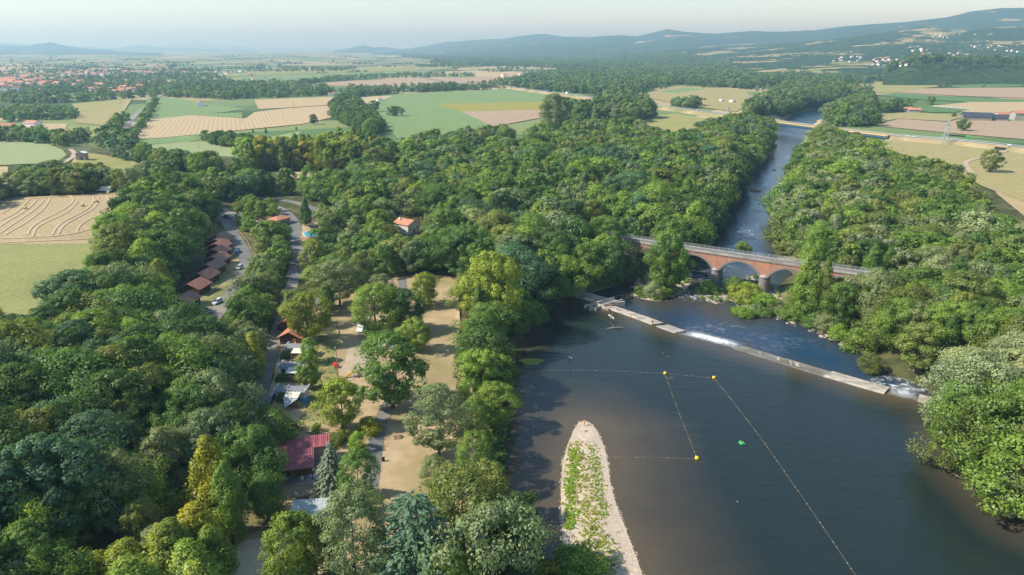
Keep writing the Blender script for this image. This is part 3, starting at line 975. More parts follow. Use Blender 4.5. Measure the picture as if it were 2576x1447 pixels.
# ------------------------------------------------------------------ trees
def crown_mesh(name, seed, env, n_clump, n_leaf, leaf, rc=(0.20, 0.32), droop=0.0, lump=0.22, core=0.35, flat=0.8, t_pow=1.0, z0=0.22, updown=0.35):
    """a crown of many leaf sprays on clumps through its volume; unit height 1, radius from env(t)"""
    r = np.random.default_rng(seed)
    V, Q, T, NN = [], [], [], []
    base = 0
    ph = r.uniform(0, 6.28, 6)
    for k in range(n_clump):
        t = r.uniform(0, 1) ** t_pow
        a = r.uniform(0, 2 * math.pi)
        R0 = env(t)
        R0 *= 1 + lump * (math.sin(2 * a + ph[0] + 3 * t) + 0.7 * math.sin(3 * a + ph[1] - 5 * t) + 0.5 * math.sin(5 * a + ph[2] + 9 * t)) / 1.6
        rad = R0 * (core + (1 - core) * math.sqrt(r.uniform(0.05, 1)))
        c = np.array([rad * math.cos(a), rad * math.sin(a), z0 + (1 - z0) * t])
        cr = env(0.5) * r.uniform(*rc) * (0.75 + 0.5 * R0 / max(env(0.5), 1e-6))
        out = np.array([math.cos(a) * 0.8, math.sin(a) * 0.8, 0.35 + 0.9 * (t - 0.25)])
        out /= np.linalg.norm(out)
        n = int(n_leaf * r.uniform(0.7, 1.3))
        d = r.normal(size=(n * 2, 3))
        d /= np.linalg.norm(d, axis=1)[:, None]
        d = d[d @ out > -0.35][:n]
        n = len(d)
        rr = cr * r.uniform(0.55, 1.12, n)[:, None]
        p = c + d * rr * np.array([1, 1, flat])
        if droop:
            p[:, 2] -= droop * np.linalg.norm(p[:, :2], axis=1) ** 2 / max(env(0.4), 1e-6)
        nrm = d + updown * np.array([0, 0, 1.0]) + r.normal(size=(n, 3)) * 0.45
        nrm /= np.linalg.norm(nrm, axis=1)[:, None]
        q = r.normal(size=(n, 3))
        u = np.cross(nrm, q)
        u /= np.linalg.norm(u, axis=1)[:, None]
        w = np.cross(nrm, u)
        s = leaf * r.uniform(0.6, 1.35, n)[:, None]
        asp = r.uniform(0.5, 0.85, n)[:, None]
        bend = nrm * s * r.uniform(-0.25, 0.25, n)[:, None]
        V.append(np.stack([p - u * s, p - w * s * asp + bend, p + u * s, p + w * s * asp + bend], 1).reshape(-1, 3))
        sn = d * 0.85 + nrm * 0.5 + out * 0.2
        sn /= np.linalg.norm(sn, axis=1)[:, None]
        NN.append(np.repeat(sn, 4, 0))
        Q.append(base + np.arange(n * 4).reshape(n, 4))
        base += n * 4
        T.append(np.repeat(np.clip(r.normal(0.45, 0.2) + r.normal(0, 0.16, n), 0, 1), 4))
    V, Q, T = np.concatenate(V), np.concatenate(Q), np.concatenate(T)
    me = quick_mesh(name, V, Q)
    me.polygons.foreach_set('use_smooth', np.ones(len(Q), bool))
    me.normals_split_custom_set_from_vertices(np.concatenate(NN).astype(np.float32))
    at = me.attributes.new('tone', 'FLOAT', 'POINT')
    at.data.foreach_set('value', T.astype(np.float32))
    return me

def trunk_mesh(name, seed, top=0.75, r0=0.022, limbs=6, spread=0.2, sides=7, lean=0.03):
    rn = random.Random(seed)
    m = MB()
    bx, by = rn.uniform(-lean, lean), rn.uniform(-lean, lean)
    pts, rad = [], []
    for k in range(7):
        f = k / 6
        pts.append((bx * math.sin(f * 3), by * math.sin(f * 2.5), -0.02 + f * (top + 0.02)))
        rad.append(r0 * (1.25 if k == 0 else 1.0) * (1 - 0.82 * f))
    m.tube(pts, rad, sides)
    for k in range(limbs):
        f = 0.25 + 0.6 * k / max(1, limbs - 1)
        j = min(5, int(f * 6))
        p0 = Vector(pts[j])
        a = k * 2.4 + rn.uniform(-0.4, 0.4)
        L = spread * rn.uniform(0.7, 1.15) * (1.1 - 0.5 * f)
        d = Vector((math.cos(a), math.sin(a), rn.uniform(0.45, 0.95))).normalized()
        p1 = p0 + d * L * 0.55
        p2 = p0 + d * L + Vector((0, 0, L * 0.18))
        m.tube([p0, p1, p2], [rad[j] * 0.6, rad[j] * 0.38, rad[j] * 0.12], 5)
    return m.mesh(name)

E_ROUND = lambda w, b=0.0: (lambda t: w * math.sqrt(max(0.02, 1 - (2 * (t ** (1 - b)) - 1) ** 2)))
E_POP = lambda w: (lambda t: w * (0.55 + 0.45 * math.sin(math.pi * min(1, t * 1.2) ** 0.8)) * (1 - t ** 4) ** 0.7 + 0.01)
E_CONE = lambda w: (lambda t: w * (1.02 - t) ** 0.85 + 0.004)

def conifer_crown(name, seed, w, tiers, per, leaf, droop=0.25, flat=False, top_pow=0.85):
    """boughs in tiers, each bough a long spray of needles hanging from its limb"""
    r = np.random.default_rng(seed)
    V, Q, T, base = [], [], [], 0
    for i in range(tiers):
        t = (i + r.uniform(0, 0.8)) / tiers
        nb = int(per * (1.1 - 0.6 * t))
        for b in range(nb):
            a = 2 * math.pi * (b + r.uniform(-0.35, 0.35)) / nb + i * 0.7
            L = w * (1.03 - t) ** top_pow * r.uniform(0.72, 1.12)
            n = max(8, int(46 * L / w) + 8)
            s = r.uniform(0.12, 1, n) ** 0.8
            side = r.normal(0, 0.12, n) * L * (1.15 - s)
            ca, sa = math.cos(a), math.sin(a)
            p = np.stack([s * L * ca - side * sa, s * L * sa + side * ca,
                          0.10 + 0.90 * t + (0.10 * L if flat else 0) * s - droop * L * s ** 2 - np.abs(side) * 0.3 + r.normal(0, 0.008, n)], 1)
            nrm = np.array([0.3 * ca, 0.3 * sa, 1.0]) + r.normal(size=(n, 3)) * 0.35
            nrm /= np.linalg.norm(nrm, axis=1)[:, None]
            along = np.array([ca, sa, -droop]) + r.normal(size=(n, 3)) * 0.45
            u = along - nrm * np.sum(along * nrm, 1)[:, None]
            u /= np.linalg.norm(u, axis=1)[:, None]
            q = np.cross(nrm, u)
            sz = leaf * r.uniform(0.7, 1.3, n)[:, None]
            V.append(np.stack([p - u * sz, p - q * sz * 0.42 - nrm * sz * 0.12, p + u * sz, p + q * sz * 0.42 - nrm * sz * 0.12], 1).reshape(-1, 3))
            Q.append(base + np.arange(n * 4).reshape(n, 4))
            base += n * 4
            T.append(np.repeat(np.clip(r.normal(0.42, 0.15) + r.normal(0, 0.15, n), 0, 1), 4))
    me = quick_mesh(name, np.concatenate(V), np.concatenate(Q))
    me.attributes.new('tone', 'FLOAT', 'POINT').data.foreach_set('value', np.concatenate(T).astype(np.float32))
    return me

# near kinds: (crown, trunk); heights are 1 and are scaled per tree
KIND = {}
KIND['round'] = [(crown_mesh('crown', 100 + s, E_ROUND((0.40, 0.46, 0.36, 0.43, 0.39, 0.48)[s], (0.12, 0.2, 0.0, 0.1, 0.25, 0.05)[s]), (125, 110, 130, 100, 135, 150)[s], 130, (0.0155, 0.0155, 0.014, 0.017, 0.0145, 0.0145)[s], ((0.14, 0.31), (0.12, 0.36), (0.14, 0.26), (0.2, 0.4), (0.12, 0.24), (0.12, 0.3))[s], lump=(0.42, 0.6, 0.35, 0.5, 0.62, 0.7)[s], core=0.5, z0=0.16), trunk_mesh('trunk', s, 0.72, 0.024, 7, 0.34)) for s in range(6)]
KIND['tall'] = [(crown_mesh('crown', 200 + s, E_ROUND(0.30, 0.0), 115, 130, 0.0140, (0.17, 0.34), lump=0.4, core=0.45, z0=0.14), trunk_mesh('trunk', 20 + s, 0.8, 0.02, 7, 0.26)) for s in range(3)]
KIND['feather'] = [(crown_mesh('crown', 300 + s, E_ROUND(0.36, 0.1), 140, 110, 0.0118, (0.15, 0.28), lump=0.34, core=0.45, flat=0.5, updown=0.8, z0=0.2), trunk_mesh('trunk', 40 + s, 0.8, 0.02, 8, 0.36)) for s in range(3)]
KIND['poplar'] = [(crown_mesh('crown', 400 + s, E_POP(0.155 + 0.02 * s), 105, 115, 0.0115, (0.3, 0.5), lump=0.25, z0=0.1, flat=1.3), trunk_mesh('trunk', 60 + s, 0.92, 0.014, 7, 0.13)) for s in range(3)]
KIND['willow'] = [(crown_mesh('crown', 500 + s, E_ROUND(0.47, 0.15), 140, 120, 0.0140, (0.16, 0.27), droop=0.12, lump=0.3, z0=0.12, flat=0.95), trunk_mesh('trunk', 80 + s, 0.65, 0.026, 8, 0.4)) for s in range(2)]
KIND['spruce'] = [(conifer_crown('crown', 600, 0.23, 22, 14, 0.017), trunk_mesh('trunk', 90, 0.97, 0.016, 0))]
KIND['cedar'] = [(conifer_crown('crown', 620, 0.42, 15, 14, 0.021, 0.34, True, 0.55), trunk_mesh('trunk', 91, 0.95, 0.028, 4, 0.25))]
KIND['shrub'] = [(crown_mesh('foliage', 700 + s, E_ROUND(0.62, 0.25), 55, 90, 0.036, (0.26, 0.42), lump=0.3, z0=0.02, core=0.2), trunk_mesh('stem', 95 + s, 0.5, 0.03, 5, 0.45)) for s in range(3)]
for k in KIND.values():
    for c, t in k:
        c.materials.append(M['leaf'])
        t.materials.append(M['bark'])

GREENS = {
    'dark green': (0.050, 0.098, 0.026), 'deep green': (0.066, 0.125, 0.029), 'mid green': (0.092, 0.162, 0.033), 'fresh green': (0.130, 0.208, 0.035), 'yellow green': (0.165, 0.215, 0.030),
    'golden green': (0.205, 0.230, 0.025), 'olive green': (0.122, 0.162, 0.040), 'grey green': (0.135, 0.182, 0.082), 'silver green': (0.185, 0.235, 0.120), 'weed green': (0.19, 0.31, 0.04), 'weed yellow': (0.27, 0.31, 0.065),
    'blue green': (0.066, 0.130, 0.064), 'brownish green': (0.19, 0.15, 0.05), 'bright green': (0.145, 0.245, 0.030), 'cedar blue': (0.095, 0.170, 0.110), 'silver blue': (0.20, 0.25, 0.19),
}
CAT = {'round': 'broadleaf_tree', 'tall': 'broadleaf_tree', 'feather': 'broadleaf_tree', 'poplar': 'poplar_tree', 'willow': 'willow_tree', 'spruce': 'spruce_tree', 'cedar': 'cedar_tree', 'shrub': 'shrub'}

def tint(name, r=random):
    c = GREENS[name]
    k = r.uniform(1.3, 1.8)
    h = r.uniform(-0.07, 0.07)
    return (c[0] * k * 1.08 * (1 + h), c[1] * k, c[2] * k * (1 - h), 1)

N_TREES = {}
def plant(kind, x, y, z, h, wide, hue, label, group, variant=None, bark=None):
    """one tree: an empty at its foot with a trunk and a crown"""
    var = KIND[kind]
    cm, tm = var[(random.randrange(len(var)) if variant is None else variant) % len(var)]
    nm = CAT[kind]
    N_TREES[nm] = N_TREES.get(nm, 0) + 1
    o = thing(nm, label, 'shrub' if kind == 'shrub' else 'tree', (x, y, z), random.uniform(0, 6.28), group)
    o.scale = (h * wide, h * wide, h)
    t = link_mesh('stem' if kind == 'shrub' else 'trunk', tm, None, o)
    c = link_mesh('foliage' if kind == 'shrub' else 'crown', cm, None, o)
    c.color = tint(hue)
    if bark:
        t.material_slots[0].link = 'OBJECT'
        t.material_slots[0].material = M[bark]
    return o

# trees one can point at: foot (surveyed), top row, kind, width factor, colour, label
OWN = [
    (981, 1026, 846, 'round', 1.12, 'mid green', 'large spreading green tree beside the camp road, tallest of the campsite'),
    (1042, 884, 803, 'tall', 1.25, 'fresh green', 'small round green tree on the dry lawn casting a shadow to the right'),
    (1064, 772, 690, 'tall', 1.15, 'yellow green', 'bright yellow-green tree at the head of the dry lawn'),
    (772, 858, 742, 'round', 1.0, 'yellow green', 'yellow-green tree overhanging the two terracotta roofed chalets'),
    (750, 815, 730, 'round', 0.9, 'olive green', 'olive tree behind the yellow-green tree at the two chalets'),
    (777, 912, 852, 'tall', 0.95, 'fresh green', 'slender green tree beside the farthest of the three white mobile homes'),
    (774, 978, 893, 'tall', 0.95, 'fresh green', 'slender green tree beside the middle one of the three white mobile homes'),
    (855, 1078, 958, 'tall', 1.1, 'yellow green', 'conical yellow-green tree on the lawn below the wooden lamp post'),
    (945, 842, 718, 'feather', 1.35, 'fresh green', 'light green spreading tree over the white motorhome'),
    (1018, 838, 735, 'round', 1.0, 'dark green', 'dark green round tree beside the motorhome pitch'),
    (850, 770, 655, 'feather', 1.2, 'grey green', 'grey-green tree left of the campsite lane below the pool'),
    (905, 740, 640, 'tall', 1.1, 'olive green', 'olive tree behind the grey-green campsite tree'),
    (820, 790, 715, 'poplar', 1.2, 'mid green', 'narrow green tree beside the half hidden mobile home'),
    (838, 640, 545, 'tall', 1.25, 'deep green', 'dense tall dark tree right of the swimming pool'),
    (768, 568, 500, 'poplar', 1.0, 'deep green', 'columnar dark green poplar beside the pool road'),
    (806, 560, 530, 'tall', 1.0, 'mid green', 'small tree standing behind the swimming pool'),
    (905, 600, 545, 'round', 1.0, 'dark green', 'dark round tree left of the white villa with orange roof'),
    (950, 600, 530, 'tall', 1.1, 'fresh green', 'fresh green tree just left of the white villa'),
    (965, 662, 588, 'round', 1.0, 'deep green', 'broad dark tree in front of the white villa'),
    (1100, 640, 565, 'feather', 1.1, 'blue green', 'blue-green tree right of the white villa'),
    (930, 675, 600, 'round', 0.95, 'mid green', 'green tree in the middle of the campsite trees'),
    (870, 690, 625, 'tall', 1.1, 'olive green', 'olive tree in the campsite near the lane'),
    (1040, 690, 610, 'tall', 1.0, 'grey green', 'grey-green tree near the top of the dry lawn'),
    (960, 780, 690, 'feather', 1.0, 'grey green', 'pale feathery tree above the motorhome pitch'),
    (682, 1130, 1032, 'round', 1.0, 'mid green', 'broad green tree between the wood and the red roofed house'),
    (645, 1230, 1090, 'round', 0.8, 'deep green', 'green tree close to the left wall of the red roofed house'),
    (668, 1312, 1205, 'round', 0.8, 'deep green', 'dense rounded tree in front of the red roofed house'),
    (832, 1252, 1113, 'spruce', 1.6, 'silver blue', 'silver-blue spruce beside the red roofed house'),
    (900, 1295, 1135, 'feather', 0.68, 'mid green', 'feathery green tree between the blue spruce and the camp road'),
    (888, 1490, 1235, 'feather', 0.8, 'grey green', 'tall grey-green locust tree at the bottom, right of the grey metal roof'),
    (735, 1490, 1300, 'tall', 0.85, 'fresh green', 'fresh green tree at the bottom edge beside the sandy yard'),
    (795, 1470, 1310, 'poplar', 1.5, 'olive green', 'drooping birch-like tree in front of the grey metal roof'),
    (1040, 1500, 1235, 'cedar', 1.2, 'cedar blue', 'large blue cedar with layered boughs at the bottom'),
    (1165, 1390, 1200, 'round', 0.95, 'olive green', 'olive tree right of the blue cedar'),
    (1245, 1545, 1290, 'round', 0.85, 'grey green', 'pale broad tree at the bottom edge right of the cedar'),
    (1295, 1460, 1255, 'round', 0.85, 'dark green', 'dark tree leaning over the water opposite the gravel island'),
    (1140, 1560, 1400, 'round', 0.7, 'fresh green', 'fresh green tree at the bottom edge under the cedar'),
    (1100, 1150, 975, 'feather', 1.0, 'grey green', 'open grey-green tree standing on the dry lawn by the picnic table'),
    (1190, 1100, 1010, 'feather', 1.1, 'mid green', 'feathery tree on the pond bank below the dry lawn'),
    (1195, 1215, 1090, 'feather', 1.0, 'fresh green', 'fresh feathery tree on the pond bank opposite the island tip'),
    (1245, 1080, 965, 'feather', 1.1, 'fresh green', 'fresh green tree hanging over the pond above the lower rope'),
    (1215, 1010, 885, 'round', 1.05, 'fresh green', 'large leafy tree on the pond bank by the yellow weed patch'),
    (1200, 905, 800, 'round', 1.1, 'mid green', 'broad green tree between the dry lawn and the pond'),
    (1225, 945, 840, 'feather', 0.95, 'mid green', 'rounded green tree on the pond bank above the upper rope'),
    (1235, 830, 640, 'round', 0.9, 'yellow green', 'tallest yellowish tree on the pond bank above the lawn'),
    (1185, 790, 695, 'round', 0.95, 'olive green', 'olive tree at the corner of the dry lawn and pond bank wood'),
    (1090, 1240, 1150, 'feather', 1.0, 'grey green', 'thin open tree at the lower end of the dry lawn'),
    (1225, 1290, 1165, 'tall', 1.0, 'olive green', 'green bank tree at the lower rope end'),
    (532, 1340, 1103, 'poplar', 1.0, 'golden green', 'golden yellow-green poplar left of the red roofed house'),
    (570, 1365, 1165, 'poplar', 0.9, 'fresh green', 'green poplar just right of the golden poplar'),
    (495, 1440, 1275, 'poplar', 1.6, 'golden green', 'wide golden tree below the golden poplar'),
    (540, 1445, 1330, 'tall', 0.75, 'olive green', 'olive tree right of the wide golden tree'),
    (420, 1500, 1320, 'poplar', 1.7, 'yellow green', 'pale green poplar clump at the bottom left'),
    (320, 1500, 1365, 'poplar', 1.7, 'yellow green', 'pale poplar at the bottom edge left of the clump'),
    (480, 1540, 1370, 'poplar', 1.6, 'fresh green', 'pale green poplar at the bottom edge below the golden tree'),
    (250, 1470, 1385, 'tall', 0.9, 'golden green', 'small golden leaved tree at the bottom left edge'),
    (330, 1580, 1410, 'poplar', 1.7, 'fresh green', 'pale poplar at the very bottom left of the poplar clump'),
    (500, 1590, 1420, 'poplar', 1.4, 'yellow green', 'yellowish poplar at the bottom edge by the sandy yard'),
    (440, 1480, 1310, 'poplar', 1.5, 'yellow green', 'yellowish poplar in the middle of the poplar clump'),
    (530, 1480, 1330, 'poplar', 1.4, 'fresh green', 'fresh poplar below the wide golden tree'),
    (390, 1460, 1330, 'poplar', 1.4, 'grey green', 'greyish poplar at the left of the poplar clump'),
    (350, 1400, 1265, 'tall', 0.8, 'olive green', 'thin olive birch tree in the lower left wood'),
    (637, 950, 838, 'poplar', 1.15, 'golden green', 'yellow-green narrow tree at the wood edge beside the lane'),
    (400, 770, 655, 'poplar', 1.3, 'golden green', 'yellow-green narrow tree in the wood left of the chalets'),
    (1680, 738, 585, 'tall', 0.75, 'mid green', 'green poplar standing in front of the brick viaduct'),
    (1668, 735, 610, 'poplar', 0.9, 'olive green', 'olive poplar left of the poplar before the viaduct'),
    (1700, 728, 610, 'tall', 0.75, 'fresh green', 'fresh green poplar right of the poplar before the viaduct'),
    (1750, 640, 515, 'poplar', 1.5, 'fresh green', 'rounded green poplar on the bank behind the viaduct'),
    (1475, 728, 615, 'round', 1.0, 'mid green', 'large green tree behind the concrete platform'),
    (1535, 718, 612, 'round', 0.95, 'deep green', 'deep green tree left of the viaduct beside the platform tree'),
    (1420, 752, 650, 'round', 0.95, 'fresh green', 'fresh green tree leaning over the start of the platform'),
    (1390, 772, 680, 'feather', 1.0, 'mid green', 'feathery bank tree left of the platform'),
    (1572, 712, 645, 'round', 0.9, 'olive green', 'low rounded tree under the left end of the viaduct'),
    (2038, 800, 625, 'poplar', 1.0, 'fresh green', 'tall green poplar in front of the right part of the viaduct'),
    (2075, 800, 655, 'poplar', 0.9, 'olive green', 'slim olive poplar in front of the right end of the viaduct'),
    (2010, 795, 695, 'poplar', 1.2, 'fresh green', 'lower green poplar left of the tall poplar at the viaduct'),
    (2120, 825, 712, 'tall', 0.95, 'mid green', 'green tree right of the poplars at the viaduct'),
    (2055, 700, 560, 'poplar', 1.1, 'fresh green', 'green poplar rising behind the right part of the viaduct'),
    (2190, 940, 890, 'willow', 1.1, 'olive green', 'low olive willow hanging over the water by the weir end'),
    (2470, 1090, 890, 'willow', 1.05, 'silver green', 'large silvery willow on the right bank'),
    (2420, 1130, 960, 'round', 1.0, 'mid green', 'leafy tree hanging over the pond on the right bank'),
    (2440, 1190, 1040, 'round', 0.95, 'olive green', 'olive tree leaning over the pond on the right bank'),
    (2520, 1210, 1000, 'round', 0.95, 'mid green', 'broad green tree on the right bank near the frame edge'),
    (2560, 1290, 1160, 'willow', 0.95, 'silver green', 'pale willow over the dead branches at the right edge'),
    (2570, 1000, 850, 'willow', 1.1, 'silver green', 'silvery willow at the right frame edge'),
    (2580, 1130, 960, 'round', 1.0, 'fresh green', 'fresh green tree at the right frame edge'),
    (2000, 470, 455, 'willow', 1.3, 'silver green', 'silver willow on the far right bank above the viaduct'),
    (500, 440, 385, 'round', 1.1, 'fresh green', 'rounded light green tree beside the straw field'),
    (668, 335, 318, 'spruce', 1.3, 'dark green', 'dark spruce at the lower edge of the striped stubble field'),
    (636, 335, 322, 'spruce', 1.3, 'dark green', 'dark spruce left of the other spruce by the stubble field'),
    (745, 327, 316, 'spruce', 1.3, 'olive green', 'lone brownish spruce right of the two dark spruces'),
    (994, 293, 268, 'round', 1.3, 'dark green', 'lone round dark tree in the green field'),
    (940, 282, 254, 'round', 1.2, 'deep green', 'broad dark tree at the edge of the green field'),
    (788, 313, 288, 'tall', 1.2, 'dark green', 'dark oval tree at the corner of the stubble field'),
    (2497, 435, 378, 'round', 1.05, 'olive green', 'open crowned tree in the stubble field at right'),
    (2400, 295, 283, 'round', 1.2, 'grey green', 'grey-green tree in front of the solar roofed barn'),
    (2425, 330, 300, 'round', 1.2, 'mid green', 'broad tree group in front of the farm'),
    (1395, 335, 240, 'tall', 1.15, 'grey green', 'tall grey-green tree standing above the wood by the straw field'),
    (930, 1090, 1055, 'shrub', 1.1, 'golden green', 'yellow leaved shrub at the corner of the garden wall'),
]
def tree_from_px(px, py, top, kind, wide, hue, label):
    x, y, z = hit(px, py)
    # height from the row of the top; the column is that of the crown
    dx, dy, dz = ray(px, top)
    h = max(2.0, CAM_H + (y / dy) * dz - z)
    x = (px - CX) / F * project(0, y, z + 0.6 * h)[2]
    z = float(gh(x, y))
    return plant(kind, x, y, z, h, wide, hue, label, None)
EXCL = []                                        # (x, y, radius) kept free of scattered trees
for t in OWN:
    o = tree_from_px(*t)
    EXCL.append((o.location.x, o.location.y, 0.28 * o.scale.x))

# ---- woods: polygons of ground (third number: surveyed at that height above ground)
WOODS = [
    # name for labels, polygon, spacing, (hmin,hmax), kinds, hues
    ('the left slope wood', [(585, 1640), (590, 1360), (640, 1280), (680, 1190), (640, 1075), (612, 1050), (520, 855, 9), (440, 815, 9), (385, 760), (455, 680), (505, 610), (530, 560),
                             (480, 440, 12), (400, 445, 12), (335, 485, 12), (285, 545, 12), (268, 610, 12), (190, 690, 12), (105, 768, 12), (0, 815, 12), (-170, 900, 12), (-260, 1200), (-220, 1640)],
     6.2, (8, 17), ['round', 'round', 'round', 'feather', 'tall'], ['deep green', 'mid green', 'mid green', 'dark green', 'fresh green', 'olive green', 'grey green', 'mid green', 'fresh green', 'deep green', 'olive green', 'dark green', 'blue green']),
    ('the wood strip along the lane', [(712, 775), (690, 822), (660, 905), (618, 1045), (560, 1000, 8), (530, 860, 9), (590, 775, 9), (612, 715, 9), (655, 690), (668, 630), (645, 600), (700, 590), (735, 640)],
     5.6, (5.5, 10), ['round', 'feather', 'tall', 'round'], ['mid green', 'deep green', 'fresh green', 'olive green', 'grey green']),
    ('the belt of trees above the baled field', [(-60, 500), (40, 497), (200, 489), (330, 482), (430, 440), (340, 425, 12), (200, 418, 12), (120, 408, 12), (30, 430, 12), (-60, 470, 12)],
     6.5, (9, 14), ['round', 'feather', 'round'], ['grey green', 'grey green', 'deep green', 'olive green']),
    ('the wood above the campsite', [(560, 492), (640, 478), (680, 480), (790, 500), (860, 540), (900, 545), (1000, 540), (1080, 560), (1120, 640), (1165, 690), (1195, 740), (1200, 900), (1195, 960), (1225, 1000), (1230, 1060), (1215, 1150), (1240, 1240), (1270, 1350),
                                     (1292, 1330), (1268, 1240), (1255, 1170), (1246, 1110), (1258, 1050), (1252, 980), (1262, 910), (1292, 860), (1315, 832), (1345, 802), (1390, 765), (1440, 740),
                                     (1540, 715), (1590, 700), (1610, 690), (1690, 672), (1715, 665), (1760, 640), (1780, 612), (1805, 568), (1830, 518), (1858, 468), (1898, 418), (1932, 383), (1937, 345), (1944, 318, 10),
                                     (1900, 302, 12), (1830, 298, 12), (1785, 318, 12), (1720, 340, 12), (1640, 338, 12), (1600, 310, 14), (1480, 305, 14), (1420, 318, 14), (1330, 318, 14), (1230, 330, 12),
                                     (1080, 348, 12), (980, 368, 12), (920, 400, 12), (870, 440, 12), (720, 445, 12), (560, 452, 12), (500, 440, 12)],
     7.3, (9, 19), ['round', 'round', 'feather', 'tall', 'round', 'poplar'], ['mid green', 'deep green', 'mid green', 'grey green', 'olive green', 'fresh green', 'blue green', 'dark green']),
    ('the campsite grove', [(780, 520), (860, 545), (1000, 545), (1080, 565), (1120, 650), (1060, 690), (960, 700), (880, 720), (800, 740), (750, 700), (760, 660), (800, 640), (830, 600)],
     9.0, (7, 13), ['round', 'feather', 'tall', 'round'], ['mid green', 'deep green', 'grey green', 'fresh green', 'olive green']),
    ('the roadside trees above the chalets', [(625, 590), (590, 555), (600, 520), (650, 500), (690, 540), (690, 560), (660, 575)],
     6.0, (4, 8), ['round', 'feather', 'tall'], ['mid green', 'fresh green', 'olive green']),
    ('the wood on the right bank', [(1955, 640), (1956, 600), (1960, 545), (1976, 492), (2004, 435), (2034, 385), (2064, 345), (2100, 322, 14), (2150, 338, 14), (2210, 366, 14), (2300, 405, 12),
                                    (2400, 450, 12), (2465, 488, 12), (2500, 530, 12), (2576, 580, 12), (2760, 640, 12), (2900, 1350), (2620, 1340), (2520, 1250), (2440, 1170), (2400, 1100), (2380, 1030), (2362, 985), (2290, 945),
                                    (2222, 912), (2190, 880), (2150, 840), (2110, 800), (2130, 760), (2090, 740), (2060, 720), (2010, 690), (1975, 655)],
     6.9, (8, 17), ['round', 'round', 'feather', 'tall', 'round', 'poplar'], ['mid green', 'fresh green', 'olive green', 'mid green', 'grey green', 'deep green', 'silver green', 'olive green']),
    ('the wood beyond the road bridge', [(1880, 298), (1872, 266, 14), (1900, 246, 14), (2000, 205, 14), (2100, 200, 14), (2195, 235, 14), (2200, 295, 10), (2150, 318), (2085, 300), (2040, 290), (1985, 296)],
     8.5, (12, 20), ['round', 'tall', 'poplar'], ['deep green', 'mid green', 'grey green', 'blue green']),
    ('the poplar plantation', [(640, 432), (600, 425), (640, 362, 16), (740, 352, 16), (900, 332, 18), (960, 352, 16), (935, 420), (860, 438), (760, 432)],
     6.0, (14, 21), ['poplar', 'poplar', 'tall'], ['yellow green', 'fresh green', 'olive green', 'golden green', 'deep green']),
    ('the hedgerow by the green field', [(845, 300), (838, 258, 10), (850, 240, 10), (890, 240, 10), (950, 300, 6), (968, 330), (930, 345), (880, 320)],
     7.5, (9, 15), ['round', 'tall'], ['deep green', 'mid green', 'dark green']),
    ('the trees below the poplar plantation', [(340, 395), (430, 388, 9), (560, 400, 9), (640, 440), (520, 440), (400, 425)],
     7.5, (8, 14), ['round', 'feather', 'tall'], ['mid green', 'deep green', 'olive green']),
    ('the trees along the track below the plantation', [(490, 352), (640, 345, 6), (640, 380), (560, 372)], 7.0, (7, 11), ['round', 'tall'], ['deep green', 'mid green']),
    ('the tall trees by the meadow', [(1400, 300), (1400, 262, 14), (1460, 268, 14), (1560, 258, 14), (1640, 268, 14), (1630, 300), (1560, 318), (1480, 318)],
     9.0, (14, 24), ['tall', 'poplar', 'round'], ['grey green', 'mid green', 'deep green']),
]
CLEAR = [world_poly(p) for p in [
    [(720, 436), (790, 430), (860, 436), (800, 447), (730, 446)], [(925, 442), (1015, 432), (1000, 474), (945, 474)], [(1286, 352), (1335, 345), (1340, 392), (1286, 396)],
    [(1380, 350), (1420, 358), (1440, 368), (1380, 370)], [(985, 645), (1085, 632), (1080, 545), (990, 545)], [(1660, 600), (1700, 570), (1715, 610), (1680, 625)]]]
LAWN = world_poly([(1085, 690), (1135, 702), (1150, 760), (1150, 905), (1128, 930), (1068, 920), (1048, 880), (1060, 800), (1085, 730)])
CLEAR.append(LAWN)
CLEAR.append(world_poly([(235, 1430), (390, 1355), (450, 1290), (560, 1240), (660, 1280), (650, 1750), (190, 1750)]))
CLEAR.append(world_poly([(1572, 622), (1665, 640), (1668, 742), (1585, 738)]))
CLEAR.append(world_poly([(2075, 712), (2160, 716), (2160, 775), (2090, 760)]))

# line of the viaduct (kept clear of trees)
PIER_A = np.array(at_z(1801, 716, STREAM_Z))
PIER_B = np.array(at_z(1920, 736, STREAM_Z))
SPAN = PIER_B - PIER_A
SPAN_L = float(np.linalg.norm(SPAN))
SDIR = SPAN / SPAN_L
SNRM = np.array([-SDIR[1], SDIR[0]])

def near_line(x, y, a, b):
    a, b = np.asarray(a), np.asarray(b)
    e = b - a
    t = np.clip(((x - a[0]) * e[0] + (y - a[1]) * e[1]) / (e @ e), 0, 1)
    return np.hypot(x - a[0] - t * e[0], y - a[1] - t * e[1])

# lanes, named here so that the woods keep off them
LANE = smooth_line([P3(p)[:2] for p in [(742, 690), (730, 735), (716, 785), (697, 835), (680, 895), (660, 965), (640, 1035), (620, 1110)]], 2.5)
DRIVE = smooth_line([P3(p)[:2] for p in [(560, 535), (578, 570), (592, 600), (612, 632), (622, 660), (612, 692), (590, 728), (564, 764), (535, 800), (510, 830)]], 2.5)
POOL_ROAD = smooth_line([P3(p)[:2] for p in [(640, 505), (690, 520), (728, 545), (745, 575), (738, 600), (746, 630), (752, 660), (742, 700)]], 2.5)
UPPER_LOOP = smooth_line([P3(p)[:2] for p in [(560, 525), (600, 545), (650, 560), (690, 582)]], 2.5)
TOP_ROAD = smooth_line([P3(p)[:2] for p in [(650, 498), (700, 502), (750, 512), (800, 530), (850, 548)]], 2.5)
CAMP_ROAD = smooth_line([P3(p)[:2] for p in [(1000, 985), (975, 1020), (955, 1065), (945, 1110), (940, 1160), (930, 1230)]], 2.5)
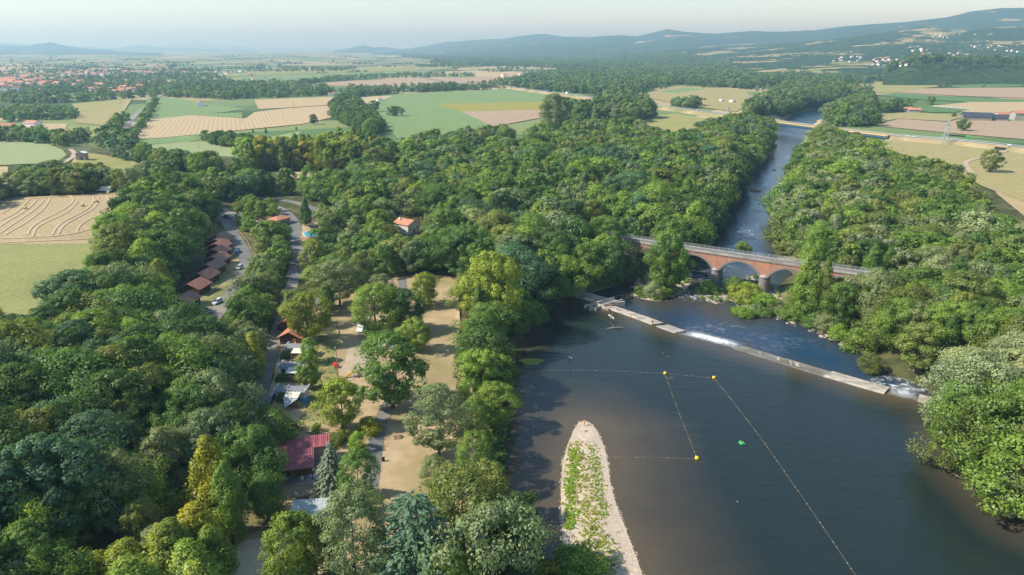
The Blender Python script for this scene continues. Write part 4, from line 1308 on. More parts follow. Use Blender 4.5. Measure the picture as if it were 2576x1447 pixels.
CAMP_PATH = smooth_line([P3(p)[:2] for p in [(905, 770), (912, 800), (908, 825), (915, 850)]], 2.5)
GROVE_PATH = smooth_line([P3(p)[:2] for p in [(1010, 700), (1015, 730), (1000, 760), (985, 800), (990, 850), (985, 880)]], 2.5)
ROADS = [(LANE, 2.6), (DRIVE, 3.4), (POOL_ROAD, 3.6), (UPPER_LOOP, 2.5), (TOP_ROAD, 3.0), (CAMP_ROAD, 2.2)]

def free_of_roads(x, y, margin):
    ok = np.ones(len(x), bool)
    for line, w in ROADS:
        d = np.full(len(x), 1e9)
        for a, b in zip(line[:-1], line[1:]):
            d = np.minimum(d, near_line(x, y, a, b))
        ok &= d > w + margin
    return ok

CHALETS = [(463, 749), (490, 713), (514, 687), (532, 665), (546, 645), (548, 627), (551, 613), (551, 602), (553, 593)]
for c in CHALETS:
    p = P3((c[0], c[1] + 6))
    EXCL.append((p[0] + 2, p[1] + 1, 7.5))
for c, r_ in [((1022, 575), 9), ((778, 610), 9), ((705, 560), 8), ((740, 850), 7), ((733, 815), 7), ((734, 1005), 7), ((739, 945), 6), ((751, 893), 6), ((745, 1150), 11), ((782, 1300), 8), ((640, 1400), 10), ((790, 590), 8)]:
    p = P3(c)
    EXCL.append((p[0], p[1], r_))
EXCL.append((*P3((600, 1420))[:2], 9.0))
EXA = np.array(EXCL)

def scatter(poly, sp, rng):
    x0, y0 = poly.min(0)
    x1, y1 = poly.max(0)
    gx, gy = np.meshgrid(np.arange(x0, x1, sp), np.arange(y0, y1, sp * 0.87))
    gx = gx + (np.arange(gx.shape[0])[:, None] % 2) * sp * 0.5
    gx = gx.ravel() + rng.uniform(-0.36, 0.36, gx.size) * sp
    gy = gy.ravel() + rng.uniform(-0.36, 0.36, gy.size) * sp
    k = inside(gx, gy, poly)
    gx, gy = gx[k], gy[k]
    for c in CLEAR:
        k = sdist(gx, gy, c) < -1.5
        gx, gy = gx[k], gy[k]
    k = (sdist(gx, gy, POND) < 1.0) & (sdist(gx, gy, STREAM) < -2.5)
    k &= near_line(gx, gy, PIER_A - SPAN * 9, PIER_A + SPAN * 6) > 6.0
    k &= ((gx[:, None] - EXA[:, 0]) ** 2 + (gy[:, None] - EXA[:, 1]) ** 2 > EXA[:, 2] ** 2).all(1)
    k &= free_of_roads(gx, gy, 1.2)
    return gx[k], gy[k]

PTS = []                                        # x, y, z, h, wide, kind, hue, wood
_r = np.random.default_rng(5)
_rr = random.Random(5)
for wi, (wname, poly, sp, hr, kinds, hues) in enumerate(WOODS):
    X, Y = scatter(world_poly(poly), sp, _r)
    patch = fbm(X / 45, Y / 45, 2, 70 + wi)
    for x, y, pn in zip(X, Y, patch):
        z = float(gh(x, y))
        h = _rr.uniform(*hr) * (1.15 if _rr.random() < 0.12 else 1.0)
        i = int(abs(pn * 1.7 + _rr.uniform(-0.5, 0.5)) * len(hues)) % len(hues)
        PTS.append((x, y, z, h, _rr.uniform(0.8, 1.3), _rr.choice(kinds), hues[i], wi))

def in_view(x, y, z, h):
    a = project(x, y, z)
    b = project(x, y, z + h)
    return -60 < a[0] < 2640 and b[1] < 1480 and a[1] > -20
PTS = [p for p in PTS if p[1] > 60]
seen = [p for p in PTS if in_view(*p[:4])]
unseen = [p for p in PTS if not in_view(*p[:4])]
seen.sort(key=lambda p: -p[3] * p[4] / project(*p[:3])[2])
# how much of a tree can show: those right behind a taller neighbour count for less, so take the largest in turn
LIMIT = {'broadleaf_tree': 290 - N_TREES.get('broadleaf_tree', 0), 'poplar_tree': 90}
MARKS = [(463, 760, 'the lowest brown chalet'), (515, 690, 'the third brown chalet'), (548, 610, 'the far end of the chalet row'), (258, 612, 'the corner of the stubble field'), (85, 775, 'the near tip of the grass field'),
         (532, 1190, 'the golden poplar'), (745, 1140, 'the red roof'), (630, 1400, 'the sandy yard'), (690, 880, 'the lane'), (0, 1447, 'the bottom left corner'), (0, 1150, 'the lower left edge'), (0, 900, 'the left edge by the field'),
         (637, 890, 'the yellow narrow tree at the lane'), (400, 700, 'the yellow narrow tree in the wood'), (300, 480, 'the field trailer'), (1580, 610, 'the left end of the viaduct'), (2140, 690, 'the right end of the viaduct'),
         (2345, 1010, 'the right end of the weir'), (2470, 950, 'the large silvery willow'), (2576, 750, 'the right edge'), (2576, 1250, 'the lower right edge'), (1950, 420, 'the far river reach'), (1022, 560, 'the white villa'), (1090, 690, 'the head of the dry lawn'),
         (1337, 910, 'the floating weed patch'), (1440, 728, 'the concrete platform'), (790, 590, 'the swimming pool'), (880, 750, 'the grey-green campsite tree'), (1230, 1150, 'the lower float line'), (2300, 860, 'the grassy right bank'),
         (2000, 460, 'the far silver willow'), (250, 1440, 'the small golden tree'), (760, 370, 'the poplar plantation'), (1400, 260, 'the tallest tree by the meadow'), (600, 640, 'the blue car on the drive'), (690, 550, 'the reception building'),
         (300, 1000, 'the middle of the left wood'), (150, 1250, 'the lower part of the left wood'), (450, 900, 'the clearing end of the drive'), (1300, 800, 'the stones of the pond bank')]
ORDN = ['', ', second out', ', third out', ', fourth out', ', fifth out', ', sixth out', ', seventh out', ', eighth out', ', ninth out']
REST, CHOSEN = [], []
for p in seen:
    nm = CAT[p[5]]
    if LIMIT.get(nm, 0) > 0 and p[1] < 420 or (nm == 'poplar_tree' and LIMIT[nm] > 0):
        LIMIT[nm] -= 1
        cx_, cy_, _d = project(p[0], p[1], p[2] + 0.6 * p[3])
        mk = min(MARKS, key=lambda q: (q[0] - cx_) ** 2 + (q[1] - cy_) ** 2)
        ax_, ay_ = cx_ - mk[0], cy_ - mk[1]
        way = ('right of' if ax_ > 0 else 'left of') if abs(ax_) > 1.2 * abs(ay_) else ('below' if ay_ > 0 else 'above')
        shape = {'round': 'round', 'tall': 'upright', 'feather': 'feathery', 'poplar': 'narrow'}[p[5]]
        noun = 'poplar' if p[5] == 'poplar' else 'tree'
        CHOSEN.append((math.hypot(ax_, ay_), f'{p[6]} {shape} {noun} {way} {mk[2]}', p))
_used = {}
for dist_, lab_, p in sorted(CHOSEN, key=lambda q: q[0]):
    n_ = _used.get(lab_, 0)
    _used[lab_] = n_ + 1
    plant(p[5], p[0], p[1], p[2], p[3], p[4], p[6], lab_ + ORDN[min(n_, 8)], f'trees of {WOODS[p[7]][0]}')
_ch = {id(q[2]) for q in CHOSEN}
REST = [p for p in seen if id(p) not in _ch]
near_unseen = [p for p in unseen if p[1] < 420]   # just outside the frame: they still shade and mirror
REST += near_unseen

# ---- the rest of the woods: masses, scattered by geometry nodes from coarser trees
def far_proto(kind, seed, leaves, clumps, leaf, env, **kw):
    me = crown_mesh('mass_' + kind, seed, env, clumps, leaves, leaf, **kw)
    # a stub of trunk below the crown
    o = bpy.data.objects.new('mass_' + kind, me)
    me.materials.append(M['leaf_far'])
    return o

mid_col = bpy.data.collections.new('mass_mid')
far_col = bpy.data.collections.new('mass_far')
MID = [far_proto('a%d' % s, 800 + s, 60, 70, 0.028, E_ROUND(0.42 + 0.03 * s, 0.12), lump=0.28, z0=0.1) for s in range(4)] + \
      [far_proto('b%d' % s, 820 + s, 60, 62, 0.024, E_ROUND(0.31, 0.0), lump=0.3, z0=0.08) for s in range(2)] + \
      [far_proto('c%d' % s, 840 + s, 48, 55, 0.021, E_POP(0.17), rc=(0.3, 0.5), lump=0.25, z0=0.06, flat=1.3) for s in range(2)]
FAR = [far_proto('d%d' % s, 860 + s, 14, 22, 0.085, E_ROUND(0.46, 0.1), rc=(0.25, 0.4), lump=0.3, z0=0.04) for s in range(3)] + \
      [far_proto('e%d' % s, 880 + s, 12, 18, 0.06, E_POP(0.2), rc=(0.3, 0.5), lump=0.25, z0=0.02) for s in range(1)]
for k, o in enumerate(MID):
    mid_col.objects.link(o)
for k, o in enumerate(FAR):
    far_col.objects.link(o)

def mass(name, label, cat, rows, col):
    """rows: x, y, z, scale xy, scale z, pick, colour"""
    n = len(rows)
    me = bpy.data.meshes.new(name)
    me.vertices.add(n)
    a = np.array([r[:6] for r in rows], np.float32)
    me.vertices.foreach_set('co', a[:, :3].ravel())
    scl = np.column_stack([a[:, 3], a[:, 3], a[:, 4]])
    me.attributes.new('scl', 'FLOAT_VECTOR', 'POINT').data.foreach_set('vector', scl.astype(np.float32).ravel())
    rot = np.zeros((n, 3), np.float32)
    rot[:, 2] = np.random.default_rng(n).uniform(0, 6.28, n)
    me.attributes.new('rot', 'FLOAT_VECTOR', 'POINT').data.foreach_set('vector', rot.ravel())
    me.attributes.new('pick', 'INT', 'POINT').data.foreach_set('value', a[:, 5].astype(np.int32))
    me.attributes.new('tint', 'FLOAT_COLOR', 'POINT').data.foreach_set('color', np.array([r[6] for r in rows], np.float32).ravel())
    o = tag(link_mesh(name, me), label, cat, kind='stuff')
    ng = bpy.data.node_groups.new(name, 'GeometryNodeTree')
    ng.interface.new_socket('Geometry', in_out='INPUT', socket_type='NodeSocketGeometry')
    ng.interface.new_socket('Geometry', in_out='OUTPUT', socket_type='NodeSocketGeometry')
    gi, go = ng.nodes.new('NodeGroupInput'), ng.nodes.new('NodeGroupOutput')
    ip = ng.nodes.new('GeometryNodeInstanceOnPoints')
    ci = ng.nodes.new('GeometryNodeCollectionInfo')
    ci.inputs['Collection'].default_value = col
    ci.inputs['Separate Children'].default_value = True
    ci.inputs['Reset Children'].default_value = True
    ip.inputs['Pick Instance'].default_value = True
    for nm, ty, sock in (('scl', 'FLOAT_VECTOR', 'Scale'), ('rot', 'FLOAT_VECTOR', 'Rotation'), ('pick', 'INT', 'Instance Index')):
        na = ng.nodes.new('GeometryNodeInputNamedAttribute')
        na.data_type = ty
        na.inputs['Name'].default_value = nm
        ng.links.new(na.outputs[0], ip.inputs[sock])
    ng.links.new(gi.outputs[0], ip.inputs['Points'])
    ng.links.new(ci.outputs[0], ip.inputs['Instance'])
    ng.links.new(ip.outputs[0], go.inputs[0])
    md = o.modifiers.new('scatter', 'NODES')
    md.node_group = ng
    return o

def pick_mid(kind):
    return {'round': _rr.randrange(4), 'feather': _rr.randrange(4), 'tall': 4 + _rr.randrange(2), 'poplar': 6 + _rr.randrange(2)}.get(kind, 0)
rows = {}
for p in REST:
    rows.setdefault(p[7], []).append((p[0], p[1], p[2] - 0.2, p[3] * p[4], p[3], pick_mid(p[5]), tint(p[6], _rr)))
for wi, rw in rows.items():
    nm = WOODS[wi][0]
    mass('woodland', f'the remaining trees of {nm} seen as one mass', 'woodland', rw, mid_col)

# ---- far woods, hedges and trees of the plain
FARW = [
    ([(1245, 215), (1290, 195, 12), (1420, 172, 12), (1600, 164, 12), (1760, 168, 12), (1890, 182, 12), (1950, 215), (1880, 225), (1800, 218), (1700, 215), (1640, 222), (1590, 245), (1500, 240), (1400, 232), (1300, 222)], 15, (11, 19)),
    ([(1080, 160), (1120, 146, 10), (1400, 140, 10), (1660, 146, 10), (1840, 160, 10), (1840, 178), (1600, 170), (1400, 172), (1200, 166)], 26, (12, 18)),
    ([(1000, 143), (1300, 138), (1600, 140), (1560, 148), (1100, 152)], 40, (12, 18)),
    ([(420, 222), (520, 205, 8), (700, 208, 8), (830, 222, 8), (840, 240), (700, 246), (560, 252), (430, 244)], 14, (8, 15)),
    ([(860, 235), (900, 215, 10), (1000, 222, 10), (960, 240), (900, 246)], 13, (8, 15)),
    ([(1000, 232), (1040, 215, 10), (1150, 210, 10), (1225, 216, 10), (1220, 226), (1060, 233)], 13, (9, 16)),
    ([(0, 250), (60, 240, 6), (180, 244, 6), (330, 236, 6), (350, 246), (180, 258), (100, 262), (0, 262)], 15, (8, 14)),
    ([(0, 290), (40, 272, 6), (150, 268, 6), (200, 280, 6), (180, 300), (60, 306), (0, 310)], 12, (8, 13)),
    ([(-40, 345), (60, 318, 8), (170, 330, 8), (250, 345), (160, 372), (60, 356), (-40, 358)], 9, (7, 12)),
    ([(250, 370), (262, 330, 8), (285, 300, 8), (330, 282, 6), (300, 320), (300, 360), (280, 378)], 8, (7, 13)),
    ([(300, 345), (330, 330, 5), (380, 262, 5), (400, 250), (372, 300), (345, 345), (335, 375), (310, 385)], 8, (6, 11)),
    ([(170, 392), (250, 372, 6), (330, 380, 6), (420, 395, 6), (430, 420), (330, 408), (240, 392)], 8, (6, 11)),
    ([(2190, 204), (2300, 192, 8), (2576, 190, 10), (2720, 190, 10), (2720, 200), (2400, 204), (2200, 206)], 13, (9, 16)),
    ([(1880, 196), (1980, 186, 10), (2120, 188, 10), (2200, 196, 10), (2200, 208), (2060, 212), (1940, 212)], 14, (10, 16)),
    ([(2050, 308), (2085, 290, 8), (2200, 290, 8), (2190, 322), (2100, 318)], 8, (7, 12)),
    ([(2205, 285), (2212, 262, 8), (2260, 256, 8), (2290, 268), (2280, 282)], 10, (9, 15)),
    ([(2320, 262), (2330, 250, 8), (2366, 252, 8), (2360, 264)], 10, (9, 14)),
    ([(1500, 242), (1560, 232, 8), (1640, 240, 8), (1620, 258), (1560, 262)], 11, (8, 15)),
    ([(1690, 268), (1700, 250, 8), (1750, 248, 8), (1760, 268), (1720, 276)], 10, (9, 15)),
    ([(600, 182), (800, 176), (900, 172), (860, 180)], 30, (7, 12)),
    ([(1040, 166), (1250, 164), (1250, 168), (1050, 170)], 26, (8, 13)),
    ([(620, 224), (830, 196), (1000, 188), (1160, 186), (1000, 194), (840, 206)], 22, (7, 10)),
]
far_rows = []
_hue = ['deep green', 'mid green', 'dark green', 'grey green', 'blue green', 'mid green']
def far_tree(x, y, h, wide=None):
    w = wide or _rr.uniform(0.9, 1.35)
    pk = 3 if _rr.random() < 0.1 else _rr.randrange(3)
    far_rows.append((x, y, float(zh(x, y)) - 0.3, h * w, h, pk, tint(_rr.choice(_hue), _rr)))
for poly, sp, hr in FARW:
    pl = world_poly(poly)
    x0, y0 = pl.min(0)
    x1, y1 = pl.max(0)
    gx, gy = np.meshgrid(np.arange(x0, x1, sp), np.arange(y0, y1, sp))
    gx = gx.ravel() + _r.uniform(-0.4, 0.4, gx.size) * sp
    gy = gy.ravel() + _r.uniform(-0.4, 0.4, gy.size) * sp
    k = inside(gx, gy, pl) & (sdist(gx, gy, STREAM) < -3)
    for x, y in zip(gx[k], gy[k]):
        far_tree(x, y, _rr.uniform(*hr))
# hedges and copses across the plain, off the surveyed fields
def off_fields(x, y):
    for pl in FIELD_POLYS:
        if pl[:, 1].max() > y > pl[:, 1].min() and inside([x], [y], pl)[0]:
            return False
    return True
for _ in range(760):
    py = 128 + 105 * _rr.random() ** 1.5
    px = _rr.uniform(-20, 2600)
    x, y = at_z(px, py, 6)
    if y > 9000 or y < 700:
        continue
    n = _rr.randrange(3, 22)
    a = _rr.choice([0.25, 0.3, 0.4, 1.9]) + _rr.uniform(-0.15, 0.15)
    st = _rr.uniform(8, 16)
    for k in range(n):
        xx, yy = x + math.cos(a) * st * k + _rr.uniform(-4, 4), y + math.sin(a) * st * k + _rr.uniform(-4, 4)
        if off_fields(xx, yy):
            far_tree(xx, yy, _rr.uniform(4, 11))
# among the houses of the far town and of the hillside villages
for _ in range(1100):
    px, py = _rr.uniform(-20, 560), 174 + 72 * _rr.random()
    x, y = at_z(px, py, 6)
    if off_fields(x, y):
        far_tree(x, y, _rr.uniform(5, 12))
for _ in range(420):
    px, py = _rr.uniform(2180, 2600), _rr.uniform(100, 176)
    x, y, z = hit_hill(px, py)
    if y < 7000:
        far_tree(x, y, _rr.uniform(6, 13))
# the avenue of trees across the right plain
for k in range(46):
    px = 1850 + 330 * k / 45
    x, y = at_z(px, 166 + 1.0 * math.sin(k), 6)
    far_tree(x, y, _rr.uniform(10, 13), 1.0)
mass('distant_woodland', 'far woods, hedges and trees spread over the plain', 'woodland', far_rows, far_col)
print('TREES', len(PTS), 'individual', N_TREES, 'mass', len(REST), 'far', len(far_rows))
# ------------------------------------------------------------------ lawns, lanes and roads
LAWNS = [
    ('dry_lawn', 'lawn', [(738, 755), (712, 845), (694, 920), (668, 1015), (650, 1110), (690, 1200), (690, 1330), (590, 1350), (575, 1480), (1230, 1480), (1245, 1260), (1218, 1110), (1235, 1000), (1165, 960), (1152, 700), (1085, 690), (980, 700), (880, 722), (800, 745)], 0.06),
    ('grass_bank', 'bank', [(800, 745), (846, 800), (856, 860), (850, 920), (846, 985), (830, 1040), (800, 1075), (735, 1068), (778, 1010), (784, 960), (790, 900), (800, 850)], 0.10),
    ('chalet_green', 'bank', [(440, 790), (470, 735), (520, 680), (556, 610), (568, 585), (600, 640), (612, 668), (585, 720), (545, 770), (505, 830), (470, 850)], 0.06),
    ('pool_lawn', 'lawn', [(752, 575), (768, 558), (812, 560), (830, 580), (812, 640), (770, 648), (756, 620)], 0.07),
    ('wood_clearing', FIELD_MATS['straw'], [(715, 436), (790, 428), (866, 436), (800, 450), (728, 448)], 0.1),
    ('wood_clearing', FIELD_MATS['straw'], [(915, 440), (1020, 430), (1005, 478), (940, 478)], 0.1),
    ('wood_clearing', FIELD_MATS['drymeadow'], [(1280, 350), (1340, 342), (1344, 396), (1280, 400)], 0.1),
    ('wood_clearing', FIELD_MATS['drymeadow'], [(1376, 350), (1420, 356), (1445, 368), (1376, 374)], 0.1),
    ('sandy_yard', 'sand', [(600, 1362), (684, 1352), (672, 1410), (655, 1480), (572, 1480)], 0.09),
    ('gravel_path', 'track', [(905, 855), (975, 860), (960, 900), (925, 935), (880, 960), (860, 930), (875, 880)], 0.14),
]
for nm, mt, pts, lf in LAWNS:
    drape(nm, world_poly(pts), mt, lf)
ribbon('lane', LANE, 4.0, 'asphalt', 0.14)
ribbon('chalet_drive', DRIVE, 5.6, 'asphalt', 0.14)
ribbon('pool_road', POOL_ROAD, 6.4, 'asphalt', 0.14)
ribbon('upper_lane', UPPER_LOOP, 4.0, 'asphalt', 0.18)
ribbon('upper_road', TOP_ROAD, 5.0, 'asphalt', 0.22)
ribbon('camp_road', CAMP_ROAD, 3.4, 'asphalt', 0.14)
ribbon('camp_path', CAMP_PATH, 3.2, 'asphalt', 0.14)
ribbon('camp_path', GROVE_PATH, 3.0, 'asphalt', 0.18)
ribbon('farm_track', smooth_line([P3(p)[:2] for p in [(160, 412), (168, 405), (185, 396), (188, 385), (176, 376)]], 3), 3.5, 'track', 0.3)
ribbon('farm_track', smooth_line([P3(p)[:2] for p in [(330, 318), (345, 305), (352, 300)]], 4), 4.5, 'track', 0.6)
ribbon('farm_track', smooth_line([P3(p)[:2] for p in [(2448, 440), (2430, 425), (2428, 410), (2450, 402), (2490, 396), (2530, 382)]], 4), 4.0, 'track', 0.9)
ribbon('country_road', smooth_line([P3(p)[:2] for p in [(1180, 214), (1110, 205), (1060, 196), (1045, 186), (1050, 178), (1062, 172)]], 12), 12, 'asphalt', 1.2)
RAIL_FAR = smooth_line([P3(p)[:2] for p in [(292, 372), (300, 352), (316, 322), (345, 286), (380, 260), (412, 238)]], 5)
ribbon('railway', RAIL_FAR, 6.5, 'ballast', 0.7)
drape('gravel_island', ISLE, 'pebble', 0.03)
drape('gravel_spit', SPIT, 'pebble', 0.03)
drape('gravel_bar', BAR, 'rock', 0.03)

# highway on its embankment
HW_Z = 10.0
def hw(pts):
    return smooth_line([at_z(*p, HW_Z) for p in pts], 6)
HW_L = hw([(1215, 207), (1330, 225), (1450, 240), (1560, 255), (1700, 271), (1800, 284), (1872, 293)])
HW_B = hw([(1872, 293), (1960, 306), (2065, 320), (2150, 330), (2245, 341)])
HW_R = hw([(2245, 341), (2400, 352), (2500, 362), (2576, 371), (2760, 392)])
def causeway(name, line, half=6.5, mat='drybank'):
    d = np.gradient(line, axis=0)
    d /= np.linalg.norm(d, axis=1)[:, None]
    nr = np.column_stack([-d[:, 1], d[:, 0]])
    rows_, zz = [], []
    for k, z in ((half + 7, None), (half, HW_Z - 0.1), (-half, HW_Z - 0.1), (-half - 7, None)):
        p = line + nr * k
        rows_.append(p)
        zz.append(np.full(len(p), z) if z is not None else gh(p[:, 0], p[:, 1]) - 0.3)
    v = np.column_stack([np.vstack(rows_), np.concatenate(zz)])
    n = len(line)
    f = [(r * n + i, (r + 1) * n + i, (r + 1) * n + i + 1, r * n + i + 1) for r in range(3) for i in range(n - 1)]
    me = quick_mesh(name, v, np.array(f))
    return tag(link_mesh(name, me, mat), kind='structure')
M['drybank'] = mottled('dry_bank', (0.30, 0.22, 0.11), (0.42, 0.33, 0.18), 0.1, c3=(0.2, 0.2, 0.08), big=0.03)
causeway('highway_embankment', HW_L)
causeway('highway_embankment', HW_R)
def flat_band(name, line, off, width, z, mat, parent=None, kind='structure', thick=None):
    d = np.gradient(line, axis=0)
    d /= np.linalg.norm(d, axis=1)[:, None]
    nr = np.column_stack([-d[:, 1], d[:, 0]])
    a, b = line + nr * (off + width / 2), line + nr * (off - width / 2)
    n = len(line)
    if thick is None:
        v = np.vstack([np.column_stack([a, np.full(n, z)]), np.column_stack([b, np.full(n, z)])])
        f = [(i, n + i, n + i + 1, i + 1) for i in range(n - 1)]
    else:
        v = np.vstack([np.column_stack([q, np.full(n, zz)]) for q, zz in ((a, z), (b, z), (b, z - thick), (a, z - thick))])
        f = [(r * n + i, ((r + 1) % 4) * n + i, ((r + 1) % 4) * n + i + 1, r * n + i + 1) for r in range(4) for i in range(n - 1)]
        f += [(0, 3 * n, 2 * n, n), (n - 1, 2 * n - 1, 3 * n - 1, 4 * n - 1)]
    me = quick_mesh(name, v, np.array(f))
    o = link_mesh(name, me, mat, parent)
    return tag(o, kind=kind) if kind else o
for ln in (HW_L, HW_R):
    flat_band('highway', ln, 0, 10.5, HW_Z, 'asphalt')
    for off in (-4.6, 0, 4.6):
        flat_band('road_marking', ln, off, 0.35, HW_Z + 0.03, 'paint')
RB = thing('road_bridge', 'long highway bridge with yellow edge beam and blue girder over the river', 'bridge')
flat_band('deck', HW_B, 0, 11.5, HW_Z, 'asphalt', RB, None, 0.5)
for off in (-4.6, 0, 4.6):
    flat_band('road_marking', HW_B, off, 0.35, HW_Z + 0.03, 'paint', RB, None)
for s_ in (-1, 1):
    flat_band('edge_beam', HW_B, s_ * 6.0, 0.5, HW_Z + 0.35, 'yellow_steel', RB, None, 1.45)
    flat_band('girder', HW_B, s_ * 5.5, 0.5, HW_Z - 1.12, 'blue_steel', RB, None, 2.4)
    flat_band('guard_rail', HW_B, s_ * 5.5, 0.15, HW_Z + 1.0, 'steel', RB, None, 0.3)
for k in (0.22, 0.72):
    p = HW_B[int(k * (len(HW_B) - 1))]
    z0 = float(gh(p[0], p[1])) - 1
    d_ = HW_B[-1] - HW_B[0]
    MB().box((p[0], p[1], (z0 + HW_Z - 2.75) / 2), (1.6, 8.0, HW_Z - 2.75 - z0), math.atan2(d_[1], d_[0])).build('pier', 'concrete', RB)
for ln, s_ in ((HW_L, -1), (HW_R, -1), (HW_L, 1), (HW_R, 1)):
    g = thing('guard_rail', 'steel guard rail along the ' + ('near' if s_ < 0 else 'far') + ' side of the highway ' + ('left' if ln is HW_L else 'right') + ' of the road bridge', 'guard rail')
    flat_band('rail', ln, s_ * 5.9, 0.15, HW_Z + 0.85, 'steel', g, None, 0.3)
    m = MB()
    for p in ln[::4]:
        m.box((p[0], p[1], HW_Z + 0.4), (0.2, 0.2, 0.8))
    d = np.gradient(ln, axis=0)
    m2 = MB()
    for p, q in list(zip(ln, d))[::4]:
        q = q / np.linalg.norm(q)
        m2.box((p[0] - q[1] * s_ * 5.9, p[1] + q[0] * s_ * 5.9, HW_Z + 0.3), (0.15, 0.15, 0.8))
    tag(m2.build('posts', 'steel', g), kind='stuff')

# ------------------------------------------------------------------ brick railway viaduct
ZS = STREAM_Z
def deck_z():
    m = PIER_A + 0.5 * SPAN - SNRM * 2.7
    if m[1] > (PIER_A + 0.5 * SPAN)[1]:
        m = PIER_A + 0.5 * SPAN + SNRM * 2.7
    return at_y(1857, 646, m[1])[2]
ZD = deck_z()
NEAR = -1 if SNRM[1] > 0 else 1                     # side that faces the camera
ANG = math.atan2(SDIR[1], SDIR[0])
VIA = thing('railway_viaduct', 'orange brick railway viaduct with grey stone piers and arches across the river', 'viaduct', (PIER_A[0], PIER_A[1], 0), ANG)
Z_SPR = ZD - 6.6
Z_CR = ZD - 2.3
HW2 = 2.7                                           # half width
I0, I1 = -7, 3
PW = 1.9                                            # half pier top
def arch_z(u, inner=True):
    """intrados height for u in -1..1"""
    h = SPAN_L / 2 - PW
    rise = Z_CR - Z_SPR
    rr = (h * h + rise * rise) / (2 * rise)
    x = u * h
    return Z_CR - rr + math.sqrt(max(rr * rr - x * x, 0))
RING = 0.75
def arch_pt(u, extra):
    h = SPAN_L / 2 - PW
    rise = Z_CR - Z_SPR
    rr = (h * h + rise * rise) / (2 * rise)
    a = math.asin(max(-1, min(1, u * h / rr)))
    return (rr + extra) * math.sin(a), Z_CR - rr + (rr + extra) * math.cos(a)
NS = 22
vous = None
for i in range(I0, I1):
    xc = (i + 0.5) * SPAN_L
    shown = -3 <= i <= 2
    # spandrel: brick on both sides between ring and cornice, soffit of the vault
    top = ZD - 0.75
    prof = [arch_pt(-1 + 2 * k / NS, RING if shown else 0.0) for k in range(NS + 1)]
    xs_ = [(-SPAN_L / 2, prof[0][1])] + prof + [(SPAN_L / 2, prof[-1][1])]
    for s_ in (-1, 1):
        m = MB()
        y = s_ * (HW2 - 0.12)
        for (xa, za), (xb, zb) in zip(xs_[:-1], xs_[1:]):
            q = [(xc + xa, y, za), (xc + xb, y, zb), (xc + xb, y, top), (xc + xa, y, top)]
            m.raw(q if s_ < 0 else q[::-1], [(0, 1, 2, 3)])
        m.build('spandrel', 'brick', VIA)
    sf = MB()
    inn = [arch_pt(-1 + 2 * k / NS, 0.02) for k in range(NS + 1)]
    for (xa, za), (xb, zb) in zip(inn[:-1], inn[1:]):
        sf.raw([(xc + xa, -HW2 + 0.3, za), (xc + xa, HW2 - 0.3, za), (xc + xb, HW2 - 0.3, zb), (xc + xb, -HW2 + 0.3, zb)], [(0, 1, 2, 3)])
    sf.build('vault', 'brick', VIA)
    if shown:
        for s_ in ((NEAR, -NEAR) if -2 <= i else (NEAR,)):
            ring = bpy.data.objects.new('arch_ring', None)
            COL.objects.link(ring)
            ring.parent = VIA
            for k in range(NS):
                (xa, za), (xb, zb) = arch_pt(-1 + 2 * (k + 0.06) / NS, 0), arch_pt(-1 + 2 * (k + 0.94) / NS, 0)
                (xd, zd), (xe, ze) = arch_pt(-1 + 2 * (k + 0.06) / NS, RING + 0.03 * (k % 2)), arch_pt(-1 + 2 * (k + 0.94) / NS, RING + 0.03 * (k % 2))
                key = 'voussoir%d_%d' % (k, s_)
                me = bpy.data.meshes.get(key)
                if me is None:
                    y0, y1 = sorted((s_ * (HW2 - 0.3), s_ * (HW2 + 0.02 * (k % 3))))
                    me = MB().hexa([(xa, y0, za), (xb, y0, zb), (xb, y1, zb), (xa, y1, za)], [(xd, y0, zd), (xe, y0, ze), (xe, y1, ze), (xd, y1, zd)]).mesh(key)
                    me.materials.append(M['voussoir'])
                v = link_mesh('voussoir', me, None, ring)
                v.location = (xc, 0, 0)
# piers
def pier_section(a, b, n=10):
    """stadium outline: half length a across the bridge, half thickness b"""
    pts = []
    for k in range(n + 1):
        t = math.pi * k / n
        pts.append((b * math.cos(t), (a - b) + b * math.sin(t)))
    for k in range(n + 1):
        t = math.pi + math.pi * k / n
        pts.append((b * math.cos(t), -(a - b) + b * math.sin(t)))
    return pts
def loft(sections, name, mat, parent):
    m = MB()
    n = len(sections[0][0])
    for poly, z in sections:
        m.v += [(x, y, z) for x, y in poly]
    for r_ in range(len(sections) - 1):
        for k in range(n):
            m.f.append((r_ * n + k, r_ * n + (k + 1) % n, (r_ + 1) * n + (k + 1) % n, (r_ + 1) * n + k))
    m.f.append(tuple(range(n - 1, -1, -1)))
    m.f.append(tuple((len(sections) - 1) * n + k for k in range(n)))
    return m.build(name, mat, parent)
def shift(poly, dx):
    return [(x + dx, y) for x, y in poly]
for i in range(I0, I1 + 1):
    x = i * SPAN_L
    w = PIER_A + SPAN * i
    g0 = min(float(gh(w[0], w[1])), ZS + 0.6) - 0.6
    sec = lambda a, b, z: (shift(pier_section(a, b), x), z)
    loft([sec(3.5, 2.15, g0 + 1.1), sec(3.2, 1.75, Z_SPR - 0.6)], 'pier_shaft', 'stone', VIA)
    loft([sec(3.4, 1.95, Z_SPR - 0.6), sec(3.5, 2.05, Z_SPR - 0.35), sec(3.35, 1.95, Z_SPR - 0.1), sec(2.75, 1.9, Z_SPR + 0.5)], 'pier_capital', 'concrete', VIA)
    loft([sec(4.3, 2.9, g0 + 0.55), sec(4.3, 2.9, g0 + 1.0), sec(3.7, 2.3, g0 + 1.2)], 'pier_footing', 'concrete', VIA)
    loft([sec(4.2, 2.8, g0 - 1.2), sec(4.2, 2.8, g0 + 0.56)], 'sheet_piling', 'rust', VIA)
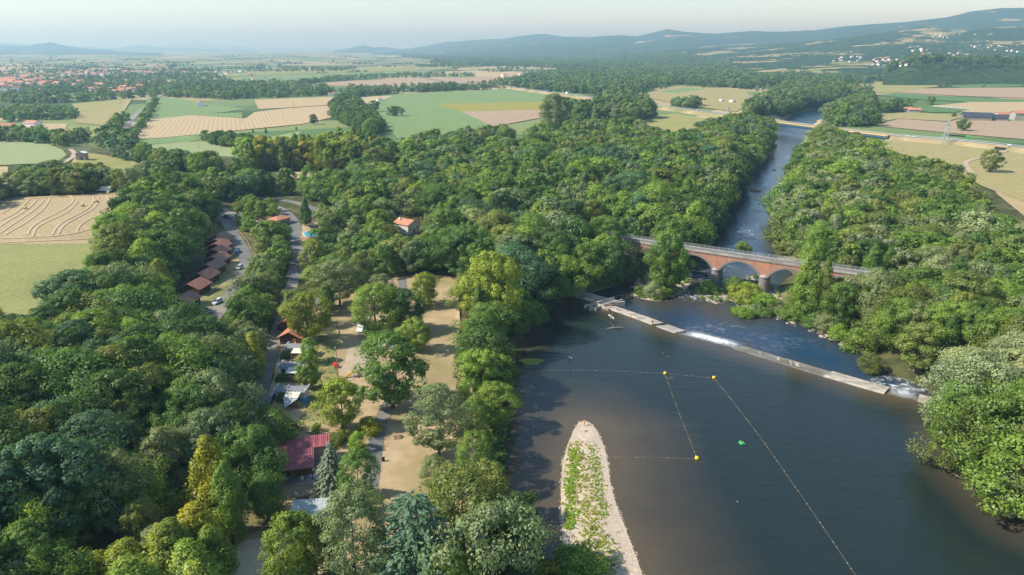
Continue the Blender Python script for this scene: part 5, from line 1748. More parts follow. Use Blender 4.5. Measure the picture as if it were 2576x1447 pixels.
x0_, x1_ = I0 * SPAN_L, I1 * SPAN_L
L_ = x1_ - x0_
MB().box(((x0_ + x1_) / 2, 0, ZD - 0.55), (L_, 2 * HW2 + 0.35, 0.4)).build('cornice', 'voussoir', VIA)
MB().box(((x0_ + x1_) / 2, 0, ZD - 0.2), (L_, 2 * HW2 - 0.3, 0.3)).build('ballast', 'ballast', VIA)
for s_ in (-1, 1):
    MB().box(((x0_ + x1_) / 2, s_ * (HW2 - 0.1), ZD - 0.1), (L_, 0.5, 0.5)).build('kerb_stone', 'concrete', VIA)
    MB().box(((x0_ + x1_) / 2, s_ * 0.72, ZD + 0.02), (L_, 0.09, 0.16)).build('rail', 'rail', VIA)
    for dz in (0.55, 0.9, 1.2):
        MB().box(((x0_ + x1_) / 2, s_ * (HW2 - 0.05), ZD + dz), (L_, 0.07, 0.07)).build('hand_rail', 'steel', VIA)
post = MB().box((0, 0, 0.65), (0.12, 0.12, 1.3)).mesh('railing_post')
post.materials.append(M['steel'])
sl = MB().box((0, 0, 0), (0.26, 2.4, 0.14)).mesh('sleeper')
sl.materials.append(M['wood'])
msl = MB()
for k in range(int(L_ / 0.75)):
    msl.box((x0_ + 0.4 + k * 0.75, 0, ZD - 0.03), (0.26, 2.3, 0.12))
tag(msl.build('sleepers', 'wood', VIA), kind='stuff')
for k in range(int(-3.2 * SPAN_L), int(2.9 * SPAN_L), 2):
    for s_ in (-1, 1):
        link_mesh('railing_post', post, None, VIA).location = (k, s_ * (HW2 - 0.05), ZD)

# ------------------------------------------------------------------ weir
def on_weir(px):
    """index along the weir line whose survey column is px"""
    cols = np.array([project(p[0], p[1], 0)[0] for p in WEIR])
    return int(np.argmin(np.abs(cols - px)))
_wd = np.gradient(WEIR, axis=0)
_wd /= np.linalg.norm(_wd, axis=1)[:, None]
WN = np.column_stack([-_wd[:, 1], _wd[:, 0]])
if WN[len(WN) // 2][1] < 0:
    WN = -WN                                        # towards the stream
def weir_slab(name, pxa, pxb, mat, parent, zc=0.28, zf=-0.75, w=6.0, lead=0.8, skew=0.0):
    a, b = on_weir(pxa), on_weir(pxb)
    m = MB()
    l, n = WEIR[a:b + 1], WN[a:b + 1]
    prof = [(-lead, -2.2), (-lead, zc - 0.08), (-lead + 0.5, zc), (w, zf), (w, -3.0)]
    k = len(prof)
    for p, q in zip(l, n):
        m.v += [(p[0] + q[0] * o_, p[1] + q[1] * o_, z_) for o_, z_ in prof]
    for i in range(len(l) - 1):
        for j in range(k - 1):
            m.f.append((i * k + j, (i + 1) * k + j, (i + 1) * k + j + 1, i * k + j + 1))
    m.f.append(tuple(range(k)))
    m.f.append(tuple((len(l) - 1) * k + j for j in range(k - 1, -1, -1)))
    o = m.build(name, mat, parent)
    bm = bmesh.new(); bm.from_mesh(o.data); bmesh.ops.recalc_face_normals(bm, faces=bm.faces); bm.to_mesh(o.data); bm.free()
    return o
WR = thing('weir', 'long sloping concrete weir crossing the river from platform to right bank', 'weir')
weir_slab('slab', 1516, 1600, 'cream_concrete', WR, 0.30, -0.7, 5.4)
weir_slab('slab', 1601, 1648, 'cream_concrete', WR, 0.27, -0.7, 5.6)
weir_slab('slab', 1649, 1705, 'concrete', WR, 0.22, -0.75, 5.8)
weir_slab('spillway', 1706, 1845, 'wet_concrete', WR, -0.06, -1.5, 5.5)
weir_slab('slab', 1846, 1960, 'wet_concrete', WR, 0.2, -0.8, 5.8)
weir_slab('slab', 1961, 2072, 'wet_concrete', WR, 0.22, -0.8, 6.2)
weir_slab('slab', 2073, 2222, 'cream_concrete', WR, 0.30, -0.75, 6.8)
weir_slab('spillway', 2223, 2300, 'wet_concrete', WR, -0.06, -1.5, 6.0)
weir_slab('slab', 2301, 2352, 'cream_concrete', WR, 0.3, -0.5, 6.0)
# dry streaks left on the wet slabs
for pxa, w_ in ((1955, 1.2), (1992, 0.8), (2012, 1.6), (1905, 0.5)):
    a = on_weir(pxa)
    p, q, d = WEIR[a], WN[a], _wd[a]
    m = MB()
    for k in range(6):
        f0, f1 = 0.6 + k * 0.7, 0.6 + (k + 1) * 0.7
        z0, z1 = 0.245 - (f0 + 0.3) * 0.1585, 0.245 - (f1 + 0.3) * 0.1585
        j0, j1 = random.uniform(-0.2, 0.2) + k * 0.35, random.uniform(-0.2, 0.2) + (k + 1) * 0.35
        c0, c1 = p + q * f0 - d * j0, p + q * f1 - d * j1
        ww = w_ * random.uniform(0.6, 1)
        m.raw([(*(c0 - d * ww / 2), z0 + 0.05), (*(c0 + d * ww / 2), z0 + 0.05), (*(c1 + d * ww / 2), z1 + 0.05), (*(c1 - d * ww / 2), z1 + 0.05)], [(0, 1, 2, 3)])
    m.build('dry_streak', 'cream_concrete', WR)
# platform at the left end with its fish pass walls
PF = thing('concrete_platform', 'flat grey concrete platform at the left end of the weir', 'platform')
pts = [at_z(*p, 0.4) for p in [(1428, 728), (1440, 744), (1490, 760), (1520, 772), (1536, 763), (1560, 758), (1500, 742), (1462, 730), (1440, 724)]]
MB().prism(pts, -2.5, 0.42).build('slab', 'concrete', PF)
FP = thing('fish_pass', 'low crossed concrete walls of the fish pass beside the platform', 'fish pass')
for a, b, th, zt in [((1470, 770), (1545, 748), 0.7, 0.95), ((1482, 777), (1566, 753), 0.6, 0.9), ((1498, 762), (1532, 776), 0.55, 0.8), ((1472, 764), (1500, 777), 0.5, 0.75), ((1528, 762), (1572, 757), 0.5, 0.7)]:
    pa, pb = np.array(at_z(*a, 0.8)), np.array(at_z(*b, 0.8))
    d = pb - pa
    MB().box(((pa[0] + pb[0]) / 2, (pa[1] + pb[1]) / 2, (zt - 2.0) / 2), (np.linalg.norm(d), th, zt + 2.0), math.atan2(d[1], d[0])).build('wall', 'cream_concrete', FP)

# falling and broken water
def cover_sheet(name, label, verts_rows, cover_rows, mat):
    """grid sheet with a cover attribute that thins the froth"""
    v = np.array(verts_rows)
    r_, c_, _k = v.shape
    idx = np.arange(r_ * c_).reshape(r_, c_)
    f = np.stack([idx[:-1, :-1], idx[:-1, 1:], idx[1:, 1:], idx[1:, :-1]], -1).reshape(-1, 4)
    me = quick_mesh(name, v.reshape(-1, 3), f)
    me.attributes.new('cover', 'FLOAT', 'POINT').data.foreach_set('value', np.array(cover_rows, np.float32).ravel())
    me.polygons.foreach_set('use_smooth', [True] * len(me.polygons))
    if me.polygons[0].normal.z < 0:
        me.flip_normals()
    return tag(link_mesh(name, me, mat), label, 'foam', kind='stuff')
def fall(pxa, pxb, label, reach):
    a, b = on_weir(pxa), on_weir(pxb)
    rows_, cov = [], []
    offs = np.linspace(-0.6, reach, 26)
    for o_ in offs:
        r_, c_ = [], []
        for i in range(a, b + 1):
            p, q = WEIR[i], WN[i]
            if o_ < 5.5:
                z = -0.02 - max(0, o_) * 0.262 + 0.13
                z = min(0.03, z)
            else:
                z = STREAM_Z + 0.10 + 0.12 * fbm(np.array(i * 0.5), np.array(o_ * 0.6), 2, 4)
            z = max(z, STREAM_Z + 0.06)
            if 3.5 < o_ < 7.0:
                z += 0.5 * float(fbm(np.array(i * 0.8), np.array(o_), 2, 5))
            r_.append((p[0] + q[0] * o_, p[1] + q[1] * o_, z))
            e = min(1, (i - a) / 3, (b - i) / 3)
            if o_ < 0.3:
                cc = 0.06
            elif o_ < 3.2:
                cc = 0.3 + 0.55 * float(fbm(np.array(i * 1.1), np.array(o_ * 0.15), 2, 6))
            elif o_ < 6.6:
                cc = 1.0
            else:
                cc = max(0, 0.72 * (1 - (o_ - 6.6) / (reach - 6.6)) ** 1.2)
            c_.append(cc * max(0, e))
        rows_.append(r_)
        cov.append(c_)
    return cover_sheet('white_water', label, rows_, cov, 'foam')
fall(1704, 1848, 'white water sliding over the low middle of the weir', 9.5)
fall(2222, 2304, 'white water rushing through the gap at the right end of the weir', 15.0)
def froth(px, py, rx, ry, label, strength=0.8):
    c = np.array(at_z(px, py, STREAM_Z))
    n = 26
    g = np.linspace(-1, 1, n)
    rows_, cov = [], []
    for v_ in g:
        rows_.append([(c[0] + u * rx, c[1] + v_ * ry, STREAM_Z + 0.05 + 0.09 * float(fbm(np.array(u * 9), np.array(v_ * 9), 2, 8))) for u in g])
        cov.append([strength * max(0, 1 - (u * u + v_ * v_)) for u in g])
    return cover_sheet('froth', label, rows_, cov, 'froth')
froth(1735, 743, 9, 8, 'froth of the rapids right of the willow spit', 1.3)
froth(1780, 700, 10, 7, 'broken water left of the near viaduct pier', 0.6)
froth(1800, 742, 10, 7, 'broken water among the stones of the rapids', 0.9)
froth(1770, 665, 16, 14, 'ripples breaking under the left arch', 0.55)
froth(1850, 735, 9, 6, 'broken water between the two piers', 0.8)
froth(1890, 590, 12, 16, 'ripples over the shallows above the viaduct', 0.4)
froth(1800, 828, 16, 7, 'foam drifting below the weir fall', 0.2)
froth(1950, 860, 16, 10, 'thin foam lines on the pool below the weir', 0.12)
froth(2260, 975, 10, 8, 'white rapids at the right bank below the weir', 1.1)
froth(1960, 395, 16, 20, 'ripples over the gravel shallows upstream', 0.35)

# ------------------------------------------------------------------ rocks
def rock_mesh(seed, sub=2):
    bm = bmesh.new()
    bmesh.ops.create_icosphere(bm, subdivisions=sub, radius=1)
    rn = random.Random(seed)
    ax = [Vector((rn.gauss(0, 1), rn.gauss(0, 1), rn.gauss(0, 1))).normalized() for _ in range(9)]
    lim = [rn.uniform(0.55, 0.95) for _ in ax]
    for v in bm.verts:
        for a, l in zip(ax, lim):
            d = v.co.dot(a)
            if d > l:
                v.co -= a * (d - l)
        v.co *= 1 + 0.06 * rn.uniform(-1, 1)
        v.co.z *= 0.62
    me = bpy.data.meshes.new('rock')
    bm.to_mesh(me)
    bm.free()
    me.materials.append(M['rock'])
    return me
ROCKS = [rock_mesh(s) for s in range(6)]
def rock(px, py, r_, label, group=None, z=None, mat=None):
    x, y = at_z(px, py, STREAM_Z if z is None else z)
    o = link_mesh('rock', ROCKS[random.randrange(6)])
    o.location = (x, y, max(float(gh(x, y)), (STREAM_Z if z is None else z) - 0.25) + 0.12 * r_)
    o.scale = (r_ * random.uniform(0.8, 1.3), r_ * random.uniform(0.8, 1.2), r_ * random.uniform(0.7, 1.1))
    o.rotation_euler = (0, 0, random.uniform(0, 6.28))
    if mat:
        o.material_slots[0].link = 'OBJECT'
        o.material_slots[0].material = M[mat]
    return tag(o, label, 'rock', group)
rock(1902, 480, 3.2, 'pale grassy boulder in the river above the viaduct')
rock(1877, 473, 2.9, 'grey boulder left of the pale grassy boulder', mat='stone')
rock(1948, 428, 1.6, 'small dark rock standing alone in the far river', mat='stone')
_k = random.Random(3)
for _ in range(190):
    px, py = _k.uniform(1745, 1965), _k.uniform(690, 800)
    x, y = at_z(px, py, STREAM_Z)
    if sdist([x], [y], BAR)[0] > -1.5:
        rock(px, py, _k.uniform(0.2, 0.62), 'pale stone lying in the rapids under the viaduct', 'stones of the rapids')
for _ in range(26):
    f = _k.random()
    px, py = 1960 + 215 * f + _k.uniform(-8, 8), 800 + 88 * f + _k.uniform(-5, 5)
    rock(px, py, _k.uniform(0.5, 1.3), 'grey stone block of the right bank below the viaduct', 'stone blocks along the right bank', mat='stone' if _k.random() < 0.4 else None)
for _ in range(16):
    rock(_k.uniform(1560, 1720), _k.uniform(732, 760), _k.uniform(0.2, 0.5), 'small stone around the willow spit', 'stones of the willow spit')
for _ in range(14):
    rock(_k.uniform(2200, 2345), _k.uniform(942, 990), _k.uniform(0.3, 0.8), 'dark stone in the right bank rapids', 'stones of the right bank rapids', mat='stone')
for _ in range(12):
    rock(_k.uniform(1870, 1950), _k.uniform(560, 620), _k.uniform(0.3, 0.7), 'stone in the shallows upstream of the viaduct', 'stones upstream of the viaduct')
for _ in range(9):
    rock(_k.uniform(1285, 1325), _k.uniform(815, 835), _k.uniform(0.3, 0.7), 'stone on the pond bank below the wood', 'stones of the left pond bank', z=0.0)

# pebbles on the island and the bars: too many to count
def pebbles(name, label, poly, n, size, mat):
    x0, y0 = poly.min(0); x1, y1 = poly.max(0)
    r_ = np.random.default_rng(n)
    x, y = r_.uniform(x0, x1, n), r_.uniform(y0, y1, n)
    k = (sdist(x, y, poly) > -0.4) & (y > 60)
    x, y = x[k], y[k]
    z = gh(x, y) + 0.03
    s = size * r_.uniform(0.5, 1.6, len(x)) ** 1.5
    oc = np.array([(1, 0, 0), (0, 1, 0), (-1, 0, 0), (0, -1, 0), (0, 0, 0.7)])
    a = r_.uniform(0, 6.28, len(x))
    ca, sa = np.cos(a)[:, None], np.sin(a)[:, None]
    ox, oy = oc[:, 0] * ca - oc[:, 1] * sa, oc[:, 0] * sa + oc[:, 1] * ca * 0.75
    v = np.stack([x[:, None] + ox * s[:, None], y[:, None] + oy * s[:, None], z[:, None] + oc[:, 2] * s[:, None]], -1).reshape(-1, 3)
    b_ = np.arange(len(x))[:, None, None] * 5
    f = (b_ + np.array([(0, 1, 4), (1, 2, 4), (2, 3, 4), (3, 0, 4)])[None]).reshape(-1, 3)
    return tag(link_mesh(name, quick_mesh(name, v, f), mat), label, 'gravel', kind='stuff')
pebbles('pebbles', 'pale pebbles covering the gravel island', ISLE, 9000, 0.12, 'pebble')
pebbles('pebbles', 'pale pebbles of the bar under the viaduct', BAR, 5000, 0.16, 'rock')
pebbles('pebbles', 'pale pebbles of the willow spit', SPIT, 2500, 0.14, 'pebble')

def weeds(name, label, pts, hr, hue, leaf=1.0):
    """low leafy plants: many small tufts, one object"""
    rw = []
    for x, y in pts:
        h = _k.uniform(*hr)
        rw.append((x, y, float(gh(x, y)), h * _k.uniform(1.1, 2.0), h, _k.randrange(3), tint(hue() if callable(hue) else hue, _k)))
    return mass(name, label, 'plants', rw, weed_col)
weed_col = bpy.data.collections.new('mass_weed')
for s in range(3):
    weed_col.objects.link(far_proto('w%d' % s, 900 + s, 20, 10, 0.12, E_ROUND(0.5, 0.3), rc=(0.3, 0.5), z0=0.0, core=0.1))
def px_band(n, fn):
    out = []
    while len(out) < n:
        px, py = fn()
        x, y = at_z(px, py, 0.4)
        if sdist([x], [y], ISLE)[0] > 0.3:
            out.append((x, y))
    return out
def isl_left():
    py = _k.uniform(1130, 1330)
    return 1434 + (8 if py < 1200 else 0) + _k.gauss(0, 7) + (py - 1200) * 0.0, py
def isl_mid():
    py = _k.uniform(1110, 1440)
    return 1440 + (py - 1100) * 0.22 + _k.gauss(0, 22), py
def isl_right():
    py = _k.uniform(1120, 1300)
    return 1490 + (py - 1120) * 0.17 + _k.gauss(0, 8), py
weeds('weeds', 'bright green weeds along the left side of the gravel island', px_band(420, isl_left), (0.15, 0.5), lambda: _k.choice(['weed green', 'weed green', 'bright green', 'weed yellow']))
weeds('weeds', 'scattered yellow-green tufts over the middle of the gravel island', px_band(1500, isl_mid), (0.08, 0.34), lambda: _k.choice(['weed green', 'weed yellow', 'weed yellow', 'golden green']))
weeds('weeds', 'green tufts along the right side of the gravel island', px_band(420, isl_right), (0.08, 0.3), lambda: _k.choice(['weed green', 'weed yellow', 'bright green']))
def in_poly(poly, n, margin=0.5):
    x0, y0 = poly.min(0); x1, y1 = poly.max(0)
    out = []
    while len(out) < n:
        x, y = _k.uniform(x0, x1), _k.uniform(y0, y1)
        if sdist([x], [y], poly)[0] > margin:
            out.append((x, y))
    return out
weeds('weeds', 'green plants growing over the stony bar under the viaduct', in_poly(BAR, 260, 0.2), (0.4, 1.2), lambda: _k.choice(['bright green', 'fresh green', 'mid green']))
weeds('weeds', 'green plants growing over the willow spit', in_poly(SPIT, 200, 0.3), (0.4, 1.3), lambda: _k.choice(['bright green', 'fresh green', 'mid green', 'grey green']))
weeds('grass', 'tall bright grass on the right bank below the viaduct', [P3((1975 + 200 * f + _k.uniform(-5, 30), 785 + 85 * f + _k.uniform(-22, 0)))[:2] for f in [_k.random() for _ in range(260)]], (0.4, 1.0), lambda: _k.choice(['bright green', 'weed green', 'fresh green']))
weeds('grass', 'rough tufts on the bank between the mobile homes and the gravel path', [P3((_k.uniform(785, 850), _k.uniform(860, 1060)))[:2] for _ in range(220)], (0.15, 0.4), lambda: _k.choice(['olive green', 'yellow green', 'mid green']))
weeds('undergrowth', 'low undergrowth at the feet of the pond bank trees', [(p[0], p[1]) for p in [P3((1258 + _k.uniform(-25, 12), _k.uniform(900, 1300))) for _ in range(200)]], (0.5, 1.6), lambda: _k.choice(['deep green', 'mid green', 'olive green']))

# shrubs one can point at
for px, py, top, wd, hue, lab in [
    (1645, 748, 712, 0.9, 'silver green', 'silvery willow bush on the gravel spit'), (1612, 742, 720, 0.9, 'mid green', 'green bush at the left end of the gravel spit'),
    (1692, 742, 716, 0.8, 'grey green', 'grey-green bush at the right end of the gravel spit'), (1668, 750, 724, 0.9, 'fresh green', 'green bush in the middle of the gravel spit'),
    (1798, 735, 722, 1.3, 'bright green', 'small bright bush at the foot of the near pier'), (1850, 735, 700, 0.9, 'mid green', 'leafy bush standing behind the bar between the piers'), (1860, 790, 772, 1.2, 'bright green', 'small bush on the left of the stony bar tip'),
    (1783, 728, 708, 1.2, 'bright green', 'bright green bush left of the near viaduct pier'), (1768, 738, 722, 1.2, 'fresh green', 'low green bush on the stones left of the near pier'),
    (1880, 760, 715, 1.1, 'yellow green', 'yellow-green bush between the two viaduct piers'), (1925, 778, 740, 1.1, 'bright green', 'bright green bush in front of the right viaduct pier'),
    (1900, 790, 768, 1.3, 'grey green', 'low grey-green bush in front of the bush by the right pier'), (1880, 800, 778, 1.1, 'bright green', 'low round bush at the tip of the stony bar'),
    (1925, 795, 777, 1.4, 'mid green', 'wide low bush at the right end of the stony bar'), (1960, 785, 760, 1.3, 'grey green', 'wide grey-green bush on the right bank below the poplars'),
    (1995, 805, 770, 1.1, 'fresh green', 'green bush at the water edge below the tall poplar'), (2080, 830, 790, 1.0, 'silver green', 'silvery bush on the right bank below the slim poplar'),
    (2050, 822, 790, 1.1, 'mid green', 'green bush left of the silvery bush on the right bank'), (2110, 850, 815, 1.1, 'bright green', 'bright green bush on the grassy right bank'),
    (2165, 885, 830, 1.0, 'fresh green', 'tall leafy bush at the water edge of the right bank'), (1300, 830, 775, 0.9, 'mid green', 'bush at the pond bank below the wood'),
    (1460, 1480, 1395, 1.1, 'fresh green', 'dense green bush on the gravel island at the bottom edge'), (1370, 1500, 1425, 0.9, 'yellow green', 'yellowish bush at the bottom edge left of the island'),
    (858, 1103, 1085, 1.6, 'yellow green', 'clipped yellow-green bush beside the garden wall'), (898, 1133, 1090, 0.75, 'bright green', 'dense bright green hedge bush beside the camp road'),
    (838, 1118, 1092, 1.3, 'olive green', 'rounded bush in front of the yellow leaved shrub'), (730, 1085, 1062, 1.5, 'dark green', 'dark bush behind the red roofed house'),
    (757, 930, 905, 0.9, 'mid green', 'small dark bush left of the middle mobile home'), (722, 900, 886, 1.3, 'mid green', 'low bush beside the lane at the farthest mobile home'),
    (712, 958, 942, 1.3, 'deep green', 'dark rounded bush beside the lane at the middle mobile home'), (712, 1010, 990, 1.1, 'deep green', 'dark bush beside the lane at the nearest mobile home'),
    (1338, 815, 760, 0.8, 'mid green', 'bush leaning over the pond at the corner of the wood'), (795, 1085, 1068, 0.9, 'fresh green', 'small bush above the garden wall'),
    (1805, 565, 545, 1.4, 'grey green', 'bush on the left bank upstream of the viaduct'), (1870, 640, 610, 1.0, 'fresh green', 'bushy sapling standing in the river behind the viaduct'),
    (932, 848, 822, 0.9, 'bright green', 'trimmed green bush right of the silver estate car'),
]:
    tree_from_px(px, py, top, 'shrub', wd, hue, lab)
# ------------------------------------------------------------------ houses
def gable(root, w, l, hw_, hr, wall, roof, over=0.5, thick=0.14, pieces=None):
    """walls with gables (ridge along local y) and a roof of two slopes"""
    m = MB()
    a, b = w / 2, l / 2
    v = [(-a, -b, -0.4), (a, -b, -0.4), (a, b, -0.4), (-a, b, -0.4), (-a, -b, hw_), (a, -b, hw_), (a, b, hw_), (-a, b, hw_), (0, -b, hw_ + hr), (0, b, hw_ + hr)]
    m.raw(v, [(0, 1, 5, 8, 4), (2, 3, 7, 9, 6), (1, 2, 6, 5), (3, 0, 4, 7)])
    m.build('wall', wall, root)
    k = hr / a
    for s_ in (-1, 1):
        e = a + over
        ze = hw_ - over * k
        bb = b + over
        lo = [(0, -bb, hw_ + hr + 0.02), (s_ * e, -bb, ze + 0.02), (s_ * e, bb, ze + 0.02), (0, bb, hw_ + hr + 0.02)]
        hi = [(x, y, z + thick) for x, y, z in lo]
        if s_ < 0:
            lo, hi = lo[::-1], hi[::-1]
        MB().hexa(lo, hi).build('roof_slope', roof, root)

def window(root, x, y, z, w, h, face, frame='white'):
    """face: 'f' front (-y), 'r' right (+x), 'l' left (-x)"""
    if face == 'f':
        f = MB().box((x, y - 0.03, z), (w + 0.2, 0.12, h + 0.2)).build('window', frame, root)
        MB().box((x, y - 0.075, z), (w, 0.06, h)).build('pane', 'glass', f)
    else:
        s_ = 1 if face == 'r' else -1
        f = MB().box((x + s_ * 0.03, y, z), (0.12, w + 0.2, h + 0.2)).build('window', frame, root)
        MB().box((x + s_ * 0.075, y, z), (0.06, w, h)).build('pane', 'glass', f)

def chalet(px, py, label, roof='tile', rz=-0.16, w=7.0, l=7.6, group=None, up=3.4):
    x, y = at_z(px, py, 9.5 + up)
    for _ in range(5):
        x, y = at_z(px, py, float(gh(x, y)) + up)
    z = float(gh(x, y)) + 0.35
    o = thing('chalet', label, 'chalet', (x, y, z), rz, group)
    gable(o, w, l, 2.4, 1.7, 'wood', roof, 0.7)
    MB().box((0, -l / 2 - 0.9, -0.15), (w, 1.8, 0.16)).build('deck', 'lightwood', o)
    window(o, -w / 4, -l / 2, 1.3, 1.0, 1.0, 'f', 'lightwood')
    d = MB().box((w / 5, -l / 2 - 0.03, 1.0), (0.95, 0.1, 2.0)).build('door', 'doorwood', o)
    MB().box((w / 5 + 0.35, -l / 2 - 0.11, 1.0), (0.08, 0.08, 0.16)).build('handle', 'steel', d)
    window(o, w / 2, -1.2, 1.3, 1.0, 1.0, 'r', 'lightwood')
    MB().box((0, -l / 2 - 1.75, 0.75), (w, 0.08, 0.1)).build('railing', 'lightwood', o)
    for k in range(5):
        MB().box((-w / 2 + w * k / 4, -l / 2 - 1.75, 0.3), (0.1, 0.1, 0.9)).build('railing_post', 'lightwood', o)
    MB().box((w / 5, -l / 2 - 2.1, -0.3), (1.3, 0.5, 0.16)).build('step', 'lightwood', o)
    return o
ORD = ['first', 'second', 'third', 'fourth', 'fifth', 'sixth', 'seventh', 'eighth', 'ninth']
for k, c in enumerate(CHALETS):
    chalet(*c, f'brown timber chalet beside the drive, {ORD[k]} from the near end of the row', 'tile', -0.16 + (0.12 if k == 0 else 0) + 0.02 * k)
chalet(741, 832, 'chalet with terracotta roof beside the lane, nearer of the two', 'tile_orange', -0.12, 6.6, 7.4)
chalet(731, 803, 'chalet with terracotta roof half hidden by the yellow-green tree', 'tile_orange', -0.12, 6.0, 6.6)

def fence_run(label, pts, posts=True, h=1.0):
    o = thing('post_fence', label, 'fence')
    l = densify([P3(p)[:2] for p in pts], 2.2)
    for a, b in zip(l[:-1], l[1:]):
        za, zb = float(gh(*a)), float(gh(*b))
        for dz in (0.5, 0.95):
            MB().tube([(a[0], a[1], za + dz), (b[0], b[1], zb + dz)], 0.07, 5).build('rail', 'lightwood', o)
    for a in l:
        z = float(gh(*a))
        MB().tube([(a[0], a[1], z - 0.2), (a[0], a[1], z + 1.15)], 0.09, 6).build('post', 'lightwood', o)
    return o
fence_run('log rail fence along the right edge of the chalet drive', [(577, 553), (600, 582), (622, 608), (633, 632)])
fence_run('log rail fence below the nearest chalet', [(475, 800), (492, 775), (520, 782), (535, 790)])
fence_run('log rail fence between the third chalet and the drive', [(530, 740), (548, 725), (575, 735)])
fence_run('log rail fence along the upper lane', [(640, 548), (668, 562), (692, 580)])

def mobile_home(px, py, label, big=False):
    x, y, z = P3((px, py))
    w, l = (7.6, 3.6) if big else (6.4, 3.4)
    o = thing('mobile_home', label, 'mobile home', (x, y, z + 0.35), -0.06 if big else -0.08)
    m = MB()
    a, b = w / 2, l / 2
    m.raw([(-a, -b, 0.1), (a, -b, 0.1), (a, b, 0.1), (-a, b, 0.1), (-a, -b, 2.4), (a, -b, 2.4), (a, b, 2.4), (-a, b, 2.4), (-a, 0, 3.0), (a, 0, 3.0)],
          [(0, 1, 5, 4), (1, 2, 6, 9, 5), (2, 3, 7, 6), (3, 0, 4, 8, 7), (0, 3, 2, 1)])
    m.build('wall', 'siding', o)
    MB().box((0, 0, -0.15), (w - 0.4, l - 0.4, 0.5)).build('chassis', 'tyre', o)
    for s_ in (-1, 1):
        lo = [(-a - 0.15, 0, 3.02), (-a - 0.15, s_ * (b + 0.2), 2.38), (a + 0.15, s_ * (b + 0.2), 2.38), (a + 0.15, 0, 3.02)]
        hi = [(p[0], p[1], p[2] + 0.12) for p in lo]
        if s_ > 0:
            lo, hi = lo[::-1], hi[::-1]
        MB().hexa(lo, hi).build('roof_slope', 'grey_roof', o)
        MB().box((s_ * (a + 0.2), 0, 2.75), (0.16, l + 0.5, 0.55)).build('gable_trim', 'white', o)
    MB().box((-a * 0.25, 0.2, 3.25), (0.25, 0.25, 0.4)).build('roof_vent', 'white', o)
    window(o, -a * 0.68, -b, 1.45, 0.9, 1.1, 'f')
    if big:
        window(o, a * 0.55, -b, 1.45, 0.8, 1.1, 'f')
    window(o, -a, 0.2, 1.5, 0.9, 0.9, 'l')
    d = MB().box((0.1, -b - 0.03, 1.15), (1.5, 0.1, 2.0)).build('door', 'white', o)
    MB().box((0.1, -b - 0.08, 1.2), (1.3, 0.05, 1.7)).build('pane', 'glass', d)
    MB().box((a * 0.3, -b - 1.5, 0.05), (w * 0.66, 2.9, 0.14)).build('deck', 'lightwood', o)
    aw = MB()
    x0, x1 = a * 0.3 - w * 0.24, a * 0.3 + w * 0.24
    aw.hexa([(x0, -b - 2.7, 2.05), (x1, -b - 2.7, 2.05), (x1, -b - 0.05, 2.5), (x0, -b - 0.05, 2.5)], [(x0, -b - 2.7, 2.12), (x1, -b - 2.7, 2.12), (x1, -b - 0.05, 2.57), (x0, -b - 0.05, 2.57)])
    aw.build('awning', 'canvas', o)
    for xx in (x0 + 0.1, x1 - 0.1):
        MB().box((xx, -b - 2.65, 1.05), (0.1, 0.1, 2.0)).build('awning_post', 'lightwood', o)
    for k in range(6):
        MB().box((a * 0.3 - w * 0.1 + k * w * 0.08, -b - 2.9, 0.6), (0.1, 0.1, 1.0)).build('railing_post', 'lightwood', o)
    MB().box((a * 0.3 + w * 0.1, -b - 2.9, 1.1), (w * 0.44, 0.1, 0.1)).build('railing', 'lightwood', o)
    for k in range(3):
        MB().box((-a * 0.25, -b - 3.1 - 0.3 * k, 0.0 - 0.16 * k), (1.5, 0.32, 0.14)).build('step', 'lightwood', o)
    if big:
        sv = MB().raw([(x0, -b - 2.75, 2.0), (x1, -b - 2.75, 2.0), ((x0 + x1) / 2 - 0.5, -b - 5.6, 0.9), (x0, -b - 2.75, 1.96), (x1, -b - 2.75, 1.96), ((x0 + x1) / 2 - 0.5, -b - 5.6, 0.86)],
                      [(0, 2, 1), (3, 4, 5), (0, 1, 4, 3), (1, 2, 5, 4), (2, 0, 3, 5)])
        sv.build('shade_sail', 'greycanvas', o)
    return o
mobile_home(737, 1003, 'white mobile home with grey shade sail, nearest of the three by the lane', True)
mobile_home(740, 942, 'white mobile home with cream awning, middle one of the three by the lane')
mobile_home(752, 893, 'white mobile home with cream awning, farthest of the three by the lane')
mobile_home(808, 770, 'white mobile home half hidden by the narrow tree above the bank')

# pop-up tents
def tent(px, py, label, mat='blue_cloth', s=1.6):
    x, y, z = P3((px, py))
    o = thing('dome_tent', label, 'tent', (x, y, z + 0.15), 0.5)
    m = MB()
    n, k = 10, 5
    for j in range(k + 1):
        t = j / k * math.pi / 2
        for i in range(n):
            a = 2 * math.pi * i / n
            sq = 1 + 0.12 * math.cos(4 * a)
            m.v.append((s * math.cos(t) * math.cos(a) * sq, s * 0.8 * math.cos(t) * math.sin(a) * sq, s * 0.9 * math.sin(t)))
    for j in range(k):
        for i in range(n):
            m.f.append((j * n + i, j * n + (i + 1) % n, (j + 1) * n + (i + 1) % n, (j + 1) * n + i))
    m.build('canopy', mat, o)
    MB().raw([(-0.4, -s * 0.74, 0.05), (0.4, -s * 0.74, 0.05), (0, -s * 0.55, 0.9), (-0.4, -s * 0.70, 0.05), (0.4, -s * 0.70, 0.05), (0, -s * 0.51, 0.9)], [(0, 1, 2), (5, 4, 3), (0, 2, 5, 3), (2, 1, 4, 5)]).build('door_flap', 'navy', o)
    return o
tent(762, 1012, 'blue dome tent right of the nearest mobile home')
tent(722, 1006, 'small blue tent between the steps and the awning of the nearest mobile home', s=1.0)

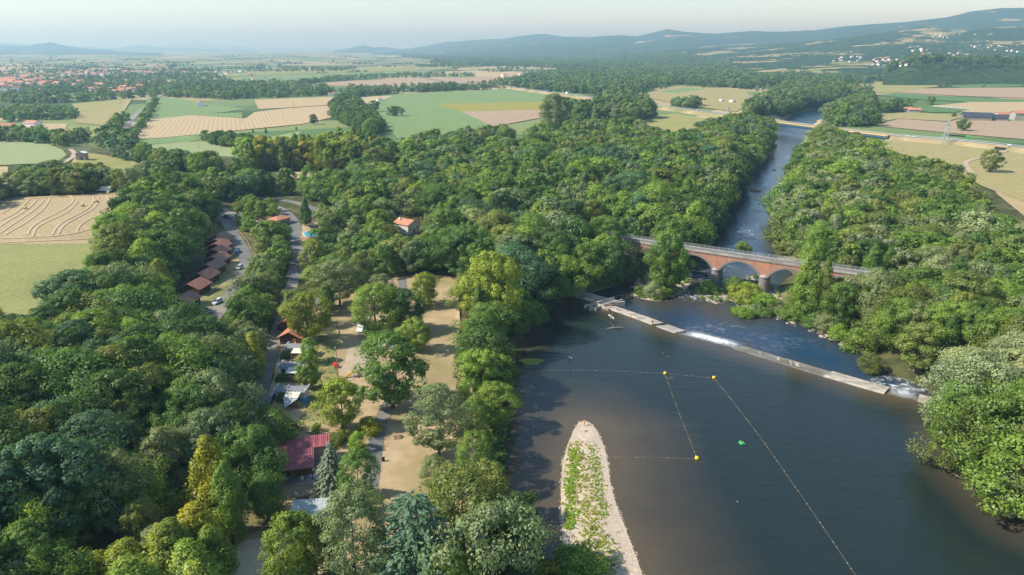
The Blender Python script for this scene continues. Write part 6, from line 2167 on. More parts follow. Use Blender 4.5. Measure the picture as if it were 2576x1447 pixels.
# the red roofed house: its outline surveyed at roof height
def red_house():
    gz = P3((745, 1185))[2]
    ze, zr = gz + 3.0, gz + 4.3
    C = lambda px, py, z: np.array(at_z(px, py, z))
    fl, fr = C(695, 1189, ze), C(790, 1176, ze)
    bl, br = C(701, 1107, zr), C(802, 1095, zr)
    br = C(793, 1094, zr)
    ux = (fr - fl) / np.linalg.norm(fr - fl)
    W_ = float(np.linalg.norm(fr - fl))
    uy = np.array([-ux[1], ux[0]])
    L_ = float((bl - fl) @ uy)
    wing = 3.4
    L2 = L_ * 0.40                                   # the rear part is wider
    o = thing('stone_house', 'stone house with red metal roof and covered terrace', 'house', (fl[0], fl[1], gz), math.atan2(ux[1], ux[0]))
    zf = lambda y: 3.0 + 1.3 * y / L_
    pan = 1.0 * (W_ + wing) / 26
    n = int(round((W_ + wing) / pan))
    for k in range(n):
        xa, xb = k * pan + 0.02, (k + 1) * pan - 0.02
        y0 = 0.0 if xb <= W_ + 0.1 else L_ - L2
        lo = [(xa, y0, zf(y0)), (xb, y0, zf(y0)), (xb, L_, zf(L_)), (xa, L_, zf(L_))]
        hi = [(x, y, z + 0.08) for x, y, z in lo]
        p = MB().hexa(lo, hi).build('roof_panel', 'redroof', o)
        MB().hexa([(xa - 0.05, y0, zf(y0) + 0.06), (xa + 0.05, y0, zf(y0) + 0.06), (xa + 0.05, L_, zf(L_) + 0.06), (xa - 0.05, L_, zf(L_) + 0.06)],
                  [(xa - 0.03, y0, zf(y0) + 0.2), (xa + 0.03, y0, zf(y0) + 0.2), (xa + 0.03, L_, zf(L_) + 0.2), (xa - 0.03, L_, zf(L_) + 0.2)]).build('seam', 'redroof', p)
    porch = 2.6
    def wall(x0, y0, x1, y1, z0a, z0b, nm='wall', mt='rubble'):
        d = np.array([x1 - x0, y1 - y0]); d = d / np.linalg.norm(d); q = np.array([-d[1], d[0]]) * 0.2
        MB().hexa([(x0 - q[0], y0 - q[1], -0.5), (x1 - q[0], y1 - q[1], -0.5), (x1 + q[0], y1 + q[1], -0.5), (x0 + q[0], y0 + q[1], -0.5)],
                  [(x0 - q[0], y0 - q[1], z0a), (x1 - q[0], y1 - q[1], z0b), (x1 + q[0], y1 + q[1], z0b), (x0 + q[0], y0 + q[1], z0a)]).build(nm, mt, o)
    g = 0.45
    wall(g, porch, W_ - g, porch, zf(porch) - 0.05, zf(porch) - 0.05)
    wall(W_ - g, porch + 0.2, W_ - g, L_ - L2 + g, zf(porch + 0.2) - 0.05, zf(L_ - L2 + g) - 0.05)
    wall(W_ - g, L_ - L2 + g, W_ + wing - g, L_ - L2 + g, zf(L_ - L2 + g) - 0.05, zf(L_ - L2 + g) - 0.05)
    wall(W_ + wing - g, L_ - L2 + g, W_ + wing - g, L_ - g, zf(L_ - L2 + g) - 0.05, zf(L_ - g) - 0.05)
    wall(W_ + wing - g, L_ - g, g, L_ - g, zf(L_ - g) - 0.05, zf(L_ - g) - 0.05)
    wall(g, L_ - g, g, porch, zf(L_ - g) - 0.05, zf(porch) - 0.05)
    MB().box((W_ / 2, porch / 2 - 0.6, -0.05), (W_ + 0.4, porch + 1.4, 0.3)).build('terrace', 'concrete', o)
    MB().box((W_ + wing / 2 + 0.6, L_ * 0.32, -0.08), (wing + 0.6, L_ * 0.62, 0.2)).build('paving', 'concrete', o)
    for x in (0.5, W_ - 0.5):
        MB().box((x, 0.3, 1.45), (0.45 if x < 1 else 0.2, 0.45 if x < 1 else 0.2, 2.9)).build('pillar', 'rubble' if x < 1 else 'wood', o)
    d = MB().box((W_ * 0.68, porch - 0.24, 1.35), (3.2, 0.12, 2.5)).build('door', 'doorwood', o)
    for k in range(4):
        MB().box((W_ * 0.68 - 1.2 + 0.8 * k, porch - 0.32, 1.35), (0.72, 0.06, 2.4)).build('board', 'doorwood', d)
    MB().box((W_ * 0.2, porch - 0.24, 1.2), (1.7, 0.1, 2.3)).build('doorway', 'glass', o)
    MB().tube([(W_ * 0.42, L_ * 0.25, zf(L_ * 0.25)), (W_ * 0.42, L_ * 0.25, zf(L_ * 0.25) + 0.8)], 0.13, 8).build('flue', 'steel', o)
    dish = MB()
    dish.raw([(W_ - 0.15 + 0.35 * math.cos(t), 0.0 - 0.02, 2.55 + 0.35 * math.sin(t)) for t in [2 * math.pi * k / 10 for k in range(10)]] + [(W_ - 0.15, 0.1, 2.55)], [(k, (k + 1) % 10, 10) for k in range(10)])
    dish.build('satellite_dish', 'white', o)
    return o, gz
RH, RH_Z = red_house()
def rh(x, y, z=0.0):
    return RH.matrix_basis @ Vector((x, y, z))
def plastic_chair(loc, rz, label, group=None):
    o = thing('garden_chair', label, 'chair', loc, rz, group)
    MB().box((0, 0, 0.44), (0.5, 0.5, 0.05)).build('seat', 'white', o)
    MB().hexa([(-0.25, 0.22, 0.46), (0.25, 0.22, 0.46), (0.25, 0.27, 0.46), (-0.25, 0.27, 0.46)], [(-0.25, 0.34, 0.95), (0.25, 0.34, 0.95), (0.25, 0.39, 0.95), (-0.25, 0.39, 0.95)]).build('backrest', 'white', o)
    for a in (-1, 1):
        MB().box((a * 0.27, 0, 0.66), (0.06, 0.5, 0.05)).build('armrest', 'white', o)
        for b in (-1, 1):
            MB().box((a * 0.24, b * 0.22, 0.33), (0.06, 0.06, 0.66)).build('leg', 'white', o)
    return o
for (x, y, rz, lab) in [(5.0, 0.2, 0.3, 'white garden chair left of the table on the terrace'), (6.2, -0.7, 3.4, 'white garden chair in front of the table on the terrace'), (8.6, 0.9, -1.3, 'white garden chair right of the table on the terrace')]:
    plastic_chair(rh(x, y, 0.1), rz, lab)
p_ = P3((747, 1255 - 6))
plastic_chair((p_[0], p_[1], p_[2] + 0.06), 1.0, 'white garden chair alone on the grass below the terrace')
tb = thing('garden_table', 'white garden table on the terrace of the red roofed house', 'table', rh(7.2, 0.5, 0.1), 0.1)
MB().box((0, 0, 0.72), (1.6, 0.85, 0.05)).build('table_top', 'white', tb)
for a in (-1, 1):
    for b in (-1, 1):
        MB().box((a * 0.65, b * 0.32, 0.36), (0.07, 0.07, 0.7)).build('leg', 'white', tb)
dr = thing('drying_rack', 'blue laundry on a rack in the shade of the terrace', 'laundry rack', rh(1.9, 0.7, 0.1))
MB().box((0, 0, 0.8), (1.4, 0.7, 0.06)).build('laundry', 'blue_cloth', dr)
for a in (-1, 1):
    MB().box((a * 0.6, 0, 0.4), (0.05, 0.6, 0.8)).build('leg', 'steel', dr)

# garden walls of rubble: blocks with real joints
def rubble_wall(label, pts, h, thick=0.5, bh=0.36):
    o = thing('rubble_wall', label, 'stone wall')
    l = [P3(p) for p in pts]
    rn = random.Random(len(label))
    for (xa, ya, za), (xb, yb, zb) in zip(l[:-1], l[1:]):
        a, b = np.array([xa, ya]), np.array([xb, yb])
        L_ = np.linalg.norm(b - a)
        d = (b - a) / L_
        ang = math.atan2(d[1], d[0])
        z0 = min(za, zb) - 0.2
        MB().box(((xa + xb) / 2, (ya + yb) / 2, z0 + h / 2), (L_, thick - 0.12, h - 0.04), ang).build('core', 'rubble', o)
        r_ = 0
        while (r_ + 1) * bh <= h + 0.02:
            s_ = -rn.uniform(0, 0.3)
            while s_ < L_:
                w = rn.uniform(0.45, 0.95)
                e0, e1 = max(0, s_), min(L_, s_ + w - 0.04)
                if e1 - e0 > 0.12:
                    c = a + d * (e0 + e1) / 2
                    MB().box((c[0], c[1], z0 + (r_ + 0.5) * bh), (e1 - e0, thick + rn.uniform(-0.06, 0.06), bh - 0.05), ang).build('stone', 'rubble', o)
                s_ += w
            r_ += 1
    return o
rubble_wall('rubble stone wall below the garden of the red roofed house', [(745, 1262), (790, 1257), (832, 1252)], 1.7)
rubble_wall('low rubble stone wall behind the red roofed house', [(770, 1090), (800, 1092), (845, 1092)], 0.8)

# grey sheet roofed shed below the garden
x_, y_, z_ = P3((785, 1310))
sh = thing('shed', 'shed with grey corrugated metal roof below the stone wall', 'shed', (x_, y_, z_), 0.12)
MB().box((0, 0, 1.05), (7.0, 4.6, 2.5)).build('wall', 'rubble', sh)
for k in range(8):
    xa, xb = -3.9 + k * 0.975 + 0.01, -3.9 + (k + 1) * 0.975 - 0.01
    lo = [(xa, -2.9, 2.36), (xb, -2.9, 2.36), (xb, 2.9, 2.9), (xa, 2.9, 2.9)]
    MB().hexa(lo, [(p[0], p[1], p[2] + 0.07 + 0.02 * (k % 2)) for p in lo]).build('roof_sheet', 'greysheet', sh)
MB().box((-1.5, -2.33, 0.95), (1.2, 0.1, 1.9)).build('door', 'doorwood', sh)

# villa in the trees, pool house, reception, field hut
def house(px, py, label, w, l, hw_, hr, wall, roof, rz, name='house', wins=True, up=0.0, cat='house', over=0.45):
    x, y, z = P3((px, py)) if py > 215 else hit_hill(px, py)
    o = thing(name, label, cat, (x, y, z + up), rz)
    gable(o, w, l, hw_, hr, wall, roof, over)
    if wins:
        for k in (-0.28, 0.28):
            window(o, k * w, -l / 2, hw_ * 0.55, 0.9, 1.2, 'f')
            window(o, w / 2, k * l, hw_ * 0.55, 0.9, 1.2, 'r')
    d = MB().box((0, -l / 2 - 0.03, 1.0), (1.0, 0.12, 2.0)).build('door', 'doorwood', o)
    return o
v = house(1024, 583, 'white villa with orange tile roof among the campsite trees', 8, 10, 4.6, 1.8, 'render', 'tile_orange', 0.9, 'villa')
MB().box((-1.5, 3, 6.4), (0.7, 0.7, 1.3)).build('chimney', 'white', v)
MB().hexa([(1.2, -1, 6.02), (2.2, -1, 5.6), (2.2, 0.4, 5.6), (1.2, 0.4, 6.02)], [(1.2, -1, 6.14), (2.2, -1, 5.72), (2.2, 0.4, 5.72), (1.2, 0.4, 6.14)]).build('skylight', 'glass', v)
def hip(root, w, l, hw_, hr, wall, roof, over=0.6):
    MB().box((0, 0, hw_ / 2 - 0.2), (w, l, hw_ + 0.4)).build('wall', wall, root)
    a, b = w / 2 + over, l / 2 + over
    rl = max(0.0, (l - w) / 2)
    MB().raw([(-a, -b, hw_), (a, -b, hw_), (a, b, hw_), (-a, b, hw_), (0, -rl, hw_ + hr), (0, rl, hw_ + hr), (-a, -b, hw_ - 0.12), (a, -b, hw_ - 0.12), (a, b, hw_ - 0.12), (-a, b, hw_ - 0.12)],
             [(0, 1, 4), (1, 2, 5, 4), (2, 3, 5), (3, 0, 4, 5), (9, 8, 7, 6), (0, 6, 7, 1), (1, 7, 8, 2), (2, 8, 9, 3), (3, 9, 6, 0)]).build('roof', roof, root)
x_, y_, z_ = P3((778, 616))
ph = thing('pool_house', 'small pool house with hipped terracotta roof beside the swimming pool', 'pool house', (x_, y_, z_), 0.1)
hip(ph, 4.6, 4.6, 2.6, 1.2, 'ochre', 'tile_orange')
d = MB().box((0.9, -2.33, 1.0), (0.9, 0.1, 2.0)).build('door', 'doorwood', ph)
window(ph, -1.0, -2.3, 1.4, 0.9, 0.9, 'f')
x_, y_, z_ = P3((704, 562))
rc = thing('reception_building', 'reception building with orange roof beside the pool road', 'building', (x_, y_, z_), -0.5)
hip(rc, 6.0, 9.0, 2.8, 1.3, 'ochre', 'tile_orange', 0.8)
window(rc, -1.4, -4.5, 1.5, 1.0, 1.1, 'f')
window(rc, 1.4, -4.5, 1.5, 1.0, 1.1, 'f')
x_, y_, z_ = P3((208, 403))
fh = thing('field_hut', 'small stone hut with pale roof beside the maize field', 'hut', (x_, y_, z_), 0.15)
gable(fh, 6.4, 5.5, 5.2, 1.0, 'rubble', 'white', 0.3)
MB().box((0.6, -2.8, 1.2), (1.4, 0.14, 2.4)).build('doorway', 'glass', fh)
x_, y_, z_ = P3((265, 483))
tr = thing('field_trailer', 'white metal trailer parked at the top edge of the baled field', 'trailer', (x_, y_, z_), -0.1)
MB().box((0, 0, 2.0), (8.5, 2.6, 2.4)).build('body', 'white', tr)
for k in (-2.6, 2.6):
    w_ = MB().tube([(k, -1.4, 0.5), (k, 1.4, 0.5)], 0.5, 10).build('wheel', 'tyre', tr)
house(1130 + 28, 549, 'small house with orange roof showing between trees beside the railway', 5, 7, 2.6, 1.4, 'ochre', 'tile_orange', 0.4)

# swimming pool
pl_ = world_poly([(764, 588), (772, 584), (790, 582), (808, 584), (812, 592), (800, 600), (790, 603), (772, 600)])
pz = float(gh(*pl_.mean(0))) + 0.35
PO = thing('swimming_pool', 'turquoise outdoor swimming pool beside the pool house', 'pool')
MB().prism([tuple(p) for p in pl_], pz - 0.8, pz - 0.05).build('water', 'pool_water', PO)
cc = pl_.mean(0)
outer = [tuple(cc + (p - cc) * 1.22) for p in pl_]
m = MB()
n = len(pl_)
m.v = [(p[0], p[1], pz) for p in pl_] + [(p[0], p[1], pz) for p in outer] + [(p[0], p[1], pz - 0.9) for p in outer]
m.f = [(k, n + k, n + (k + 1) % n, (k + 1) % n) for k in range(n)] + [(n + k, 2 * n + k, 2 * n + (k + 1) % n, n + (k + 1) % n) for k in range(n)]
m.build('surround', 'cream_concrete', PO)
bp = world_poly([(755, 578), (768, 568), (812, 570), (822, 590), (806, 612), (762, 610)])

# ------------------------------------------------------------------ the far town and villages
def small_house_meshes():
    out = []
    for k, (w, l, h, r_) in enumerate([(9, 12, 4.5, 2.2), (10, 15, 5.5, 2.4), (8, 10, 3.5, 1.9), (11, 20, 6.5, 2.6)]):
        a, b = w / 2, l / 2
        wm = MB().raw([(-a, -b, -2), (a, -b, -2), (a, b, -2), (-a, b, -2), (-a, -b, h), (a, -b, h), (a, b, h), (-a, b, h), (0, -b, h + r_), (0, b, h + r_)],
                      [(0, 1, 5, 8, 4), (2, 3, 7, 9, 6), (1, 2, 6, 5), (3, 0, 4, 7)])
        rm = MB()
        e = 0.6
        kx = r_ / a
        for s_ in (-1, 1):
            lo = [(0, -b - e, h + r_ + 0.05), (s_ * (a + e), -b - e, h - e * kx + 0.05), (s_ * (a + e), b + e, h - e * kx + 0.05), (0, b + e, h + r_ + 0.05)]
            if s_ < 0:
                lo = lo[::-1]
            rm.hexa(lo, [(p[0], p[1], p[2] + 0.25) for p in lo])
        out.append((wm.mesh('wall'), rm.mesh('roof')))
    return out
SHM = small_house_meshes()
M['town_roof'] = mottled('town_roof', (0.44, 0.17, 0.10), (0.56, 0.26, 0.16), 0.3, bstr=0)
M['town_roof_b'] = mottled('town_roof_brown', (0.36, 0.19, 0.13), (0.46, 0.26, 0.19), 0.3, bstr=0)
M['town_wall'] = mottled('town_wall', (0.30, 0.27, 0.24), (0.44, 0.40, 0.36), 0.2, bstr=0)
TOWN = []
def far_house(px, py, label, group, hill=False, big=False, rz=None):
    if hill:
        x, y, z = hit_hill(px, py)
        if y > 7500:
            return
    else:
        x, y = at_z(px, py, 6)
        z = 6.0
    for q in TOWN:
        if (q[0] - x) ** 2 + (q[1] - y) ** 2 < 190:
            return
    TOWN.append((x, y))
    wm, rm = SHM[3 if big else _k.randrange(3)]
    o = thing('house', label, 'house', (x, y, z), (_k.choice([0.3, 0.35, 1.9, 1.85, 1.3]) + _k.uniform(-0.15, 0.15)) if rz is None else rz, group)
    link_mesh('wall', wm, None, o)
    r_ = link_mesh('roof', rm, None, o)
    for ob, mt in ((o.children[0], 'town_wall'), (r_, 'town_roof' if _k.random() < 0.75 else 'town_roof_b')):
        if not ob.data.materials:
            ob.data.materials.append(None)
        ob.material_slots[0].link = 'OBJECT'
        ob.material_slots[0].material = M[mt]
    s_ = _k.uniform(0.9, 1.25) * (0.75 if hill else 1)
    o.scale = (s_, s_, s_)
for n, (x0, x1, y0, y1), lab, big in [
    (80, (-10, 110, 190, 232), 'red roofed house of the far town at the left edge', True), (50, (95, 205, 194, 216), 'red roofed house in the middle of the far town', False),
    (40, (215, 358, 216, 240), 'orange roofed house of the estate in front of the far town', False), (36, (200, 380, 176, 194), 'house on the far side of the town', True),
    (30, (110, 260, 178, 196), 'house among the trees behind the town centre', False), (26, (370, 640, 166, 190), 'far house on the plain right of the town', False),
    (14, (640, 900, 150, 162), 'house of a village far out on the plain', False), (10, (0, 330, 146, 158), 'house of the village below the left hills', False)]:
    for _ in range(n):
        far_house(_k.uniform(x0, x1), _k.uniform(y0, y1), lab, lab.replace('house', 'houses', 1), False, big and _k.random() < 0.5)
for n, (x0, x1, y0, y1), lab in [(46, (2195, 2282, 146, 168), 'house of the village at the foot of the right hills'), (26, (2285, 2440, 124, 142), 'house of the upper village on the right hills'),
                                 (18, (2440, 2576, 112, 132), 'house of the village near the right edge'), (10, (2060, 2190, 140, 156), 'scattered house left of the hill village'), (8, (2330, 2470, 84, 96), 'house of the hamlet high on the right hills')]:
    for _ in range(n):
        far_house(_k.uniform(x0, x1), _k.uniform(y0, y1), lab, lab.replace('house', 'houses', 1), True)
for k, (px, py, lab) in enumerate([(1030, 226, 'long farmhouse with red roof behind the green field'), (1062, 227, 'white farm shed beside the red roofed farmhouse'), (1090, 229, 'low red roofed annexe right of the farmhouse'),
        (955, 256, 'house hidden in the trees left of the green field'), (548, 242, 'red roofed hall among the trees beyond the crop field'), (590, 240, 'white house right of the red roofed hall'),
        (420, 238, 'house behind the railway line'), (470, 240, 'house right of the railway house'), (505, 268, 'small red roofed hut beside the country lane'), (832, 240, 'white house with red roof at the hedgerow'),
        (20, 330, 'red roofed house at the left edge below the conifers'), (12, 292, 'house at the left edge above the hedge'), (50, 296, 'orange roofed house beside the dark conifers'), (85, 322, 'pale roofed house behind the straw field'),
        (640, 202, 'red roofed house in the line beyond the trees'), (668, 201, 'second red roofed house in the line beyond the trees'), (705, 200, 'right hand red roofed house in the line beyond the trees'), (745, 199, 'white house at the end of the line beyond the trees'),
        (540, 205, 'red roofed house among trees left of the line'), (590, 206, 'house half hidden in trees left of the line'), (1270, 193, 'house beside the wood past the highway bend'), (1310, 190, 'white house at the edge of the far wood')]):
    far_house(px, py, lab, None, False, k in (0,), 1.85 if k == 0 else None)
# farm with solar roof, and club house by the football pitch
def barn(px, py, label, w, l, h, r_, wall, roof, rz):
    x, y = at_z(px, py, 6)
    o = thing('barn', label, 'barn', (x, y, 6.0), rz)
    gable(o, w, l, h, r_, wall, roof, 0.8, 0.3)
    return o
barn(2455, 302, 'large barn with dark solar panel roof at the right', 26, 30, 4.5, 4.5, 'stone', 'solar', 1.15)
barn(2505, 303, 'lower barn with dark solar panel roof beside the large one', 20, 22, 3.5, 3.5, 'stone', 'solar', 1.15)
barn(2528, 297, 'farm building with orange roof behind the solar barns', 10, 22, 5, 2.2, 'render', 'tile_orange', 1.5)
barn(2562, 301, 'white farmhouse with orange roof at the right edge', 12, 16, 8, 2.4, 'town_wall', 'tile_orange', 1.5)
barn(2262, 280, 'long white club house with red roof beside the football pitch', 9, 32, 4, 1.8, 'town_wall', 'town_roof', 1.4)
barn(2298, 283, 'small white changing room with red roof beside the football pitch', 8, 15, 4, 1.8, 'town_wall', 'town_roof', 1.4)
barn(1842, 258, 'white shed with flat roof in the dry meadow beyond the highway', 6, 10, 3, 0.6, 'white', 'white', 0.3)
barn(1815, 256, 'small white shed left of the larger one in the dry meadow', 5, 6, 3, 0.6, 'white', 'white', 0.3)
for k in range(9):
    x, y = at_z(2352 + k * 10.5, 268.5 + k * 1.05, 6)
    o = thing('advertising_board', 'white board along the far side of the football pitch', 'board', (x, y, 6.6), -0.12, 'boards along the football pitch')
    MB().box((0, 0, 0.9), (6.0, 0.15, 1.3)).build('panel', 'white', o)
    for s_ in (-1, 1):
        MB().box((s_ * 2.5, 0.12, 0.4), (0.12, 0.08, 1.2)).build('post', 'steel', o)
for (px, py), lab in (((2448, 277), 'right'), ((2312, 278), 'left')):
    x, y = at_z(px, py, 6)
    o = thing('football_goal', f'white football goal at the {lab} end of the pitch', 'goal', (x, y, 6.5), 1.2)
    for s_ in (-1, 1):
        MB().box((s_ * 3.66, 0, 1.2), (0.25, 0.25, 2.5)).build('post', 'white', o)
    MB().box((0, 0, 2.5), (7.5, 0.25, 0.25)).build('crossbar', 'white', o)

# ------------------------------------------------------------------ vehicles
PAINT = {}
def car_paint(c):
    if c not in PAINT:
        m, nt, b = new_mat('car_paint')
        b.inputs['Base Color'].default_value = (*c, 1)
        b.inputs['Roughness'].default_value = 0.28
        b.inputs['Metallic'].default_value = 0.25
        b.inputs['Coat Weight'].default_value = 0.6
        PAINT[c] = m
    return PAINT[c]
def car_meshes(estate):
    L_, W_ = 4.4, 1.78
    # side profile of the lower body, then the glass house
    xs = [-2.2, -2.12, -1.5, -0.9, 1.35, 2.05, 2.2]
    top = [0.62, 0.80, 0.88, 0.95, 0.97, 0.95, 0.70]
    if not estate:
        top = [0.62, 0.80, 0.88, 0.95, 0.96, 0.90, 0.66]
    m = MB()
    rows_ = []
    for x, t in zip(xs, top):
        wn_ = W_ / 2 * (0.86 if abs(x) > 2.1 else 1.0)
        rows_.append([(x, -wn_ * 0.94, 0.24), (x, -wn_, 0.5), (x, -wn_ * 0.97, t - 0.06), (x, -wn_ * 0.85, t), (x, wn_ * 0.85, t), (x, wn_ * 0.97, t - 0.06), (x, wn_, 0.5), (x, wn_ * 0.94, 0.24)])
    for r_ in rows_:
        m.v += r_
    for i in range(len(xs) - 1):
        for k in range(8):
            m.f.append((i * 8 + k, i * 8 + (k + 1) % 8, (i + 1) * 8 + (k + 1) % 8, (i + 1) * 8 + k))
    m.f += [tuple(range(7, -1, -1)), tuple((len(xs) - 1) * 8 + k for k in range(8))]
    body = m.mesh('body')
    bk = 2.02 if estate else 1.75
    bt = 1.75 if estate else 1.15
    lo = [(-1.05, -0.78, 0.9), (bk, -0.78, 0.92), (bk, 0.78, 0.92), (-1.05, 0.78, 0.9)]
    hi = [(-0.25, -0.62, 1.42), (bt, -0.62, 1.44), (bt, 0.62, 1.44), (-0.25, 0.62, 1.42)]
    glass = MB().hexa(lo, hi).mesh('glasshouse')
    roof = MB().hexa([(-0.3, -0.64, 1.40), (bt + 0.05, -0.64, 1.42), (bt + 0.05, 0.64, 1.42), (-0.3, 0.64, 1.40)], [(-0.15, -0.55, 1.48), (bt - 0.05, -0.55, 1.50), (bt - 0.05, 0.55, 1.50), (-0.15, 0.55, 1.48)]).mesh('roof')
    ty = MB().tube([(0, -0.11, 0), (0, 0.11, 0)], 0.32, 14).mesh('tyre')
    ri = MB().tube([(0, -0.125, 0), (0, 0.125, 0)], 0.2, 10).mesh('rim')
    hl = MB().box((0, 0, 0), (0.1, 0.35, 0.14)).mesh('headlight')
    for me, mt in ((glass, 'glass'), (ty, 'tyre'), (ri, 'alloy'), (hl, 'white')):
        me.materials.append(M[mt])
    for me in (body, roof):
        me.materials.append(None)
    return body, glass, roof, ty, ri, hl
CARM = [car_meshes(False), car_meshes(True)]
tl_mesh = MB().box((0, 0, 0), (0.1, 0.3, 0.2)).mesh('taillight')
tl_mesh.materials.append(M['red'])
def car(loc, rz, colour, label, estate=True, group=None, scale=1.0, box=False):
    body, glass, roof, ty, ri, hl = CARM[int(estate)]
    o = thing('car', label, 'car', loc, rz, group)
    o.scale = (scale,) * 3
    for nm, me in (('body', body), ('roof', roof)):
        b = link_mesh(nm, me, None, o)
        b.material_slots[0].link = 'OBJECT'
        b.material_slots[0].material = car_paint(colour)
    link_mesh('windows', glass, None, o)
    for x in (-1.38, 1.32):
        for y in (-0.8, 0.8):
            w = link_mesh('wheel', ty, None, o)
            w.location = (x, y, 0.32)
            link_mesh('rim', ri, None, w)
    for y in (-0.58, 0.58):
        link_mesh('headlight', hl, None, o).location = (-2.17, y, 0.66)
        link_mesh('taillight', tl_mesh, None, o).location = (2.17, y, 0.72)
    if box:
        MB().box((0.5, 0, 1.68), (1.5, 0.8, 0.3), 0, 0.85).build('roof_box', 'tyre', o)
    return o
BLUE, SILVER, WHITE_, DARK, GREY, RED_ = (0.03, 0.12, 0.33), (0.5, 0.52, 0.53), (0.75, 0.76, 0.76), (0.02, 0.025, 0.035), (0.2, 0.22, 0.24), (0.35, 0.03, 0.03)
for px, py, rz, c, est, bx, lab in [
    (597, 636, -1.45, BLUE, False, False, 'blue car standing on the chalet drive'), (603, 677, 1.5, SILVER, True, False, 'silver estate car on the chalet drive below the blue car'),
    (547, 764, 1.35, WHITE_, True, False, 'white car on the chalet drive near the lowest chalets'), (517, 792, 1.2, (0.45, 0.55, 0.55), True, True, 'pale car with roof box at the lower end of the chalet drive'),
    (568, 548, 0.3, DARK, True, False, 'dark car at the left of the parking place above the chalets'), (577, 552, -0.6, BLUE, False, False, 'blue car in the parking place above the chalets'), (587, 546, -0.5, GREY, True, False, 'grey car in the parking place above the chalets'),
    (604, 542, -0.6, SILVER, False, False, 'silver car right of the others in the parking place above the chalets'), (714, 566, 0.3, DARK, True, False, 'dark car beside the reception building'), (722, 560, 0.3, WHITE_, False, False, 'white car beside the reception building'),
    (776, 562, 0.1, SILVER, False, False, 'silver car parked behind the columnar poplar'), (790, 575, -0.4, DARK, True, False, 'dark car parked right of the swimming pool lawn'),
    (932, 838, 0.12, SILVER, True, False, 'silver car in front of the white motorhome'), (681, 1010, 1.45, (0.02, 0.04, 0.07), True, False, 'dark blue car parked beside the nearest mobile home'),
]:
    x, y, z = P3((px, py))
    car((x, y, z + 0.16), rz, c, lab, est, None, 1.0, bx)
def hw_at(px):
    for ln in (HW_L, HW_B, HW_R):
        cols = np.array([project(p[0], p[1], HW_Z)[0] for p in ln])
        if cols.min() - 1 <= px <= cols.max() + 1:
            k = int(np.argmin(np.abs(cols - px)))
            d = ln[min(k + 1, len(ln) - 1)] - ln[max(k - 1, 0)]
            d = d / np.linalg.norm(d)
            return ln[k], d, math.atan2(d[1], d[0])
for px, off, c, lab in [(2095, 2.3, DARK, 'dark car on the highway bridge'), (1748, 2.3, WHITE_, 'white car on the highway left of the bridge'), (2278, 2.3, WHITE_, 'white car on the highway at the right end of the bridge'), (2308, -2.3, WHITE_, 'white car on the highway beyond the right end of the bridge'),
                        (1318, 2.3, WHITE_, 'white car far along the highway'), (2540, 2.0, WHITE_, 'white car on the highway near the right edge'), (1640, -2.3, DARK, 'dark car on the highway by the meadow')]:
    p, d, a = hw_at(px)
    car((p[0] - d[1] * off, p[1] + d[0] * off, HW_Z), a, c, lab)
def van(px, off, lab, L_, cab, boxm, h=3.2):
    p, d, a = hw_at(px)
    o = thing('lorry', lab, 'lorry', (p[0] - d[1] * off, p[1] + d[0] * off, HW_Z), a)
    MB().box((0.8, 0, h / 2 + 0.7), (L_, 2.4, h)).build('cargo_box', boxm, o)
    c = MB().hexa([(-L_ / 2 - 1.4, -1.15, 0.6), (-L_ / 2 + 0.7, -1.15, 0.6), (-L_ / 2 + 0.7, 1.15, 0.6), (-L_ / 2 - 1.4, 1.15, 0.6)], [(-L_ / 2 - 0.9, -1.1, 2.9), (-L_ / 2 + 0.7, -1.1, 2.9), (-L_ / 2 + 0.7, 1.1, 2.9), (-L_ / 2 - 0.9, 1.1, 2.9)]).build('cab', cab, o)
    MB().box((-L_ / 2 - 1.2, 0, 2.2), (0.5, 1.9, 0.8)).build('windscreen', 'glass', c)
    for x in (-L_ / 2 - 0.2, L_ / 2 - 0.6):
        for s_ in (-1, 1):
            w = MB().tube([(x, s_ * 1.0, 0.5), (x, s_ * 1.25, 0.5)], 0.5, 12).build('wheel', 'tyre', o)
            MB().tube([(x, s_ * 1.0, 0.5), (x, s_ * 1.27, 0.5)], 0.25, 10).build('rim', 'alloy', w)
van(1378, 2.3, 'blue lorry far along the highway', 7, 'blue_steel', 'blue_steel')
van(1425, 2.3, 'white van with yellow stripe far along the highway', 6, 'white', 'white')
# motorhome
x, y, z = P3((916, 828))
mh = thing('motorhome', 'white motorhome under the spreading tree', 'motorhome', (x, y, z + 0.16), 1.35)
MB().box((0.4, 0, 1.75), (5.4, 2.25, 2.5)).build('body', 'white', mh)
cb = MB().hexa([(-3.9, -1.0, 0.5), (-2.2, -1.0, 0.5), (-2.2, 1.0, 0.5), (-3.9, 1.0, 0.5)], [(-2.9, -0.95, 1.9), (-2.2, -0.95, 1.9), (-2.2, 0.95, 1.9), (-2.9, 0.95, 1.9)]).build('cab', 'white', mh)
MB().hexa([(-3.35, -0.8, 1.2), (-2.2, -0.8, 1.2), (-2.2, 0.8, 1.2), (-3.35, 0.8, 1.2)], [(-2.98, -0.8, 1.84), (-2.2, -0.8, 1.84), (-2.2, 0.8, 1.84), (-2.98, 0.8, 1.84)]).build('windscreen', 'glass', cb)
window(mh, 3.1, 0, 1.9, 1.2, 0.6, 'r')
for s_ in (-1, 1):
    for xx in (-2.6, 1.6):
        w = MB().tube([(xx, s_ * 0.85, 0.35), (xx, s_ * 1.1, 0.35)], 0.35, 12).build('wheel', 'tyre', mh)
        MB().tube([(xx, s_ * 0.85, 0.35), (xx, s_ * 1.12, 0.35)], 0.2, 10).build('rim', 'alloy', w)
